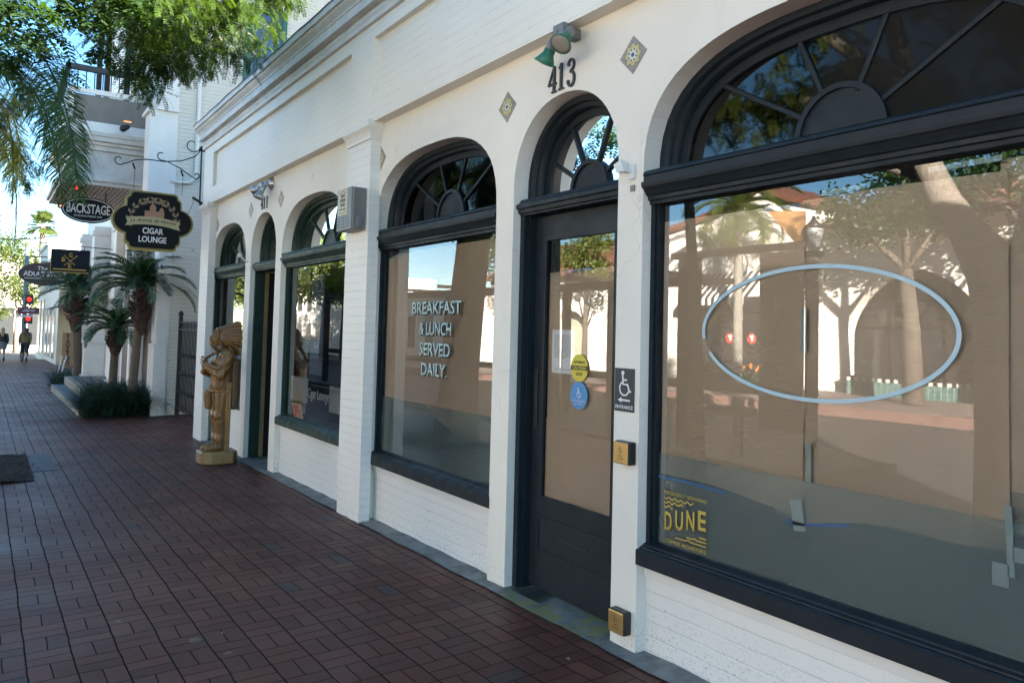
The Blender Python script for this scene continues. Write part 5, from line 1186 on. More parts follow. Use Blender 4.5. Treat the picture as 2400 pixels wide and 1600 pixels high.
# small red and warm bulbs at the balcony corner
for (p, c, s_, lb) in (((-17.9, -1.42, 2.66), (1, .06, .04), 6, 'small round lamp glowing red under the balcony corner'), ((-20.5, -1.5, 2.60), (1, .35, .12), 3, 'small amber bulb under the balcony beyond the red lamp')):
    t = thing('balcony_lamp', p, lb, 'lamp')
    b = B(); b.cap(p, (p[0], p[1] + .1, p[2] + .04), 0.06, 0.05); fin('lamp_body', b, BLACKM, t)
    b = B(); b.blob((p[0] + .05, p[1] + .01, p[2]), 0.035, 0.035, 0.035); fin('bulb', b, emit('glowing_bulb', c, s_ * 0.03), t)
t = thing('balcony_lamp', (-17.35, -0.62, 3.78), 'dark spot lamp with amber glow clipped above the balcony cornice', 'lamp')
b = B(); b.cap((-17.4, -0.68, 3.9), (-17.4, -0.60, 3.95), 0.07, 0.05); fin('lamp_body', b, BLACKM, t); b = B(); b.box(-17.36, -17.33, -0.68, -0.54, 4.03, 4.05); fin('bulb', b, emit('amber_strip', (1, .35, .1), 0.12), t)
# ---- iron gate
gt = thing('iron_gate', (-14.7, 0.3, -1.76), 'black wrought iron gate closing the alley beside the shop building', 'gate')
b = B(); b.box(-16.05, -15.98, 0.27, 0.34, -1.80, 0.12, 0.006); b.lathe([(0.03, 0), (0.045, .03), (0.05, .06), (0.03, .1), (0.005, .12)], (-16.015, 0.305, 0.12), seg=12)
for z_ in (-1.62, -0.14, 0.0): b.box(-15.98, -12.75, 0.29, 0.325, z_, z_ + 0.035)
fin('gate_frame', b, BLACKM, gt)
b = B(); x = -15.88; k = 0
while x < -12.8:
    b.box(x - .007, x + .007, 0.300, 0.316, -1.66, 0.02)
    if k % 2 == 0:
        for zz in (-1.3, -0.95, -0.6): b.blob((x, 0.308, zz), 0.03, 0.03, 0.045, sub=1)
    x += 0.115; k += 1
fin('gate_bars', b, BLACKM, gt)
b = B(); b.box(-16.2, -12.75, 5.0, 5.1, -2.0, 3.2); tag(fin('alley_wall', b, plain('dim_alley_wall', (0.4, 0.4, 0.38), 0.9), None, (-14.5, 5.0, -1.8)), 'dark wall closing the far end of the alley behind the iron gate', 'wall')
# ---- steps and planting bed
stp = thing('entrance_steps', (-20, -0.6, -1.85), 'two pale concrete entrance steps with dark slate treads beside the planted bed', 'steps')
b = B(); b.box(-24.0, -16.9, -1.27, -0.02, -2.05, -1.70, 0.008); fin('lower_step', b, CONCL, stp)
b = B(); b.box(-23.95, -16.95, -1.20, -0.99, -1.699, -1.694); fin('slate_tread', b, SLATE, stp)
b = B(); b.box(-24.0, -16.9, -0.97, -0.02, -1.6995, -1.49, 0.008); fin('upper_step', b, CONCL, stp)
b = B(); b.box(-23.5, -16.95, -0.85, -0.3, -1.489, -1.484); fin('slate_tread', b, SLATE, stp)
b = B(); b.prism([(-16.32, -0.02), (-16.9, -0.02), (-16.9, -1.25), (-16.6, -1.27), (-16.45, -1.22), (-16.36, -1.1)], lambda u, v, d: (u, v, d), -1.95, -1.76)
tag(fin('planting_bed', b, SOIL), kind='structure')
b = B(); b.prism([(-24.05, -0.02), (-26.5, -0.02), (-26.5, -1.2), (-24.05, -1.2)], lambda u, v, d: (u, v, d), -2.0, -1.85)
tag(fin('planting_bed', b, SOIL), kind='structure')
GRS = leafmat('strappy_green_leaf', (0.030, 0.062, 0.030), 0.2, 0.5)
def strappy(lb, boxes, n, seed, hmul=1.0):
    rnd = random.Random(seed); b = B()
    for i in range(n):
        x0, x1, y0, y1, z0 = boxes[i % len(boxes)]
        x, y = rnd.uniform(x0, x1), rnd.uniform(y0, y1); a = rnd.uniform(0, 2 * pi); l = rnd.uniform(0.5, 0.95) * hmul; d = Vector((cos(a), sin(a), 0)); wv = Vector((-sin(a), cos(a), 0))
        p = Vector((x, y, z0)); el = rnd.uniform(0.8, 1.45); prev = None; cur = p.copy(); wd = rnd.uniform(0.008, 0.014)
        for k in range(6):
            ww = wd * (1 - k / 5.3); q = (b.bm.verts.new(cur - wv * ww), b.bm.verts.new(cur + wv * ww))
            if prev: b.bm.faces.new((prev[0], prev[1], q[1], q[0]))
            prev = q; cur = cur + (d * cos(el) + Vector((0, 0, 1)) * sin(el)) * l / 5; el -= rnd.uniform(0.25, 0.5)
    return tag(fin('grass_clump', b, GRS, None, (boxes[0][0], boxes[0][2], boxes[0][4])), lb, 'ground cover', kind='stuff')
strappy('mass of dark strappy leaves around the two nearer small palms', [(-16.9, -16.3, -1.25, -0.1, -1.78), (-17.6, -16.4, -1.1, -0.2, -1.70)], 3200, 3, 1.15)
strappy('dark strappy leaves around the twin palm beyond the steps', [(-26.3, -24.1, -1.15, -0.2, -1.86)], 1100, 4, 1.1)
# ================================================================ small feather palms
FRG = leafmat('palm_frond_green', (0.030, 0.072, 0.036), 0.3, 0.4)
RACH = plain('frond_stalk', (0.20, 0.24, 0.10), 0.6, 0.2, 5, 0)
def frond(b, pts, leaf, n, rnd, droop=0.5, wd=0.010, vshape=0.35):
    "pts: spine; leaflets hang from both sides"
    pts = [Vector(p) for p in pts]; L_ = [0]
    for i in range(1, len(pts)): L_.append(L_[-1] + (pts[i] - pts[i - 1]).length)
    tot = L_[-1]
    for k in range(n):
        s_ = tot * (0.12 + 0.88 * k / (n - 1))
        i = max(j for j in range(len(L_)) if L_[j] <= s_ + 1e-9); i = min(i, len(pts) - 2)
        f_ = (s_ - L_[i]) / max(1e-6, (L_[i + 1] - L_[i])); p = pts[i].lerp(pts[i + 1], f_); t = (pts[i + 1] - pts[i]).normalized()
        side = t.cross(Vector((0, 0, 1)));
        if side.length < 0.05: side = Vector((1, 0, 0))
        side.normalize(); upv = side.cross(t)
        u_ = k / (n - 1); ll = leaf * (0.45 + 1.1 * u_ * (1 - u_) * 2.0) * rnd.uniform(.85, 1.1) * (1 if u_ < 0.9 else 0.75)
        for sd in (-1, 1):
            d = (side * sd * 0.85 + t * (0.45 + 0.5 * u_) + upv * vshape + Vector((rnd.uniform(-.12, .12), rnd.uniform(-.12, .12), rnd.uniform(-.1, .1)))).normalized()
            a = p; m_ = a + d * ll * 0.5; d2 = (d - Vector((0, 0, droop))).normalized(); e = m_ + d2 * ll * 0.5
            wv = t * wd * 0.5
            v = [b.bm.verts.new(q) for q in (a - wv * .6, a + wv * .6, m_ + wv, m_ - wv, e)]
            b.bm.faces.new((v[0], v[1], v[2], v[3])); b.bm.faces.new((v[3], v[2], v[4]))
def palm(loc, th_, rt_, crown, lb, seed, lean=(0, 0), boot=(0.16, 0.45), nf=26, leafl=0.22, group=None, seg=None):
    rnd = random.Random(seed); t = thing('feather_palm', loc, lb, 'palm tree', group); x, y, z = loc
    top = Vector((x + lean[0], y + lean[1], z + th_))
    pts, rs = [], []
    for i in range(int(th_ / 0.03) + 1):
        f_ = i * 0.03 / th_; pts.append((x + lean[0] * f_, y + lean[1] * f_ , z + i * 0.03)); rs.append(rt_ * (1.15 - 0.15 * f_) * (1 + 0.07 * (i % 2) + rnd.uniform(-.04, .04)))
    b = B(); b.tube(pts, rs, 12); tr = fin('trunk', b, wood('ringed_palm_trunk', (0.075, 0.055, 0.04), (0.16, 0.125, 0.09), 6, 0.9), t)
    b = B()
    for i in range(230):    # old leaf bases
        f_ = rnd.random(); a = rnd.uniform(0, 2 * pi); zz = top.z - boot[1] * f_ + 0.05; r_ = boot[0] * (0.55 + 0.5 * sin(pi * min(1, f_ * 1.1)))
        p0 = Vector((top.x + cos(a) * r_ * .5, top.y + sin(a) * r_ * .5, zz)); p1 = p0 + Vector((cos(a) * r_ * 0.75, sin(a) * r_ * 0.75, 0.07 + 0.05 * rnd.random()))
        b.tube([p0, p1], [0.020, 0.008], 4)
    b.lathe([(boot[0] * .4, -boot[1]), (boot[0] * .7, -boot[1] * .7), (boot[0] * .8, -boot[1] * .35), (boot[0] * .55, 0.05), (0.03, 0.12)], top, seg=12)
    fin('leaf_bases', b, plain('brown_leaf_bases', (0.10, 0.055, 0.04), 0.9, 0.5, 20, 0.5, 60), t)
    b = B(); bs_ = B()
    for i in range(nf):
        a = 2 * pi * i * 0.381966 + rnd.uniform(-.2, .2); f_ = i / (nf - 1); el = radians(84 - 60 * f_) ; ln = crown * rnd.uniform(0.85, 1.1)
        d = Vector((cos(a), sin(a), 0)); p = top + Vector((0, 0, 0.08)); q = [p.copy()]; e = el
        for k in range(9):
            p = p + (d * cos(e) + Vector((0, 0, 1)) * sin(e)) * ln / 9; q.append(p.copy()); e -= radians(9.5 + 3.5 * f_)
        frond(b, q, leafl, 62, rnd, 0.6, 0.017); bs_.tube(q, [0.010 - 0.0009 * k for k in range(len(q))], 4)
    fin('crown', b, FRG, t); fin('frond_stalks', bs_, RACH, t)
    return t
GP = 'small feather palms in front of the theatre building'
palm((-16.62, -0.42, -1.78), 2.32, 0.072, 1.2, 'larger small palm with ringed trunk and bushy brown collar standing in the dark leaves', 11, (0.02, 0.10), (0.17, 0.80), 42, 0.24, GP)
palm((-18.2, -0.55, -1.50), 1.22, 0.072, 0.9, 'shorter palm on the steps just left of the ringed trunk palm', 12, (0.02, 0.02), (0.16, 0.45), 24, 0.22, GP)
palm((-24.4, -0.62, -1.86), 2.5, 0.10, 1.5, 'left stem palm of the twin pair beyond the steps', 13, (0.1, -0.12), (0.25, 0.95), 30, 0.26, GP)
palm((-24.9, -0.30, -1.86), 2.35, 0.10, 1.45, 'right stem palm of the twin pair beyond the steps', 14, (0.1, 0.15), (0.25, 0.95), 28, 0.26, GP)

# ================================================================ hanging signs further down
WSG = plain('off_white_lettering', (0.66, 0.66, 0.64), 0.5, 0.03, 4, 0)
X = -18.4
s1 = thing('hanging_sign', (X, -1.15, 1.95), 'black oval BACKSTAGE sign with scrolled iron frame under the balcony', 'sign')
uc, vc = -1.13, 2.30
b = B(); b.prism(circ(0.50, 40, (uc, vc), ry=0.265), SX(X), 0.03, -0.03); fin('oval_board', b, SBLK, s1)
b = B(); b.ribbon(circ(0.465, 48, (uc, vc), ry=0.235), 0.014, SX(X), -0.0305, -0.033, closed=True); fin('white_line', b, WSG, s1)
text('letter_row', 'BACKSTAGE', WSG, 0.19, SX(X + 0.03), 0.003, s1, 0.80, u0=uc, v0=vc + 0.03, bold=0.02)
text('letter_row', 'DUELING PIANO BAR', WSG, 0.038, SX(X + 0.03), 0.002, s1, 0.52, u0=uc, v0=vc - 0.125, bold=0.01)
b = B(); b.box(X - .015, X + .015, uc - 0.40, uc + 0.42, vc + 0.50, vc + 0.53)
for u_ in (uc - .30, uc + .31): b.box(X - .015, X + .015, u_ - .012, u_ + .012, vc + 0.18, vc + 0.5)
for k in (-1, 1):
    b.tube([(X, u, v) for u, v in spiral(uc + k * 0.16, vc + 0.40, 0.02, 0.07, 0, 5.5 * k)], 0.006, 5); b.tube([(X, u, v) for u, v in spiral(uc + k * 0.06, vc + 0.33, 0.015, 0.05, 1, 6 * -k)], 0.006, 5)
for u_ in (uc - .25, uc + .25): b.tube([(X, u_, vc + .52), (X, u_, 2.72)], 0.012, 5)
fin('iron_frame', b, BLACKM, s1)
X = -22.6
s2 = thing('hanging_sign', (X, -1.1, 1.15), 'square black and gold sign with crossed lines and letters G B E', 'sign')
uc, vc = -1.08, 1.50
b = B(); b.box(X - .03, X + .03, uc - .43, uc + .43, vc - .29, vc + .29); fin('board', b, plain('navy_sign_board', (0.012, 0.018, 0.030), 0.5, 0.1, 4, 0, spec=0.15), s2)
GLD = plain('gold_lettering', (0.50, 0.34, 0.07), 0.45, 0.05, 5, 0)
b = B(); b.ribbon([(uc - .43, vc + .28), (uc - .43, vc - .29), (uc + .42, vc - .29)], 0.02, SX(X), -0.0305, -0.034); b.ribbon([(uc - .15, vc + .14), (uc + .10, vc - .10)], 0.014, SX(X), -0.0305, -0.034)
b.ribbon([(uc + .15, vc + .14), (uc - .14, vc - .12)], 0.014, SX(X), -0.0305, -0.036); fin('crossed_lines', b, GLD, s2)
for ch, u_, v_ in (('G', 0.0, 0.15), ('B', -.155, 0.03), ('E', -.01, -.12), ('?', .16, 0.05)):
    if ch != '?': text('letter', ch, GLD, 0.105, SX(X + 0.031), 0.004, s2, 0.075, u0=uc + u_, v0=vc + v_, bold=0.02)
b = B(); b.box(X + .031, X + .034, uc - .38, uc + .36, vc - .235, vc - .205); fin('small_print_band', b, GLD, s2)
b = B(); b.tube([(X, uc - .7, vc + .42), (X, 0.0, vc + .36)], 0.012, 6); [b.tube([(X, uc + q, vc + .28), (X, uc + q, vc + .40)], 0.008, 5) for q in (-.3, .3)]; fin('bracket_bar', b, BLACKM, s2)
X = -32
s3 = thing('hanging_sign', (X, -1.3, 1.25), 'brown oval sign reading The ADULT STORE partly behind the square sign', 'sign')
uc, vc = -1.10, 1.60
b = B(); b.prism(circ(0.80, 40, (uc, vc), ry=0.40), SX(X), 0.04, -0.04); fin('oval_board', b, plain('dark_brown_board', (0.055, 0.030, 0.028), 0.5, 0.1, 4, 0), s3)
text('letter_row', 'The', WSG, 0.13, SX(X + 0.04), 0.004, s3, 0.30, u0=uc - .08, v0=vc + .20, shear=.2, bold=0.02)
text('letter_row', 'ADULT STORE', WSG, 0.155, SX(X + 0.04), 0.004, s3, 1.30, u0=uc, v0=vc - 0.0, bold=0.03)
b = B(); b.box(X + .041, X + .045, uc - .62, uc + .6, vc - .17, vc - .15); fin('white_line', b, WSG, s3)
b = B(); b.tube([(X, uc - .6, vc + .6), (X, 0.5, vc + .62)], 0.02, 6); [b.tube([(X, uc + q, vc + .36), (X, uc + q, vc + .6)], 0.01, 5) for q in (-.3, .3)]; fin('bracket_bar', b, BLACKM, s3)
# ================================================================ buildings further down the street
def simple_building(name, lb, x0, x1, y0, y1, z0, z1, mat, wins=(), trim=None, cat='building'):
    t = thing(name, ((x0 + x1) / 2, (y0 + y1) / 2, z0), lb, cat)
    b = B(); b.box(x0, x1, y0, y1, z0, z1); fin('wall', b, mat, t)
    b = B(); b.box(x0 - .1, x1 + .1, y0 - .1, y1 + .1, z1, z1 + .18); fin('cornice', b, trim or mat, t)
    return t
def win(t, x0, x1, y0, y1, z0, z1, fr=TRIM, gl=DARKGL, name='window'):
    "window standing 3 cm proud of a wall; a thin box whichever way it faces"
    b = B(); b.box(x0, x1, y0, y1, z0, z1); f = fin(name, b, fr, t)
    thin = 0 if (x1 - x0) < (y1 - y0) else 1; b = B()
    m_ = 0.07
    if thin == 0: b.box(x0 - .006, x1 + .006, y0 + m_, y1 - m_, z0 + m_, z1 - m_)
    else: b.box(x0 + m_, x1 - m_, y0 - .006, y1 + .006, z0 + m_, z1 - m_)
    fin('pane', b, gl, f); return f
t = simple_building('shop_row_building', 'pale two storey shop building beyond the theatre building with setback front', -40.9, -27.3, 1.0, 10, -2.2, 4.6, SHW)
for x in (-30, -33, -36): win(t, x - .8, x + .8, 0.96, 0.998, -1.2, 1.0, TRIM)
b = B(); b.prism([(1.0, 4.79), (10, 4.79), (10, 6.2), (5, 7.0)], lambda u, v, d: (d, u, v), -40.9, -27.3); fin('roof', b, TILERED, t)
YELW = plain('pale_yellow_stucco', (0.60, 0.52, 0.33), 0.7, 0.12, 3, 0.3)
t = simple_building('yellow_shop_building', 'pale yellow shop building with white front and small awning', -50.5, -41.0, 0.0, 9, -2.3, 3.0, SHW)
b = B(); b.box(-40.998, -40.95, -0.01, 0.9, -2.2, 2.9); fin('yellow_side_wall', b, YELW, t)
b = B(); b.prism([(0.85, 0.95), (-0.55, 0.50), (-0.55, 0.42), (0.85, 0.85)], lambda u, v, d: (d, u, v), -40.9, -38.2); fin('awning', b, plain('mauve_awning', (0.30, 0.20, 0.22), 0.7, 0.1, 4, 0.2), t)
for x in (-43, -45.5, -48): win(t, x - .6, x + .6, -0.04, -0.002, -1.9, 0.6, TRIM)
t = simple_building('corner_building', 'white corner building with dark doorway before the crossing', -58, -50.7, 0.05, 9, -2.4, 4.2, SHW)
win(t, -53, -51.5, 0.0, 0.048, -2.0, 1.2, TRIM); win(t, -56.5, -54.5, 0.0, 0.048, -2.0, 1.2, TRIM)
t = simple_building('gabled_house', 'white upper building with red tiled roof rising behind the shop row', -36, -28, 3.0, 9, 4.8, 7.6, FARWHITE)
b = B(); b.prism([(2.6, 7.6), (9.4, 7.6), (6, 9.2)], lambda u, v, d: (d, u, v), -36.4, -27.6); fin('roof', b, TILERED, t)
win(t, -28.0, -27.96, 4.0, 5.0, 5.6, 6.9, TRIM); win(t, -32.6, -31.4, 2.96, 2.998, 5.6, 6.9, TRIM)
# tattoo banner and folding chair frame
tb_ = thing('tattoo_banner', (-36.5, 0.02, -1.95), 'tan vertical banner with dark letters TATTOO against the yellow wall', 'banner')
b = B(); b.box(-36.55, -36.50, -0.12, 0.26, -1.90, -0.50); fin('cloth', b, plain('tan_banner_cloth', (0.34, 0.22, 0.12), 0.8, 0.1, 4, 0.1), tb_)
for i, ch in enumerate('TATTOO'):
    text('letter', ch, plain('dark_red_print', (0.07, 0.02, 0.02), 0.6, 0, 4, 0) if i == 0 else bpy.data.materials['dark_red_print'], 0.17, SX(-36.5), 0.006, tb_, 0.17, u0=0.07, v0=-0.64 - i * 0.225, bold=0.03)
b = B()
for dy in (0, 0.28): b.tube([(-33.5, -0.45 + dy * .5, -1.97), (-33.9, -0.30 + dy * .5, -1.35)], 0.02, 6)
b.tube([(-33.3, -0.35, -1.97), (-33.75, -0.22, -1.5)], 0.02, 6); tag(fin('folding_sign_frame', b, WHITEPL, None, (-33.5, -0.4, -1.97)), 'white folding frame standing on the pavement before the tattoo banner', 'sign frame')
# ================================================================ traffic signal and street sign
tl = thing('traffic_light', (-51, -0.9, -2.15), 'traffic signal pole with two red lamps and street sign at the far crossing', 'traffic light')
b = B(); b.tube([(-51, -0.95, -2.2), (-51, -0.95, 4.0)], 0.10, 8); fin('pole', b, plain('grey_green_pole', (0.22, 0.27, 0.27), 0.6), tl)
for z_, lit in ((1.05, 0), (-0.02, 1)):
    b = B(); b.box(-50.95, -50.72, -0.95, -0.55, z_ - 0.22, z_ + 0.30, 0.02); hd_ = fin('signal_head', b, BLACKM, tl)
    b = B(); b.blob((-50.72, -0.75, z_ + 0.05), 0.04, 0.13, 0.13); fin('red_lamp', b, emit('red_signal_lamp', (1.0, 0.03, 0.015), 0.14), hd_)
b = B(); b.box(-50.74, -50.70, -1.28, -0.25, 0.30, 0.66, 0.02); ss = fin('street_sign', b, plain('maroon_sign', (0.16, 0.04, 0.07), 0.5, 0.1, 4, 0), tl)
b = B(); b.box(-50.70, -50.69, -1.05, -0.45, 0.44, 0.48); b.box(-50.70, -50.69, -0.95, -0.5, 0.53, 0.56); fin('sign_print', b, WSG, ss)
b = B(); b.box(-50.74, -50.70, -1.28, -0.55, 0.12, 0.24); fin('arrow_sign', b, WSG, tl)
# ================================================================ distant buildings and trees at the end of the street
t = simple_building('far_street_building', 'pale building with columns across the far crossing', -92, -76, -4.2, 8, -2.9, 5.0, FARDIM)
for y in (-3.2, -1.2, 0.8): win(t, -75.99, -75.9, y - .6, y + .6, -2.2, 1.0, TRIM)
t = simple_building('far_street_building', 'distant taller pale block behind the trees at the left edge', -130, -112, -12, -4.5, -3.2, 10, FARDIM)
for y in (-11, -8.5, -6): win(t, -111.99, -111.9, y - .7, y + .7, 1.0, 3.0, TRIM)
BR1 = leafmat('yellow_green_leaf', (0.075, 0.10, 0.022), 0.4, 0.5); BR2 = leafmat('mid_green_leaf', (0.040, 0.080, 0.022), 0.4, 0.5)
def leafy_tree(name, lb, loc, trunk, clumps, n, ls, mat, seed, r0=0.2, group=None, cat='tree', limbs=True):
    rnd = random.Random(seed); t = thing(name, loc, lb, cat, group); b = B()
    top = trunk[-1]; b.tube([loc] + trunk, [r0 * (1.15 - 0.45 * i / len(trunk)) for i in range(len(trunk) + 1)], 12)
    if limbs:
        for (cx, cy, cz, r) in clumps:
            m_ = Vector(top).lerp(Vector((cx, cy, cz)), 0.5) + Vector((0, 0, -0.1 * r)); b.tube([top, m_, (cx, cy, cz)], [r0 * .5, r0 * .3, r0 * .1], 6)
    fin('trunk', b, BARK, t); b = B()
    tot = sum(c[3] ** 2 for c in clumps)
    for (cx, cy, cz, r) in clumps:
        k = int(n * r * r / tot)
        for i in range(max(3, k // 6)):
            v = Vector((rnd.gauss(0, 1), rnd.gauss(0, 1), rnd.gauss(0, 1))).normalized() * r * rnd.uniform(.35, 1.05) ; c = Vector((cx, cy, cz)) + Vector((v.x, v.y, v.z * .75))
            for j in range(6):
                p = c + Vector((rnd.uniform(-1, 1), rnd.uniform(-1, 1), rnd.uniform(-1, 1))) * ls * 1.6
                d = Vector((rnd.uniform(-1, 1), rnd.uniform(-1, 1), rnd.uniform(-1, .2))).normalized() * ls; s_ = d.cross(Vector((rnd.uniform(-1, 1), rnd.uniform(-1, 1), rnd.uniform(-1, 1)))).normalized() * ls * .3
                b.poly([p, p + d * .5 + s_, p + d, p + d * .5 - s_])
    fin('crown', b, mat, t); return t
GF = 'trees along the far end of the street'
leafy_tree('street_tree', 'yellow green street tree at the far left beyond the walkers', (-66, -3.4, -2.5), [(-66, -3.4, 0.5), (-65.5, -3.2, 2.5)], [(-66, -2.6, 4.5, 2.2), (-64, -3.6, 3.5, 1.6), (-67, -1.2, 5.2, 1.6), (-65, -0.2, 4.0, 1.2)], 5200, 0.20, BR1, 21, 0.22, GF)
leafy_tree('street_tree', 'lighter tree behind the traffic signal at the far crossing', (-72, -0.6, -2.6), [(-72, -0.6, 0.2)], [(-72, -0.9, 2.6, 1.8), (-71, 0.5, 1.8, 1.4), (-72, -2.0, 0.8, 1.1)], 4200, 0.2, BR1, 22, 0.2, GF)
leafy_tree('street_tree', 'dark green tree beyond the far crossing left of the signal', (-62, -5.2, -2.5), [(-62, -5.2, 1.0)], [(-62, -4.9, 3.2, 1.7), (-61, -4.3, 1.8, 1.1), (-63, -4.6, 5.2, 1.6), (-62, -3.4, 6.3, 1.4)], 4200, 0.18, BR2, 23, 0.2, GF)
# fan palm against the sky
t = thing('fan_palm', (-80, 1.2, -2.6), 'distant fan palm against the sky behind the hanging signs', 'palm tree', GF)
b = B(); b.tube([(-80, 1.2, -2.6), (-80, 1.2, 8.2)], 0.22, 8); fin('trunk', b, BARK, t); b = B(); rnd = random.Random(5)
for i in range(46):
    a = rnd.uniform(0, 2 * pi); e = rnd.uniform(-.6, 1.4); d = Vector((cos(a) * cos(e), sin(a) * cos(e), sin(e))); p = Vector((-80, 1.2, 8.3)) + d * .5; s_ = d.cross(Vector((0, 0, 1))).normalized()
    for k in range(-4, 5):
        dd = (d + s_ * k * .16).normalized(); q = p + dd * rnd.uniform(1.0, 1.5) - Vector((0, 0, .25)); b.poly([p, p + dd * .7 + s_ * .06, q, p + dd * .7 - s_ * .06])
fin('crown', b, BR1, t)
b = B(); b.tube([(-60 + 8 * i / 12, -6 + 0.55 * i, 5.6 - 0.5 * sin(pi * i / 12) - 0.06 * i) for i in range(13)], 0.03, 5); tag(fin('overhead_cable', b, BLACKM, None, (-60, -6, 5.6)), 'overhead cable sagging across the far street', 'cable')
# ================================================================ people walking away
SKIN = plain('skin', (0.45, 0.27, 0.19), 0.6, 0.08, 10, 0); 
def person(lb, x, y, h, top, bottom, hair, skirt, seed, stride=0.18, bag=False):
    z = gz(x, y) + 0.004; t = thing('person', (x, y, z), lb, 'person', 'people walking away'); k = h / 1.70
    P = lambda a, c, d: (x + a * k, y + c * k, z + d * k)      # walking toward -x, back to the viewer
    b = B()
    for s_, f_ in ((-1, stride), (1, -stride)):
        b.cap(P(-f_ * .5, s_ * .09, .48), P(0, s_ * .09, .88), .055 * k, .085 * k); b.cap(P(-f_ * .5, s_ * .09, .48), P(-f_ * (.9 if f_ > 0 else .6) , s_ * .09, .10 + (0.0 if f_ > 0 else .05)), .052 * k, .036 * k)
        b.cap(P(-f_ * (.9 if f_ > 0 else .6), s_ * .09, .06 + (0.0 if f_ > 0 else .05)), P(-f_ * .9 - .13, s_ * .095, .035), .035 * k, .026 * k)
        b.cap(P(.0, s_ * .19, 1.37), P(.03 * s_, s_ * .235, 1.10), .045 * k, .037 * k); b.cap(P(.03 * s_, s_ * .235, 1.10), P(-.07 + .05 * s_, s_ * .215, .87), .036 * k, .026 * k)
        hx, hy, hz = (-.09 + .05 * s_), s_ * .213, .80
        b.cap(P(hx, hy, hz + .04), P(hx, hy, hz), .028 * k, .024 * k)
        for q in range(4): b.cap(P(hx + .018 - .012 * q, hy, hz), P(hx + .012 - .014 * q, hy - s_ * .008, hz - .062 + .006 * abs(q - 1)), .0075 * k, .006 * k)
        b.cap(P(hx - .02, hy, hz + .03), P(hx - .045, hy - s_ * .01, hz - .01), .008 * k, .007 * k)
    b.cap(P(0, 0, .92), P(0, 0, 1.15), .135 * k, .115 * k, (0.8, 1.1, 1)); b.cap(P(0, -.09, 1.34), P(0, .09, 1.34), .085 * k, .085 * k); b.cap(P(0, 0, 1.12), P(0, 0, 1.32), .12 * k, .13 * k, (0.8, 1.1, 1))
    b.cap(P(0, 0, 1.38), P(-.02, 0, 1.5), .05 * k, .048 * k); b.blob(P(-.015, 0, 1.585), .095 * k, .078 * k, .115 * k); b.blob(P(-.11, 0, 1.575), .018 * k, .012 * k, .02 * k, sub=1)
    for s_ in (-1, 1): b.blob(P(-.01, s_ * .08, 1.58), .02 * k, .012 * k, .03 * k, sub=1)
    bo = fin('body', b, SKIN, t); remesh(bo, 0.013, 1)
    b = B(); b.cap(P(.0, 0, 1.02), P(0, 0, 1.2), .155 * k, .135 * k, (.85, 1.12, 1)); b.cap(P(0, -.10, 1.35), P(0, .10, 1.35), .098 * k, .098 * k); b.cap(P(0, 0, 1.15), P(0, 0, 1.33), .135 * k, .142 * k, (.85, 1.12, 1))
    for s_ in (-1, 1): b.cap(P(0, s_ * .19, 1.37), P(.03 * s_, s_ * .235, 1.10), .06 * k, .052 * k); b.cap(P(.03 * s_, s_ * .235, 1.10), P(-.05 + .05 * s_, s_ * .218, .95), .052 * k, .044 * k)
    o = fin('top', b, top, t); remesh(o, 0.014, 2)
    b = B()
    if skirt:
        b.lathe([(.15 * k, 0.22 * k), (.17 * k, .14 * k), (.215 * k, -.12 * k), (.225 * k, -.16 * k)], P(0, 0, .80), seg=20)
    else:
        b.cap(P(0, 0, .90), P(0, 0, 1.0), .15 * k, .14 * k, (.9, 1.1, 1))
        for s_, f_ in ((-1, stride), (1, -stride)): b.cap(P(0, s_ * .09, .88), P(-f_ * .5, s_ * .09, .50), .105 * k, .075 * k)
    o = fin('skirt' if skirt else 'shorts', b, bottom, t); remesh(o, 0.014, 2) if not skirt else None
    b = B(); b.blob(P(.012, 0, 1.61), .103 * k, .09 * k, .118 * k); b.cap(P(.055, 0, 1.57), P(.085, 0, 1.32), .085 * k, .07 * k, (.6, 1.1, 1)); o = fin('hair', b, hair, t); remesh(o, 0.014, 1)
    b = B()
    for s_, f_ in ((-1, stride), (1, -stride)):
        zz = .0 if f_ > 0 else .05
        b.cap(P(-f_ * (.9 if f_ > 0 else .6), s_ * .09, .17 + zz), P(-f_ * (.9 if f_ > 0 else .6), s_ * .09, .065 + zz), .046 * k, .046 * k); b.cap(P(-f_ * (.9 if f_ > 0 else .6) + .02, s_ * .09, .05 + zz), P(-f_ * .9 - .15, s_ * .095, .04), .044 * k, .034 * k)
    fin('boots', b, BLACKM, t)
    return t
person('person in an olive top and black shorts with long brown hair walking away', -44.9, -1.08, 1.68, plain('olive_top', (0.16, 0.13, 0.05), 0.8), plain('black_shorts', (0.018, 0.02, 0.028), 0.7), plain('brown_hair', (0.10, 0.045, 0.025), 0.6), False, 1)
person('person in a dark top and grey skirt with blonde hair at the left edge', -45.2, -2.0, 1.66, plain('dark_brown_top', (0.045, 0.028, 0.030), 0.8), plain('grey_skirt', (0.20, 0.18, 0.17), 0.8), plain('blonde_hair', (0.42, 0.28, 0.13), 0.6), True, 2)
person('person in a purple top partly hidden beyond the olive top', -54.5, -0.62, 1.66, plain('purple_top', (0.10, 0.05, 0.20), 0.8), plain('dark_trousers', (0.03, 0.03, 0.05), 0.7), plain('dark_hair', (0.05, 0.03, 0.03), 0.6), False, 3)
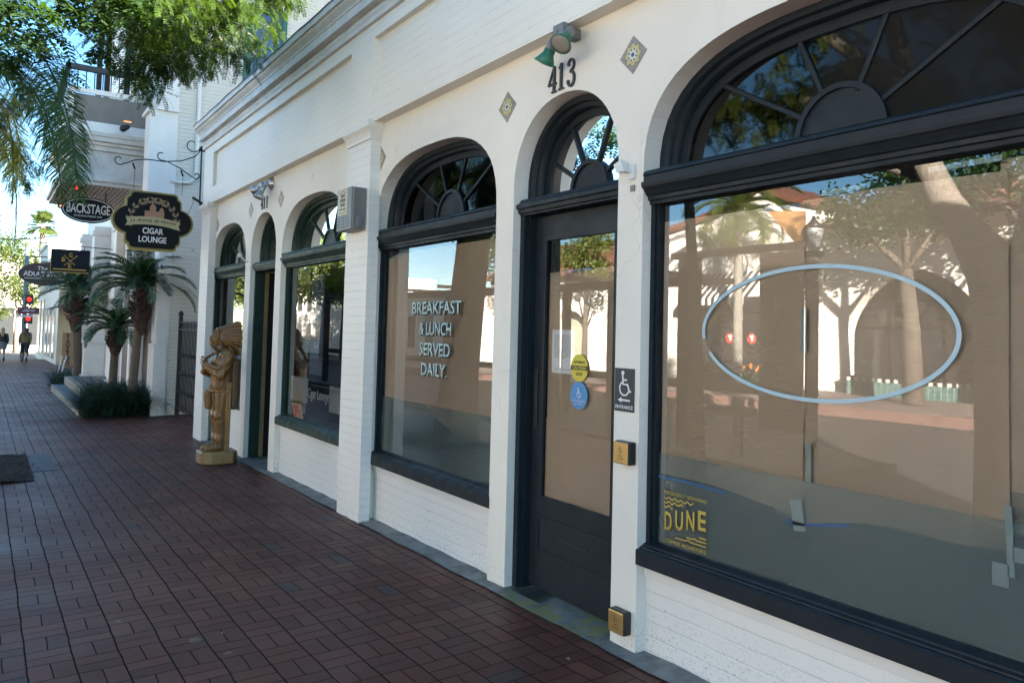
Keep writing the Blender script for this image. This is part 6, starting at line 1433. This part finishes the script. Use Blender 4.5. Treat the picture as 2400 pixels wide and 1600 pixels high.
# ================================================================ street trees on this side: overhanging canopy
LEAFC = leafmat('feathery_leaf', (0.050, 0.086, 0.015), 0.40, 0.7)
LEAFD = leafmat('dark_broad_leaflet', (0.035, 0.070, 0.022), 0.4, 0.5)
def pinnate(b, o, d, up_, ln, pairs, lw, lh, rnd, droop=0.3):
    "one compound leaf: stalk with paired leaflets"
    d = d.normalized(); side = d.cross(up_)
    if side.length < 1e-3: side = d.cross(Vector((1, 0, 0)))
    side.normalize(); p = Vector(o); step = ln / pairs; prev = p.copy()
    for k in range(pairs):
        d = (d - Vector((0, 0, droop * 0.1))).normalized(); p = p + d * step
        s_ = lh * (0.6 + 0.4 * sin(pi * (k + 1) / (pairs + 1)))
        for sg_ in (-1, 1):
            e = (side * sg_ + d * 0.35 + Vector((0, 0, rnd.uniform(-.35, .1)))).normalized(); n_v = e.cross(d).normalized(); w_ = (d * 1.0).normalized() * lw
            m1 = p + e * s_ * 0.35; m2 = p + e * s_ * 0.75; e_ = p + e * s_
            v = [b.bm.verts.new(q) for q in (p, m1 + w_ * .5, m2 + w_ * .42, e_, m2 - w_ * .42, m1 - w_ * .5)]
            b.bm.faces.new(v)
        if k % 3 == 2 or k == pairs - 1:
            w2 = side * 0.0014; v = [b.bm.verts.new(q) for q in (prev - w2, prev + w2, p + w2, p - w2)]; b.bm.faces.new(v); prev = p.copy()
def canopy(b, clumps, n, rnd, pr, ln, lw, lh, density=1.0):
    tot = sum(c[3] ** 2 for c in clumps)
    for (cx, cy, cz, r) in clumps:
        for i in range(int(n * r * r / tot)):
            v = Vector((rnd.gauss(0, 1), rnd.gauss(0, 1), rnd.gauss(0, .8))).normalized() * r * rnd.uniform(.1, .95)
            a = rnd.uniform(0, 2 * pi); d = Vector((cos(a), sin(a), rnd.uniform(-.7, .25)))
            pinnate(b, Vector((cx, cy, cz)) + v, d, Vector((0, 0, 1)), ln * rnd.uniform(.7, 1.15), pr, lw, lh, rnd, rnd.uniform(.3, 1.6))
rnd = random.Random(42)
CL_F = [(-7.47, -1.62, 2.82, 0.42), (-8.15, -1.72, 2.80, 0.34), (-8.44, -1.29, 2.98, 0.40), (-8.29, -1.08, 3.2, 0.45), (-8.12, -0.83, 3.3, 0.36), (-8.42, -0.45, 3.55, 0.30), (-8.26, -0.30, 3.62, 0.26),
        (-8.69, -0.80, 3.02, 0.24), (-8.95, -1.18, 2.80, 0.17), (-8.57, -1.46, 2.69, 0.2), (-8.92, -0.42, 3.25, 0.16), (-9.31, -0.85, 2.98, 0.14), (-9.79, -1.47, 2.76, 0.15), (-9.68, -1.31, 2.70, 0.13), (-9.0, -0.40, 3.10, 0.08), (-8.78, -0.25, 3.35, 0.12),
        (-7.9, -1.25, 3.5, 0.5), (-7.3, -2.2, 3.2, 0.5), (-8.0, -2.6, 3.4, 0.6), (-11.15, -2.52, 1.72, 0.20), (-11.0, -2.66, 2.05, 0.28), (-10.6, -2.62, 2.55, 0.30), (-11.5, -2.44, 2.0, 0.16),
        (-11.0, -4.2, 2.9, .6), (-12.2, -4.3, 2.8, .6), (-13.4, -4.2, 3.0, .7), (-14.8, -4.4, 3.1, .7), (-12.6, -4.2, 3.9, .8), (-16.2, -4.6, 3.4, .7)]
CL_F = [(a, b_, c, r * 1.22 if i in (0, 1, 2, 7, 8, 9, 12, 14, 15) else r) for i, (a, b_, c, r) in enumerate(CL_F)] + [(-8.3, -2.0, 2.86, 0.28), (-8.9, -1.65, 2.72, 0.24), (-9.0, -1.35, 2.95, 0.24)]
tA = thing('street_tree', (-10.9, -3.3, gz(-10.9, -3.3)), 'large street tree with feathery leaves hanging over the top left of the view', 'tree', 'street trees on this pavement')
b = B(); b.tube([(-10.9, -3.3, -1.9), (-10.85, -3.32, -0.8), (-10.75, -3.35, 0.4), (-10.55, -3.35, 1.6), (-10.2, -3.3, 2.7), (-9.8, -3.2, 3.6)], [0.40, 0.30, 0.28, 0.26, 0.24, 0.18], 14)
b.tube([(-10.0, -3.25, 3.2), (-9.0, -2.6, 3.5), (-8.3, -1.5, 3.35), (-8.3, -0.9, 3.3)], [0.13, 0.08, 0.045, 0.02], 8); b.tube([(-9.6, -3.1, 3.5), (-8.4, -2.8, 3.4), (-7.4, -2.3, 3.0), (-7.2, -1.9, 2.9)], [0.10, 0.06, 0.03, 0.012], 8)
b.tube([(-10.3, -3.3, 2.6), (-10.8, -2.9, 2.4), (-11.2, -2.5, 1.9)], [0.07, 0.04, 0.015], 7)
for c in CL_F[:16]: b.tube([(-8.4, -1.5, 3.4), ((c[0] - 8.4) / 2, (c[1] - 1.5) / 2, (c[2] + 3.4) / 2 + .05), c[:3]], [0.02, 0.012, 0.006], 5)
fin('trunk', b, BARK, tA)
b = B(); canopy(b, CL_F, 4900, rnd, 13, 0.26, 0.013, 0.036); fin('crown', b, LEAFC, tA)
CL_B = [(-7.01, -2.72, 2.42, 0.30), (-7.37, -2.36, 2.68, 0.30), (-7.13, -2.02, 2.68, 0.28), (-7.66, -2.75, 2.30, 0.28), (-8.05, -2.47, 2.56, 0.20), (-8.38, -2.06, 2.62, 0.16), (-8.74, -1.75, 2.60, 0.16), (-9.14, -2.29, 2.60, 0.12), (-7.6, -2.0, 2.9, .3)]
tC = thing('street_tree', (-6.4, -4.0, gz(-6.4, -4.0)), 'slim street tree with larger dark oval leaflets in the upper left corner', 'tree', 'street trees on this pavement')
b = B(); b.tube([(-6.4, -4.0, -1.9), (-6.45, -3.95, 0.2), (-6.5, -3.85, 1.8), (-6.7, -3.5, 2.9)], [0.09, 0.07, 0.06, 0.04], 10)
b.tube([(-6.6, -3.6, 2.6), (-6.9, -3.0, 2.85), (-7.3, -2.4, 2.8), (-7.9, -2.2, 2.75)], [0.03, 0.02, 0.012, 0.006], 7)
for c in CL_B: b.tube([(-7.0, -2.9, 2.9), c[:3]], [0.012, 0.004], 5)
fin('trunk', b, BARK, tC); b = B(); canopy(b, CL_B, 300, rnd, 6, 0.26, 0.030, 0.062); fin('crown', b, LEAFD, tC)
# large leaning tree near the camera, seen mirrored in the largest window
tB = thing('street_tree', (-3.35, -5.05, gz(-3.35, -5.05)), 'thick forked street tree with rough bark mirrored in the largest window', 'tree', 'street trees on this pavement')
BK2 = wood('furrowed_pale_bark', (0.14, 0.11, 0.085), (0.34, 0.29, 0.23), 5.0, 0.9)
b = B(); b.tube([(-3.35, -5.05, -1.9), (-3.42, -5.05, -1.2), (-3.46, -5.05, -0.4), (-3.50, -5.05, 0.3), (-3.62, -5.05, 0.7), (-3.86, -5.05, 1.08), (-4.08, -5.05, 1.42), (-4.28, -5.05, 1.85), (-4.6, -5.05, 2.7), (-4.9, -5.1, 4.0)], [0.46, 0.37, 0.33, 0.31, 0.26, 0.18, 0.15, 0.14, 0.13, 0.08], 18)
b.tube([(-3.42, -5.05, -0.1), (-3.32, -5.05, 0.55), (-3.22, -5.08, 1.15), (-3.12, -5.1, 2.0), (-2.8, -5.2, 4.0)], [0.25, 0.25, 0.20, 0.17, 0.08], 16)
b.tube([(-4.2, -5.05, 1.7), (-5.0, -5.3, 2.0), (-6.0, -5.5, 2.5)], [0.07, 0.045, 0.02], 8); b.tube([(-4.6, -5.05, 2.7), (-5.2, -4.4, 3.4), (-5.8, -3.4, 4.4)], [0.1, 0.06, 0.03], 8)
for c in ((-5.6, -5.8, 3.0), (-6.6, -4.5, 2.9), (-3.2, -4.7, 3.0), (-2.0, -5.3, 3.2), (-7.5, -4.7, 3.0)): b.tube([(-4.5, -5.05, 2.5) if c[0] < -4 else (-3.1, -5.1, 2.1), ((c[0] - 4) / 2, (c[1] - 5.05) / 2, c[2] - .1), c], [0.05, 0.03, 0.01], 6)
fin('trunk', b, BK2, tB)
CLT = [(-5.6, -5.8, 3.0, 0.7), (-4.9, -6.2, 2.75, 0.55), (-4.0, -6.6, 2.9, 0.6), (-3.0, -6.0, 3.2, 0.7), (-6.6, -6.2, 3.3, 0.7), (-2.0, -5.5, 3.3, 0.7), (-7.6, -6.2, 2.7, .5), (-5.0, -3.6, 4.6, .8), (-3.0, -3.4, 5.0, .9), (-1.5, -3.6, 4.6, .8), (-2.6, -1.9, 5.2, .7),
       (-6.6, -4.3, 2.9, .55), (-5.8, -4.3, 2.75, .5), (-4.9, -4.4, 2.95, .55), (-4.3, -4.7, 2.75, .4), (-3.2, -4.5, 3.0, .55), (-2.4, -4.3, 2.8, .5), (-7.5, -4.5, 3.0, .6), (-5.5, -4.3, 3.7, .7), (-3.8, -4.4, 3.8, .7), (-8.3, -4.6, 2.9, .5)]
b = B(); canopy(b, CLT, 2700, rnd, 10, 0.34, 0.028, 0.075); fin('crown', b, leafmat('golden_green_leaflet', (0.075, 0.095, 0.022), 0.4, 0.5), tB)
# queen palm whose fronds hang in from the left edge
qp = thing('feather_palm', (-9.2, -3.35, gz(-9.2, -3.35)), 'tall feather palm with long drooping fronds hanging in at the left edge', 'palm tree')
b = B(); b.tube([(-9.2, -3.75, -1.9), (-9.2, -3.75, 0.5), (-9.2, -3.72, 2.3)], [0.17, 0.13, 0.12], 12); fin('trunk', b, wood('grey_palm_trunk', (0.20, 0.18, 0.15), (0.30, 0.27, 0.23), 6, 0.85), qp)
FQ = leafmat('dark_palm_frond', (0.045, 0.10, 0.035), 0.3, 0.5); FQ2 = leafmat('yellowing_palm_frond', (0.22, 0.22, 0.06), 0.45, 0.5)
rn = random.Random(9)
b = B()
F1 = [(-9.2, -3.6, 2.3), (-8.9, -3.2, 2.45), (-8.4, -2.82, 2.40), (-8.19, -2.64, 2.28), (-7.9, -2.50, 2.10), (-7.62, -2.38, 1.80), (-7.45, -2.30, 1.48), (-7.35, -2.26, 1.18), (-7.32, -2.24, 1.0)]
F2 = [(-9.3, -3.6, 2.4), (-9.4, -3.2, 2.55), (-9.42, -2.83, 2.52), (-9.36, -2.61, 2.38), (-9.28, -2.46, 2.15), (-9.24, -2.38, 1.9), (-9.22, -2.36, 1.72)]
F4 = [(-9.1, -3.5, 2.3), (-8.7, -3.2, 2.2), (-8.4, -2.95, 2.0), (-8.3, -2.8, 1.7)]
F5 = [(q[0] - 0.35, q[1] - 0.10, q[2] + 0.02) for q in F1]; F6 = [(q[0] + 0.15, q[1] - 0.02, q[2] + 0.22 - 0.015 * i * i / 3) for i, q in enumerate(F1[:8])]
for F_ in (F1, F2, F4, F5, F6):
    frond(b, F_, 0.44, 150, rn, 1.0, 0.016, 0.05); b.tube(F_, [0.012 - 0.001 * i for i in range(len(F_))], 5)
fin('frond', b, FQ, qp)
b = B()
for F_ in ([(-9.3, -3.5, 2.3), (-9.6, -3.0, 2.1), (-9.5, -2.78, 1.82), (-9.45, -2.68, 1.52), (-9.43, -2.63, 1.26), (-9.43, -2.62, 1.0), (-9.44, -2.62, 0.75)],
           [(-9.2, -3.5, 2.35), (-9.0, -3.0, 2.25), (-8.9, -2.76, 2.0), (-8.85, -2.70, 1.7), (-8.83, -2.68, 1.4), (-8.83, -2.67, 1.1)],
           [(-9.4, -3.5, 2.4), (-10.0, -3.0, 2.6), (-10.3, -2.72, 2.4), (-10.4, -2.6, 2.0), (-10.4, -2.56, 1.6)]):
    frond(b, F_, 0.40, 120, rn, 1.3, 0.013, 0.0); b.tube(F_, [0.011 - 0.001 * i for i in range(len(F_))], 5)
fin('frond', b, FQ2, qp)

# ================================================================ across the street (seen mirrored in the shop windows)
YF_ = -20.5
def arched(b, x0, x1, zb, zt, arches, yf, dep):
    cur = x0
    for (c, hw, sp, rs, n) in arches:
        b.box(cur, c - hw, yf - dep, yf, zb, zt)
        N = 20; xs = [c - hw * cos(pi * i / N) for i in range(N + 1)]
        for i in range(N):
            a0, a1 = xs[i], xs[i + 1]; z0, z1 = arch_z(a0, c, hw, sp, rs, n), arch_z(a1, c, hw, sp, rs, n)
            b.poly([(a1, yf, z1), (a0, yf, z0), (a0, yf, zt), (a1, yf, zt)]); b.poly([(a0, yf, z0), (a1, yf, z1), (a1, yf - dep, z1), (a0, yf - dep, z0)])
        cur = c + hw
    b.box(cur, x1, yf - dep, yf, zb, zt)
def tiled_roof(t, x0, x1, ye, ze, yr, zr):
    b = B(); b.prism([(ye, ze), (yr, zr), (yr, zr - .12), (ye, ze - .14)], lambda u, v, d: (d, u, v), x0, x1); rf = fin('roof', b, TILERED, t)
    b = B(); n = int((x1 - x0) / 0.24); dy, dz = yr - ye, zr - ze
    for i in range(n):
        x = x0 + (i + .5) * (x1 - x0) / n
        b.tube([(x, ye + 0.06, ze + 0.0), (x, ye + dy * .5, ze + dz * .5 + .02), (x, yr, zr + .02)], 0.085, 6)
    fin('roof_tiles', b, TILERED, rf)
ar = thing('arcade_building', (-9, -22, -1.75), 'sunlit white arcade across the street with red tiled roof and wide arch', 'building', 'buildings across the street')
b = B(); arched(b, -15.9, 4, -1.9, 3.75, [(-12.95, 2.30, 0.15, 2.10, 1.7), (-7.3, 2.3, 0.15, 2.10, 1.7), (-1.4, 2.3, 0.15, 2.1, 1.7)], YF_, 0.7); fin('arched_wall', b, FARWHITE, ar)
b = B(); b.box(-15.8, 4, -21.9, -21.8, -1.9, 3.7); b.box(-15.8, 4, -21.79, -20.6, 3.2, 3.3); fin('shop_front', b, DARKGL, ar)
b = B()
for x in (-14.2, -12.4, -10.9, -8.4, -6.3, -2.4, -.3): b.box(x - .05, x + .05, -21.75, -21.65, -1.9, 3.1)
b.box(-15.6, 3.8, -21.76, -21.64, 0.45, 0.55); fin('mullions', b, DARKWOOD, ar)
b = B(); b.box(-10.1, -9.2, -20.49, -20.47, -1.6, 0.3); fin('wall_poster', b, plain('pale_green_poster', (0.62, 0.66, 0.45), 0.7), ar)
tiled_roof(ar, -15.6, 4.2, -19.7, 3.72, -24.5, 5.5)
GT_ = striped('green_diamond_tiles', 0, 0.18, (0.06, 0.15, 0.13), (0.22, 0.28, 0.25), 0.8); CK = striped('checker_tiles', 0, 0.26, (0.02, 0.02, 0.02), (0.60, 0.56, 0.52), 0.5)
b = B(); b.box(-14.6, -8.8, -19.95, -19.75, -1.75, -1.28); lw = fin('tiled_planter_wall', b, GT_, ar)
b = B(); b.box(-14.6, -8.8, -19.96, -19.74, -1.279, -1.16); fin('checker_band', b, CK, lw); b = B(); b.box(-14.65, -8.75, -19.98, -19.72, -1.159, -1.12); fin('dark_rail', b, BLACKM, lw)
hb = thing('parapet_building', (-19.5, -23, -1.75), 'sunlit white building across the street with stepped tile coping, striped awning and glass doors', 'building', 'buildings across the street')
b = B(); b.prism([(-23.6, -1.9), (-15.92, -1.9), (-15.92, 4.55), (-17.2, 4.9), (-18.4, 5.5), (-19.6, 4.9), (-21.5, 4.5), (-23.6, 4.2)], FX(0), YF_ - 3, YF_ + .12); fin('wall', b, FARWHITE, hb)
b = B(); P_ = [(-23.8, 4.2), (-21.5, 4.55), (-19.6, 4.95), (-18.4, 5.55), (-17.2, 4.95), (-15.7, 4.55)]
b.ribbon(P_, 0.26, FX(0), YF_ - 3, YF_ + .35); fin('tile_coping', b, TILERED, hb)
b = B(); b.box(-21.3, -18.3, YF_ + .125, YF_ + .14, -1.7, 1.5); fin('glass_doors', b, DARKGL, hb)
b = B()
for x in (-21.3, -20.3, -19.3, -18.35): b.box(x - .04, x + .04, YF_ + .141, YF_ + .19, -1.7, 1.5)
b.box(-21.3, -18.3, YF_ + .141, YF_ + .18, 0.9, 1.0); fin('door_frames', b, BLACKM, hb)
AWS = striped('striped_awning_cloth', 0, 0.30, (0.75, 0.72, 0.66), (0.05, 0.045, 0.04), 0.5)
b = B(); b.prism([(YF_ + .15, 2.45), (YF_ + .15, 2.35), (YF_ + 1.25, 1.35), (YF_ + 1.25, 1.15), (YF_ + 1.28, 1.15), (YF_ + 1.28, 1.42)], lambda u, v, d: (d, u, v), -21.4, -18.2); fin('awning', b, AWS, hb)
RL = plain('red_round_logo', (0.60, 0.06, 0.04), 0.5, 0, 4, 0)
for i, x in enumerate((-19.8, -18.8)):
    b = B(); b.prism(circ(0.20, 20, (x, -0.05)), FX(0), YF_ + .142, YF_ + .15); lg = fin('door_logo', b, RL, hb); b = B(); b.box(x - .08, x + .1, YF_ + .151, YF_ + .156, -.02, .08); b.box(x - .02, x + .08, YF_ + .151, YF_ + .1555, -.14, -.021); fin('logo_squares', b, WSG, lg)
la = thing('arcade_building', (-31, -22, -1.9), 'second tiled roof arcade across the street mirrored in the charcoal door', 'building', 'buildings across the street')
b = B(); arched(b, -36.5, -23.9, -2.1, 2.9, [(-33.6, 1.9, -0.2, 1.5, 1.9), (-29.9, 1.4, -0.2, 1.3, 1.9), (-26.4, 1.4, -0.2, 1.3, 1.9)], YF_, 0.6); fin('arched_wall', b, FARWHITE, la)
b = B(); b.box(-36.4, -24, -21.6, -21.5, -2.1, 2.8); fin('shop_front', b, plain('pale_shop_interior', (0.42, 0.44, 0.33), 0.7, 0.2, 1, 0), la)
tiled_roof(la, -36.8, -23.7, -19.8, 2.85, -24.2, 4.9)
t = simple_building('plain_far_building', 'long pale building across the street mirrored behind the lettering', -60, -37.5, -30, -20.5, -2.3, 2.0, FARWHITE)
for i in range(9): win(t, -59 + i * 2.4, -57.8 + i * 2.4, -20.498, -20.44, -1.3, 0.9, TRIM)
t = simple_building('stepped_far_building', 'taller pale building with several floors across the street farther off', -74, -61, -30, -21.0, -2.3, 4.2, FARWHITE)
for i in range(5):
    for k in range(2): win(t, -73 + i * 2.4, -71.6 + i * 2.4, -20.998, -20.94, -1.2 + 2.5 * k, 0.3 + 2.5 * k, TRIM)
# trees and palm across
def big_palm(name, loc, th_, r, crown, lb, seed, mat, leafl, nf=26, grp=None):
    rnd = random.Random(seed); t = thing(name, loc, lb, 'palm tree', grp); top = Vector((loc[0], loc[1], loc[2] + th_))
    b = B(); b.tube([(loc[0], loc[1], loc[2] - .2 + i * th_ / 12) for i in range(13)] , [r * (1.1 - .02 * i) for i in range(13)], 10); fin('trunk', b, bpy.data.materials['grey_palm_trunk'], t); b = B()
    for i in range(nf):
        a = 2 * pi * i * 0.381966; f_ = i / (nf - 1); e = radians(75 - 80 * f_); d = Vector((cos(a), sin(a), 0)); p = top.copy(); q = [p.copy()]
        for k in range(10): p = p + (d * cos(e) + Vector((0, 0, 1)) * sin(e)) * crown / 10; q.append(p.copy()); e -= radians(9 + 6 * f_)
        frond(b, q, leafl, 56, rnd, 0.9, 0.03); b.tube(q, 0.02, 4)
    fin('crown', b, mat, t); return t
big_palm('feather_palm', (-17.15, -17.6, -1.75), 6.0, 0.16, 2.3, 'feather palm across the street mirrored at the left of the largest window', 31, leafmat('olive_palm_frond', (0.14, 0.17, 0.05), 0.4, 0.5), 0.6)
GA = 'trees across the street'; BR3 = leafmat('bright_yellow_green_leaf', (0.17, 0.20, 0.05), 0.4, 0.5)
leafy_tree('pavement_tree', 'slender pale trunked tree across the street mirrored inside the pale ring', (-11.1, -17.3, -1.65), [(-11.15, -17.3, 0.2), (-11.3, -17.3, 1.9)], [(-11.4, -17.3, 3.6, 1.2), (-12.4, -17.0, 3.2, .8), (-10.4, -17.6, 3.5, .9), (-11.2, -17.2, 4.6, 1.0), (-13.2, -17.2, 3.9, .7)], 4200, 0.17, BR2, 33, 0.24, GA)
leafy_tree('pavement_tree', 'tall tree across the street mirrored behind the thick forked trunk', (-7.6, -17.0, -1.65), [(-7.6, -17.0, 0.5), (-7.8, -17.0, 2.2)], [(-8.0, -17.0, 4.0, 1.2), (-9.3, -16.8, 4.2, .9), (-6.6, -17.2, 4.2, 1.1), (-8.0, -17, 5.2, 1.1)], 3600, 0.17, BR2, 36, 0.18, GA)
leafy_tree('pavement_tree', 'leafy tree across the street mirrored at the right of the lettered window', (-28.5, -15.6, -1.8), [(-28.5, -15.6, 1.0)], [(-28.5, -15.6, 3.4, 1.3), (-29.8, -15.4, 4.0, 1.1), (-27.3, -15.8, 3.0, 1.1), (-28.8, -15.3, 5.0, 1.3)], 4200, 0.17, BR2, 34, 0.16, GA)
leafy_tree('pavement_tree', 'broad tree far across the street mirrored in the green framed window', (-52, -12, -2.1), [(-52, -12, 1.5)], [(-52, -11.5, 4.0, 2.6), (-50, -12, 3.2, 1.8), (-55, -11, 4.5, 2.4), (-58, -10, 3.5, 2.2), (-48, -13, 5.0, 2.0)], 4200, 0.24, BR1, 35, 0.25, GA)
leafy_tree('pavement_tree', 'golden green drooping tree across the street mirrored at the top of the charcoal door', (-25.2, -17.6, -1.75), [(-25.2, -17.6, 1.2)], [(-25.9, -17.6, 3.2, .9), (-24.6, -17.5, 3.7, .9), (-25.2, -17.5, 4.6, .9), (-24.3, -17.5, 2.6, .5)], 2600, 0.17, BR3, 60, 0.13, GA)
for i, (x, y, lb) in enumerate(((-46.5, -15.7, 'first of four sunlit yellow green trees mirrored in the cigar shop window'), (-50.5, -15.9, 'second of four sunlit yellow green trees mirrored in the cigar shop window'), (-55.5, -15.6, 'third of four sunlit yellow green trees mirrored in the cigar shop window'), (-68.0, -15.5, 'last of four sunlit yellow green trees, mirrored behind the statue'))):
    leafy_tree('pavement_tree', lb, (x, y, -2.1), [(x, y, 1.2)], [(x, y, 3.6, 2.0), (x + 1.7, y + .3, 2.6, 1.4), (x - 1.6, y, 2.8, 1.5), (x + .3, y, 5.3, 1.7)], 3600, 0.24, BR3, 50 + i, 0.2, GA)
for i, (x, y, h) in enumerate(((-35.5, -14.4, 9.0), (-37.0, -15.0, 8.4))):
    big_palm('feather_palm', (x, y, -1.9), h, 0.24, 2.2, ('left' if i else 'right') + ' brown trunk of the two tall palms mirrored above the lettering', 40 + i, bpy.data.materials['olive_palm_frond'], 0.5, 16, GA)
# ---- parklet: dark timber pergola and rails in the parking lane
pk = thing('timber_parklet', (-15, -6.6, -1.85), 'dark timber dining parklet with posts, beams and low rails in the parking lane', 'parklet')
b = B(); b.box(-24, -6.1, -7.7, -5.56, -1.82, -1.72); fin('deck', b, DARKWOOD, pk)
for x, y, zt in ((-8.56, -6.0, 1.2), (-8.36, -6.0, 1.2), (-10.37, -6.0, 0.82), (-13.6, -6.0, 0.82), (-16.0, -6.0, .82), (-18.6, -6.0, .82), (-21.4, -6.0, .82), (-23.8, -6.0, .82), (-9.9, -7.5, 0.9), (-13.6, -7.5, .9), (-18.6, -7.5, .9), (-23.8, -7.5, .9)):
    b = B(); b.box(x - .09, x + .09, y - .06, y + .06, -1.72, zt); fin('post', b, DARKWOOD, pk)
b = B(); b.box(-8.82, -6.42, -6.05, -5.95, 1.201, 1.30); fin('end_beam', b, DARKWOOD, pk)
b = B(); b.box(-24, -8.46, -6.06, -5.94, 0.821, 0.93); b.box(-24, -8.9, -7.56, -7.44, 0.901, 1.0)
for i in range(7): b.box(-23.8 + i * 2.4, -23.7 + i * 2.4, -7.5, -6.0, 1.001, 1.08)
fin('beams', b, DARKWOOD, pk)
b = B(); b.box(-24, -7.15, -6.04, -5.96, -0.80, -0.67); fin('low_rail', b, DARKWOOD, pk)
b = B(); b.box(-8.3, -7.15, -6.04, -5.96, -1.12, -1.02); b.box(-7.56, -7.42, -6.03, -5.97, -1.70, -1.12); b.box(-8.3, -8.2, -6.03, -5.97, -1.70, -1.12); fin('bench_rail', b, DARKWOOD, pk)
# dark vertical banners on the parklet end
for i, (xa, xb) in enumerate(((-7.14, -6.43), (-6.40, -6.21))):
    t = thing('vertical_banner', ((xa + xb) / 2, -6.0, -0.65), ('wide' if i == 0 else 'narrow') + ' dark brown vertical banner with faint letters at the parklet end', 'banner', 'parklet banners')
    b = B(); b.box(xa, xb, -6.02, -6.0, -1.25 if i == 0 else -1.6, 1.19 if i == 0 else 1.08); fin('cloth', b, plain('dark_brown_banner', (0.05, 0.032, 0.026), 0.8, 0.2, 4), t)
    if i == 0:
        for k, ch in enumerate('OMAI'): text('letter', ch, plain('faint_brown_letter', (0.11, 0.08, 0.07), 0.8, 0, 4, 0) if k == 0 else bpy.data.materials['faint_brown_letter'], 0.22, lambda u, v, d: ((xa + xb) / 2 - v, -5.998 - d, u), 0.004, t, 0.30, u0=-0.85 + k * 0.42, v0=0.0, bold=0.03)
# street lamp with lantern
sl_ = thing('street_lamp', (-9.6, -11.0, -1.85), 'dark street lamp with white lantern in front of the sunlit arcade', 'street lamp')
b = B(); b.tube([(-9.75, -11.0, -1.9), (-9.75, -11.0, -1.2), (-9.75, -11.0, 1.7)], [0.13, 0.07, 0.06], 10); b.lathe([(0.06, 0), (0.22, .18), (0.24, .22), (.1, .26)], (-9.75, -11, 1.55), seg=12); fin('post', b, BLACKM, sl_)
b = B(); b.lathe([(0.11, 0), (0.19, .42), (.19, .44)], (-9.75, -11, 1.82), seg=6); fin('lantern_glass', b, plain('white_lantern_glass', (0.72, 0.72, 0.68), 0.4), sl_)
b = B(); b.lathe([(0.22, 0), (0.06, .17), (0.02, .26)], (-9.75, -11, 2.265), seg=6); fin('lantern_cap', b, BLACKM, sl_)
# orange sail flag
b = B(); b.poly([(-10.9, -11.0, 2.75), (-9.95, -11.0, 2.65), (-9.95, -11.0, 1.75)]); b.poly([(-10.9, -11.02, 2.75), (-9.95, -11.02, 1.75), (-9.95, -11.02, 2.65)])
tag(fin('corner_flag', b, plain('orange_flag', (0.55, 0.28, 0.10), 0.7, 0.2, 4), None, (-10.3, -11, 1.75)), 'orange triangular flag beside the lamp lantern', 'flag')
# orange flowers before the glass doors
b = B(); rn = random.Random(77); OF = plain('orange_flower', (0.70, 0.22, 0.04), 0.6)
for i in range(160):
    x, y = rn.uniform(-20.2, -17.6), rn.uniform(-19.6, -19.1); h = rn.uniform(.3, .75); z = fsw(x); b.poly([(x - .02, y, z), (x + .02, y, z), (x + rn.uniform(-.2, .2), y + rn.uniform(-.1, .1), z + h)])
tag(fin('flower_bed', b, GRS, None, (-19, -19.3, -1.7)), 'leafy flower bed in front of the glass doors across the street', 'flower bed', kind='stuff')
b = B()
for i in range(26):
    x, y, z = rn.uniform(-20.2, -17.6), rn.uniform(-19.5, -19.1), fsw(-19) + rn.uniform(.45, .8); b.poly([(x - .07, y, z), (x, y, z + .07), (x + .08, y, z + .02), (x, y, z - .05)])
tag(fin('orange_flowers', b, OF, None, (-19, -19.3, -1.2)), 'orange blossoms over the flower bed across the street', 'flowers', kind='stuff')
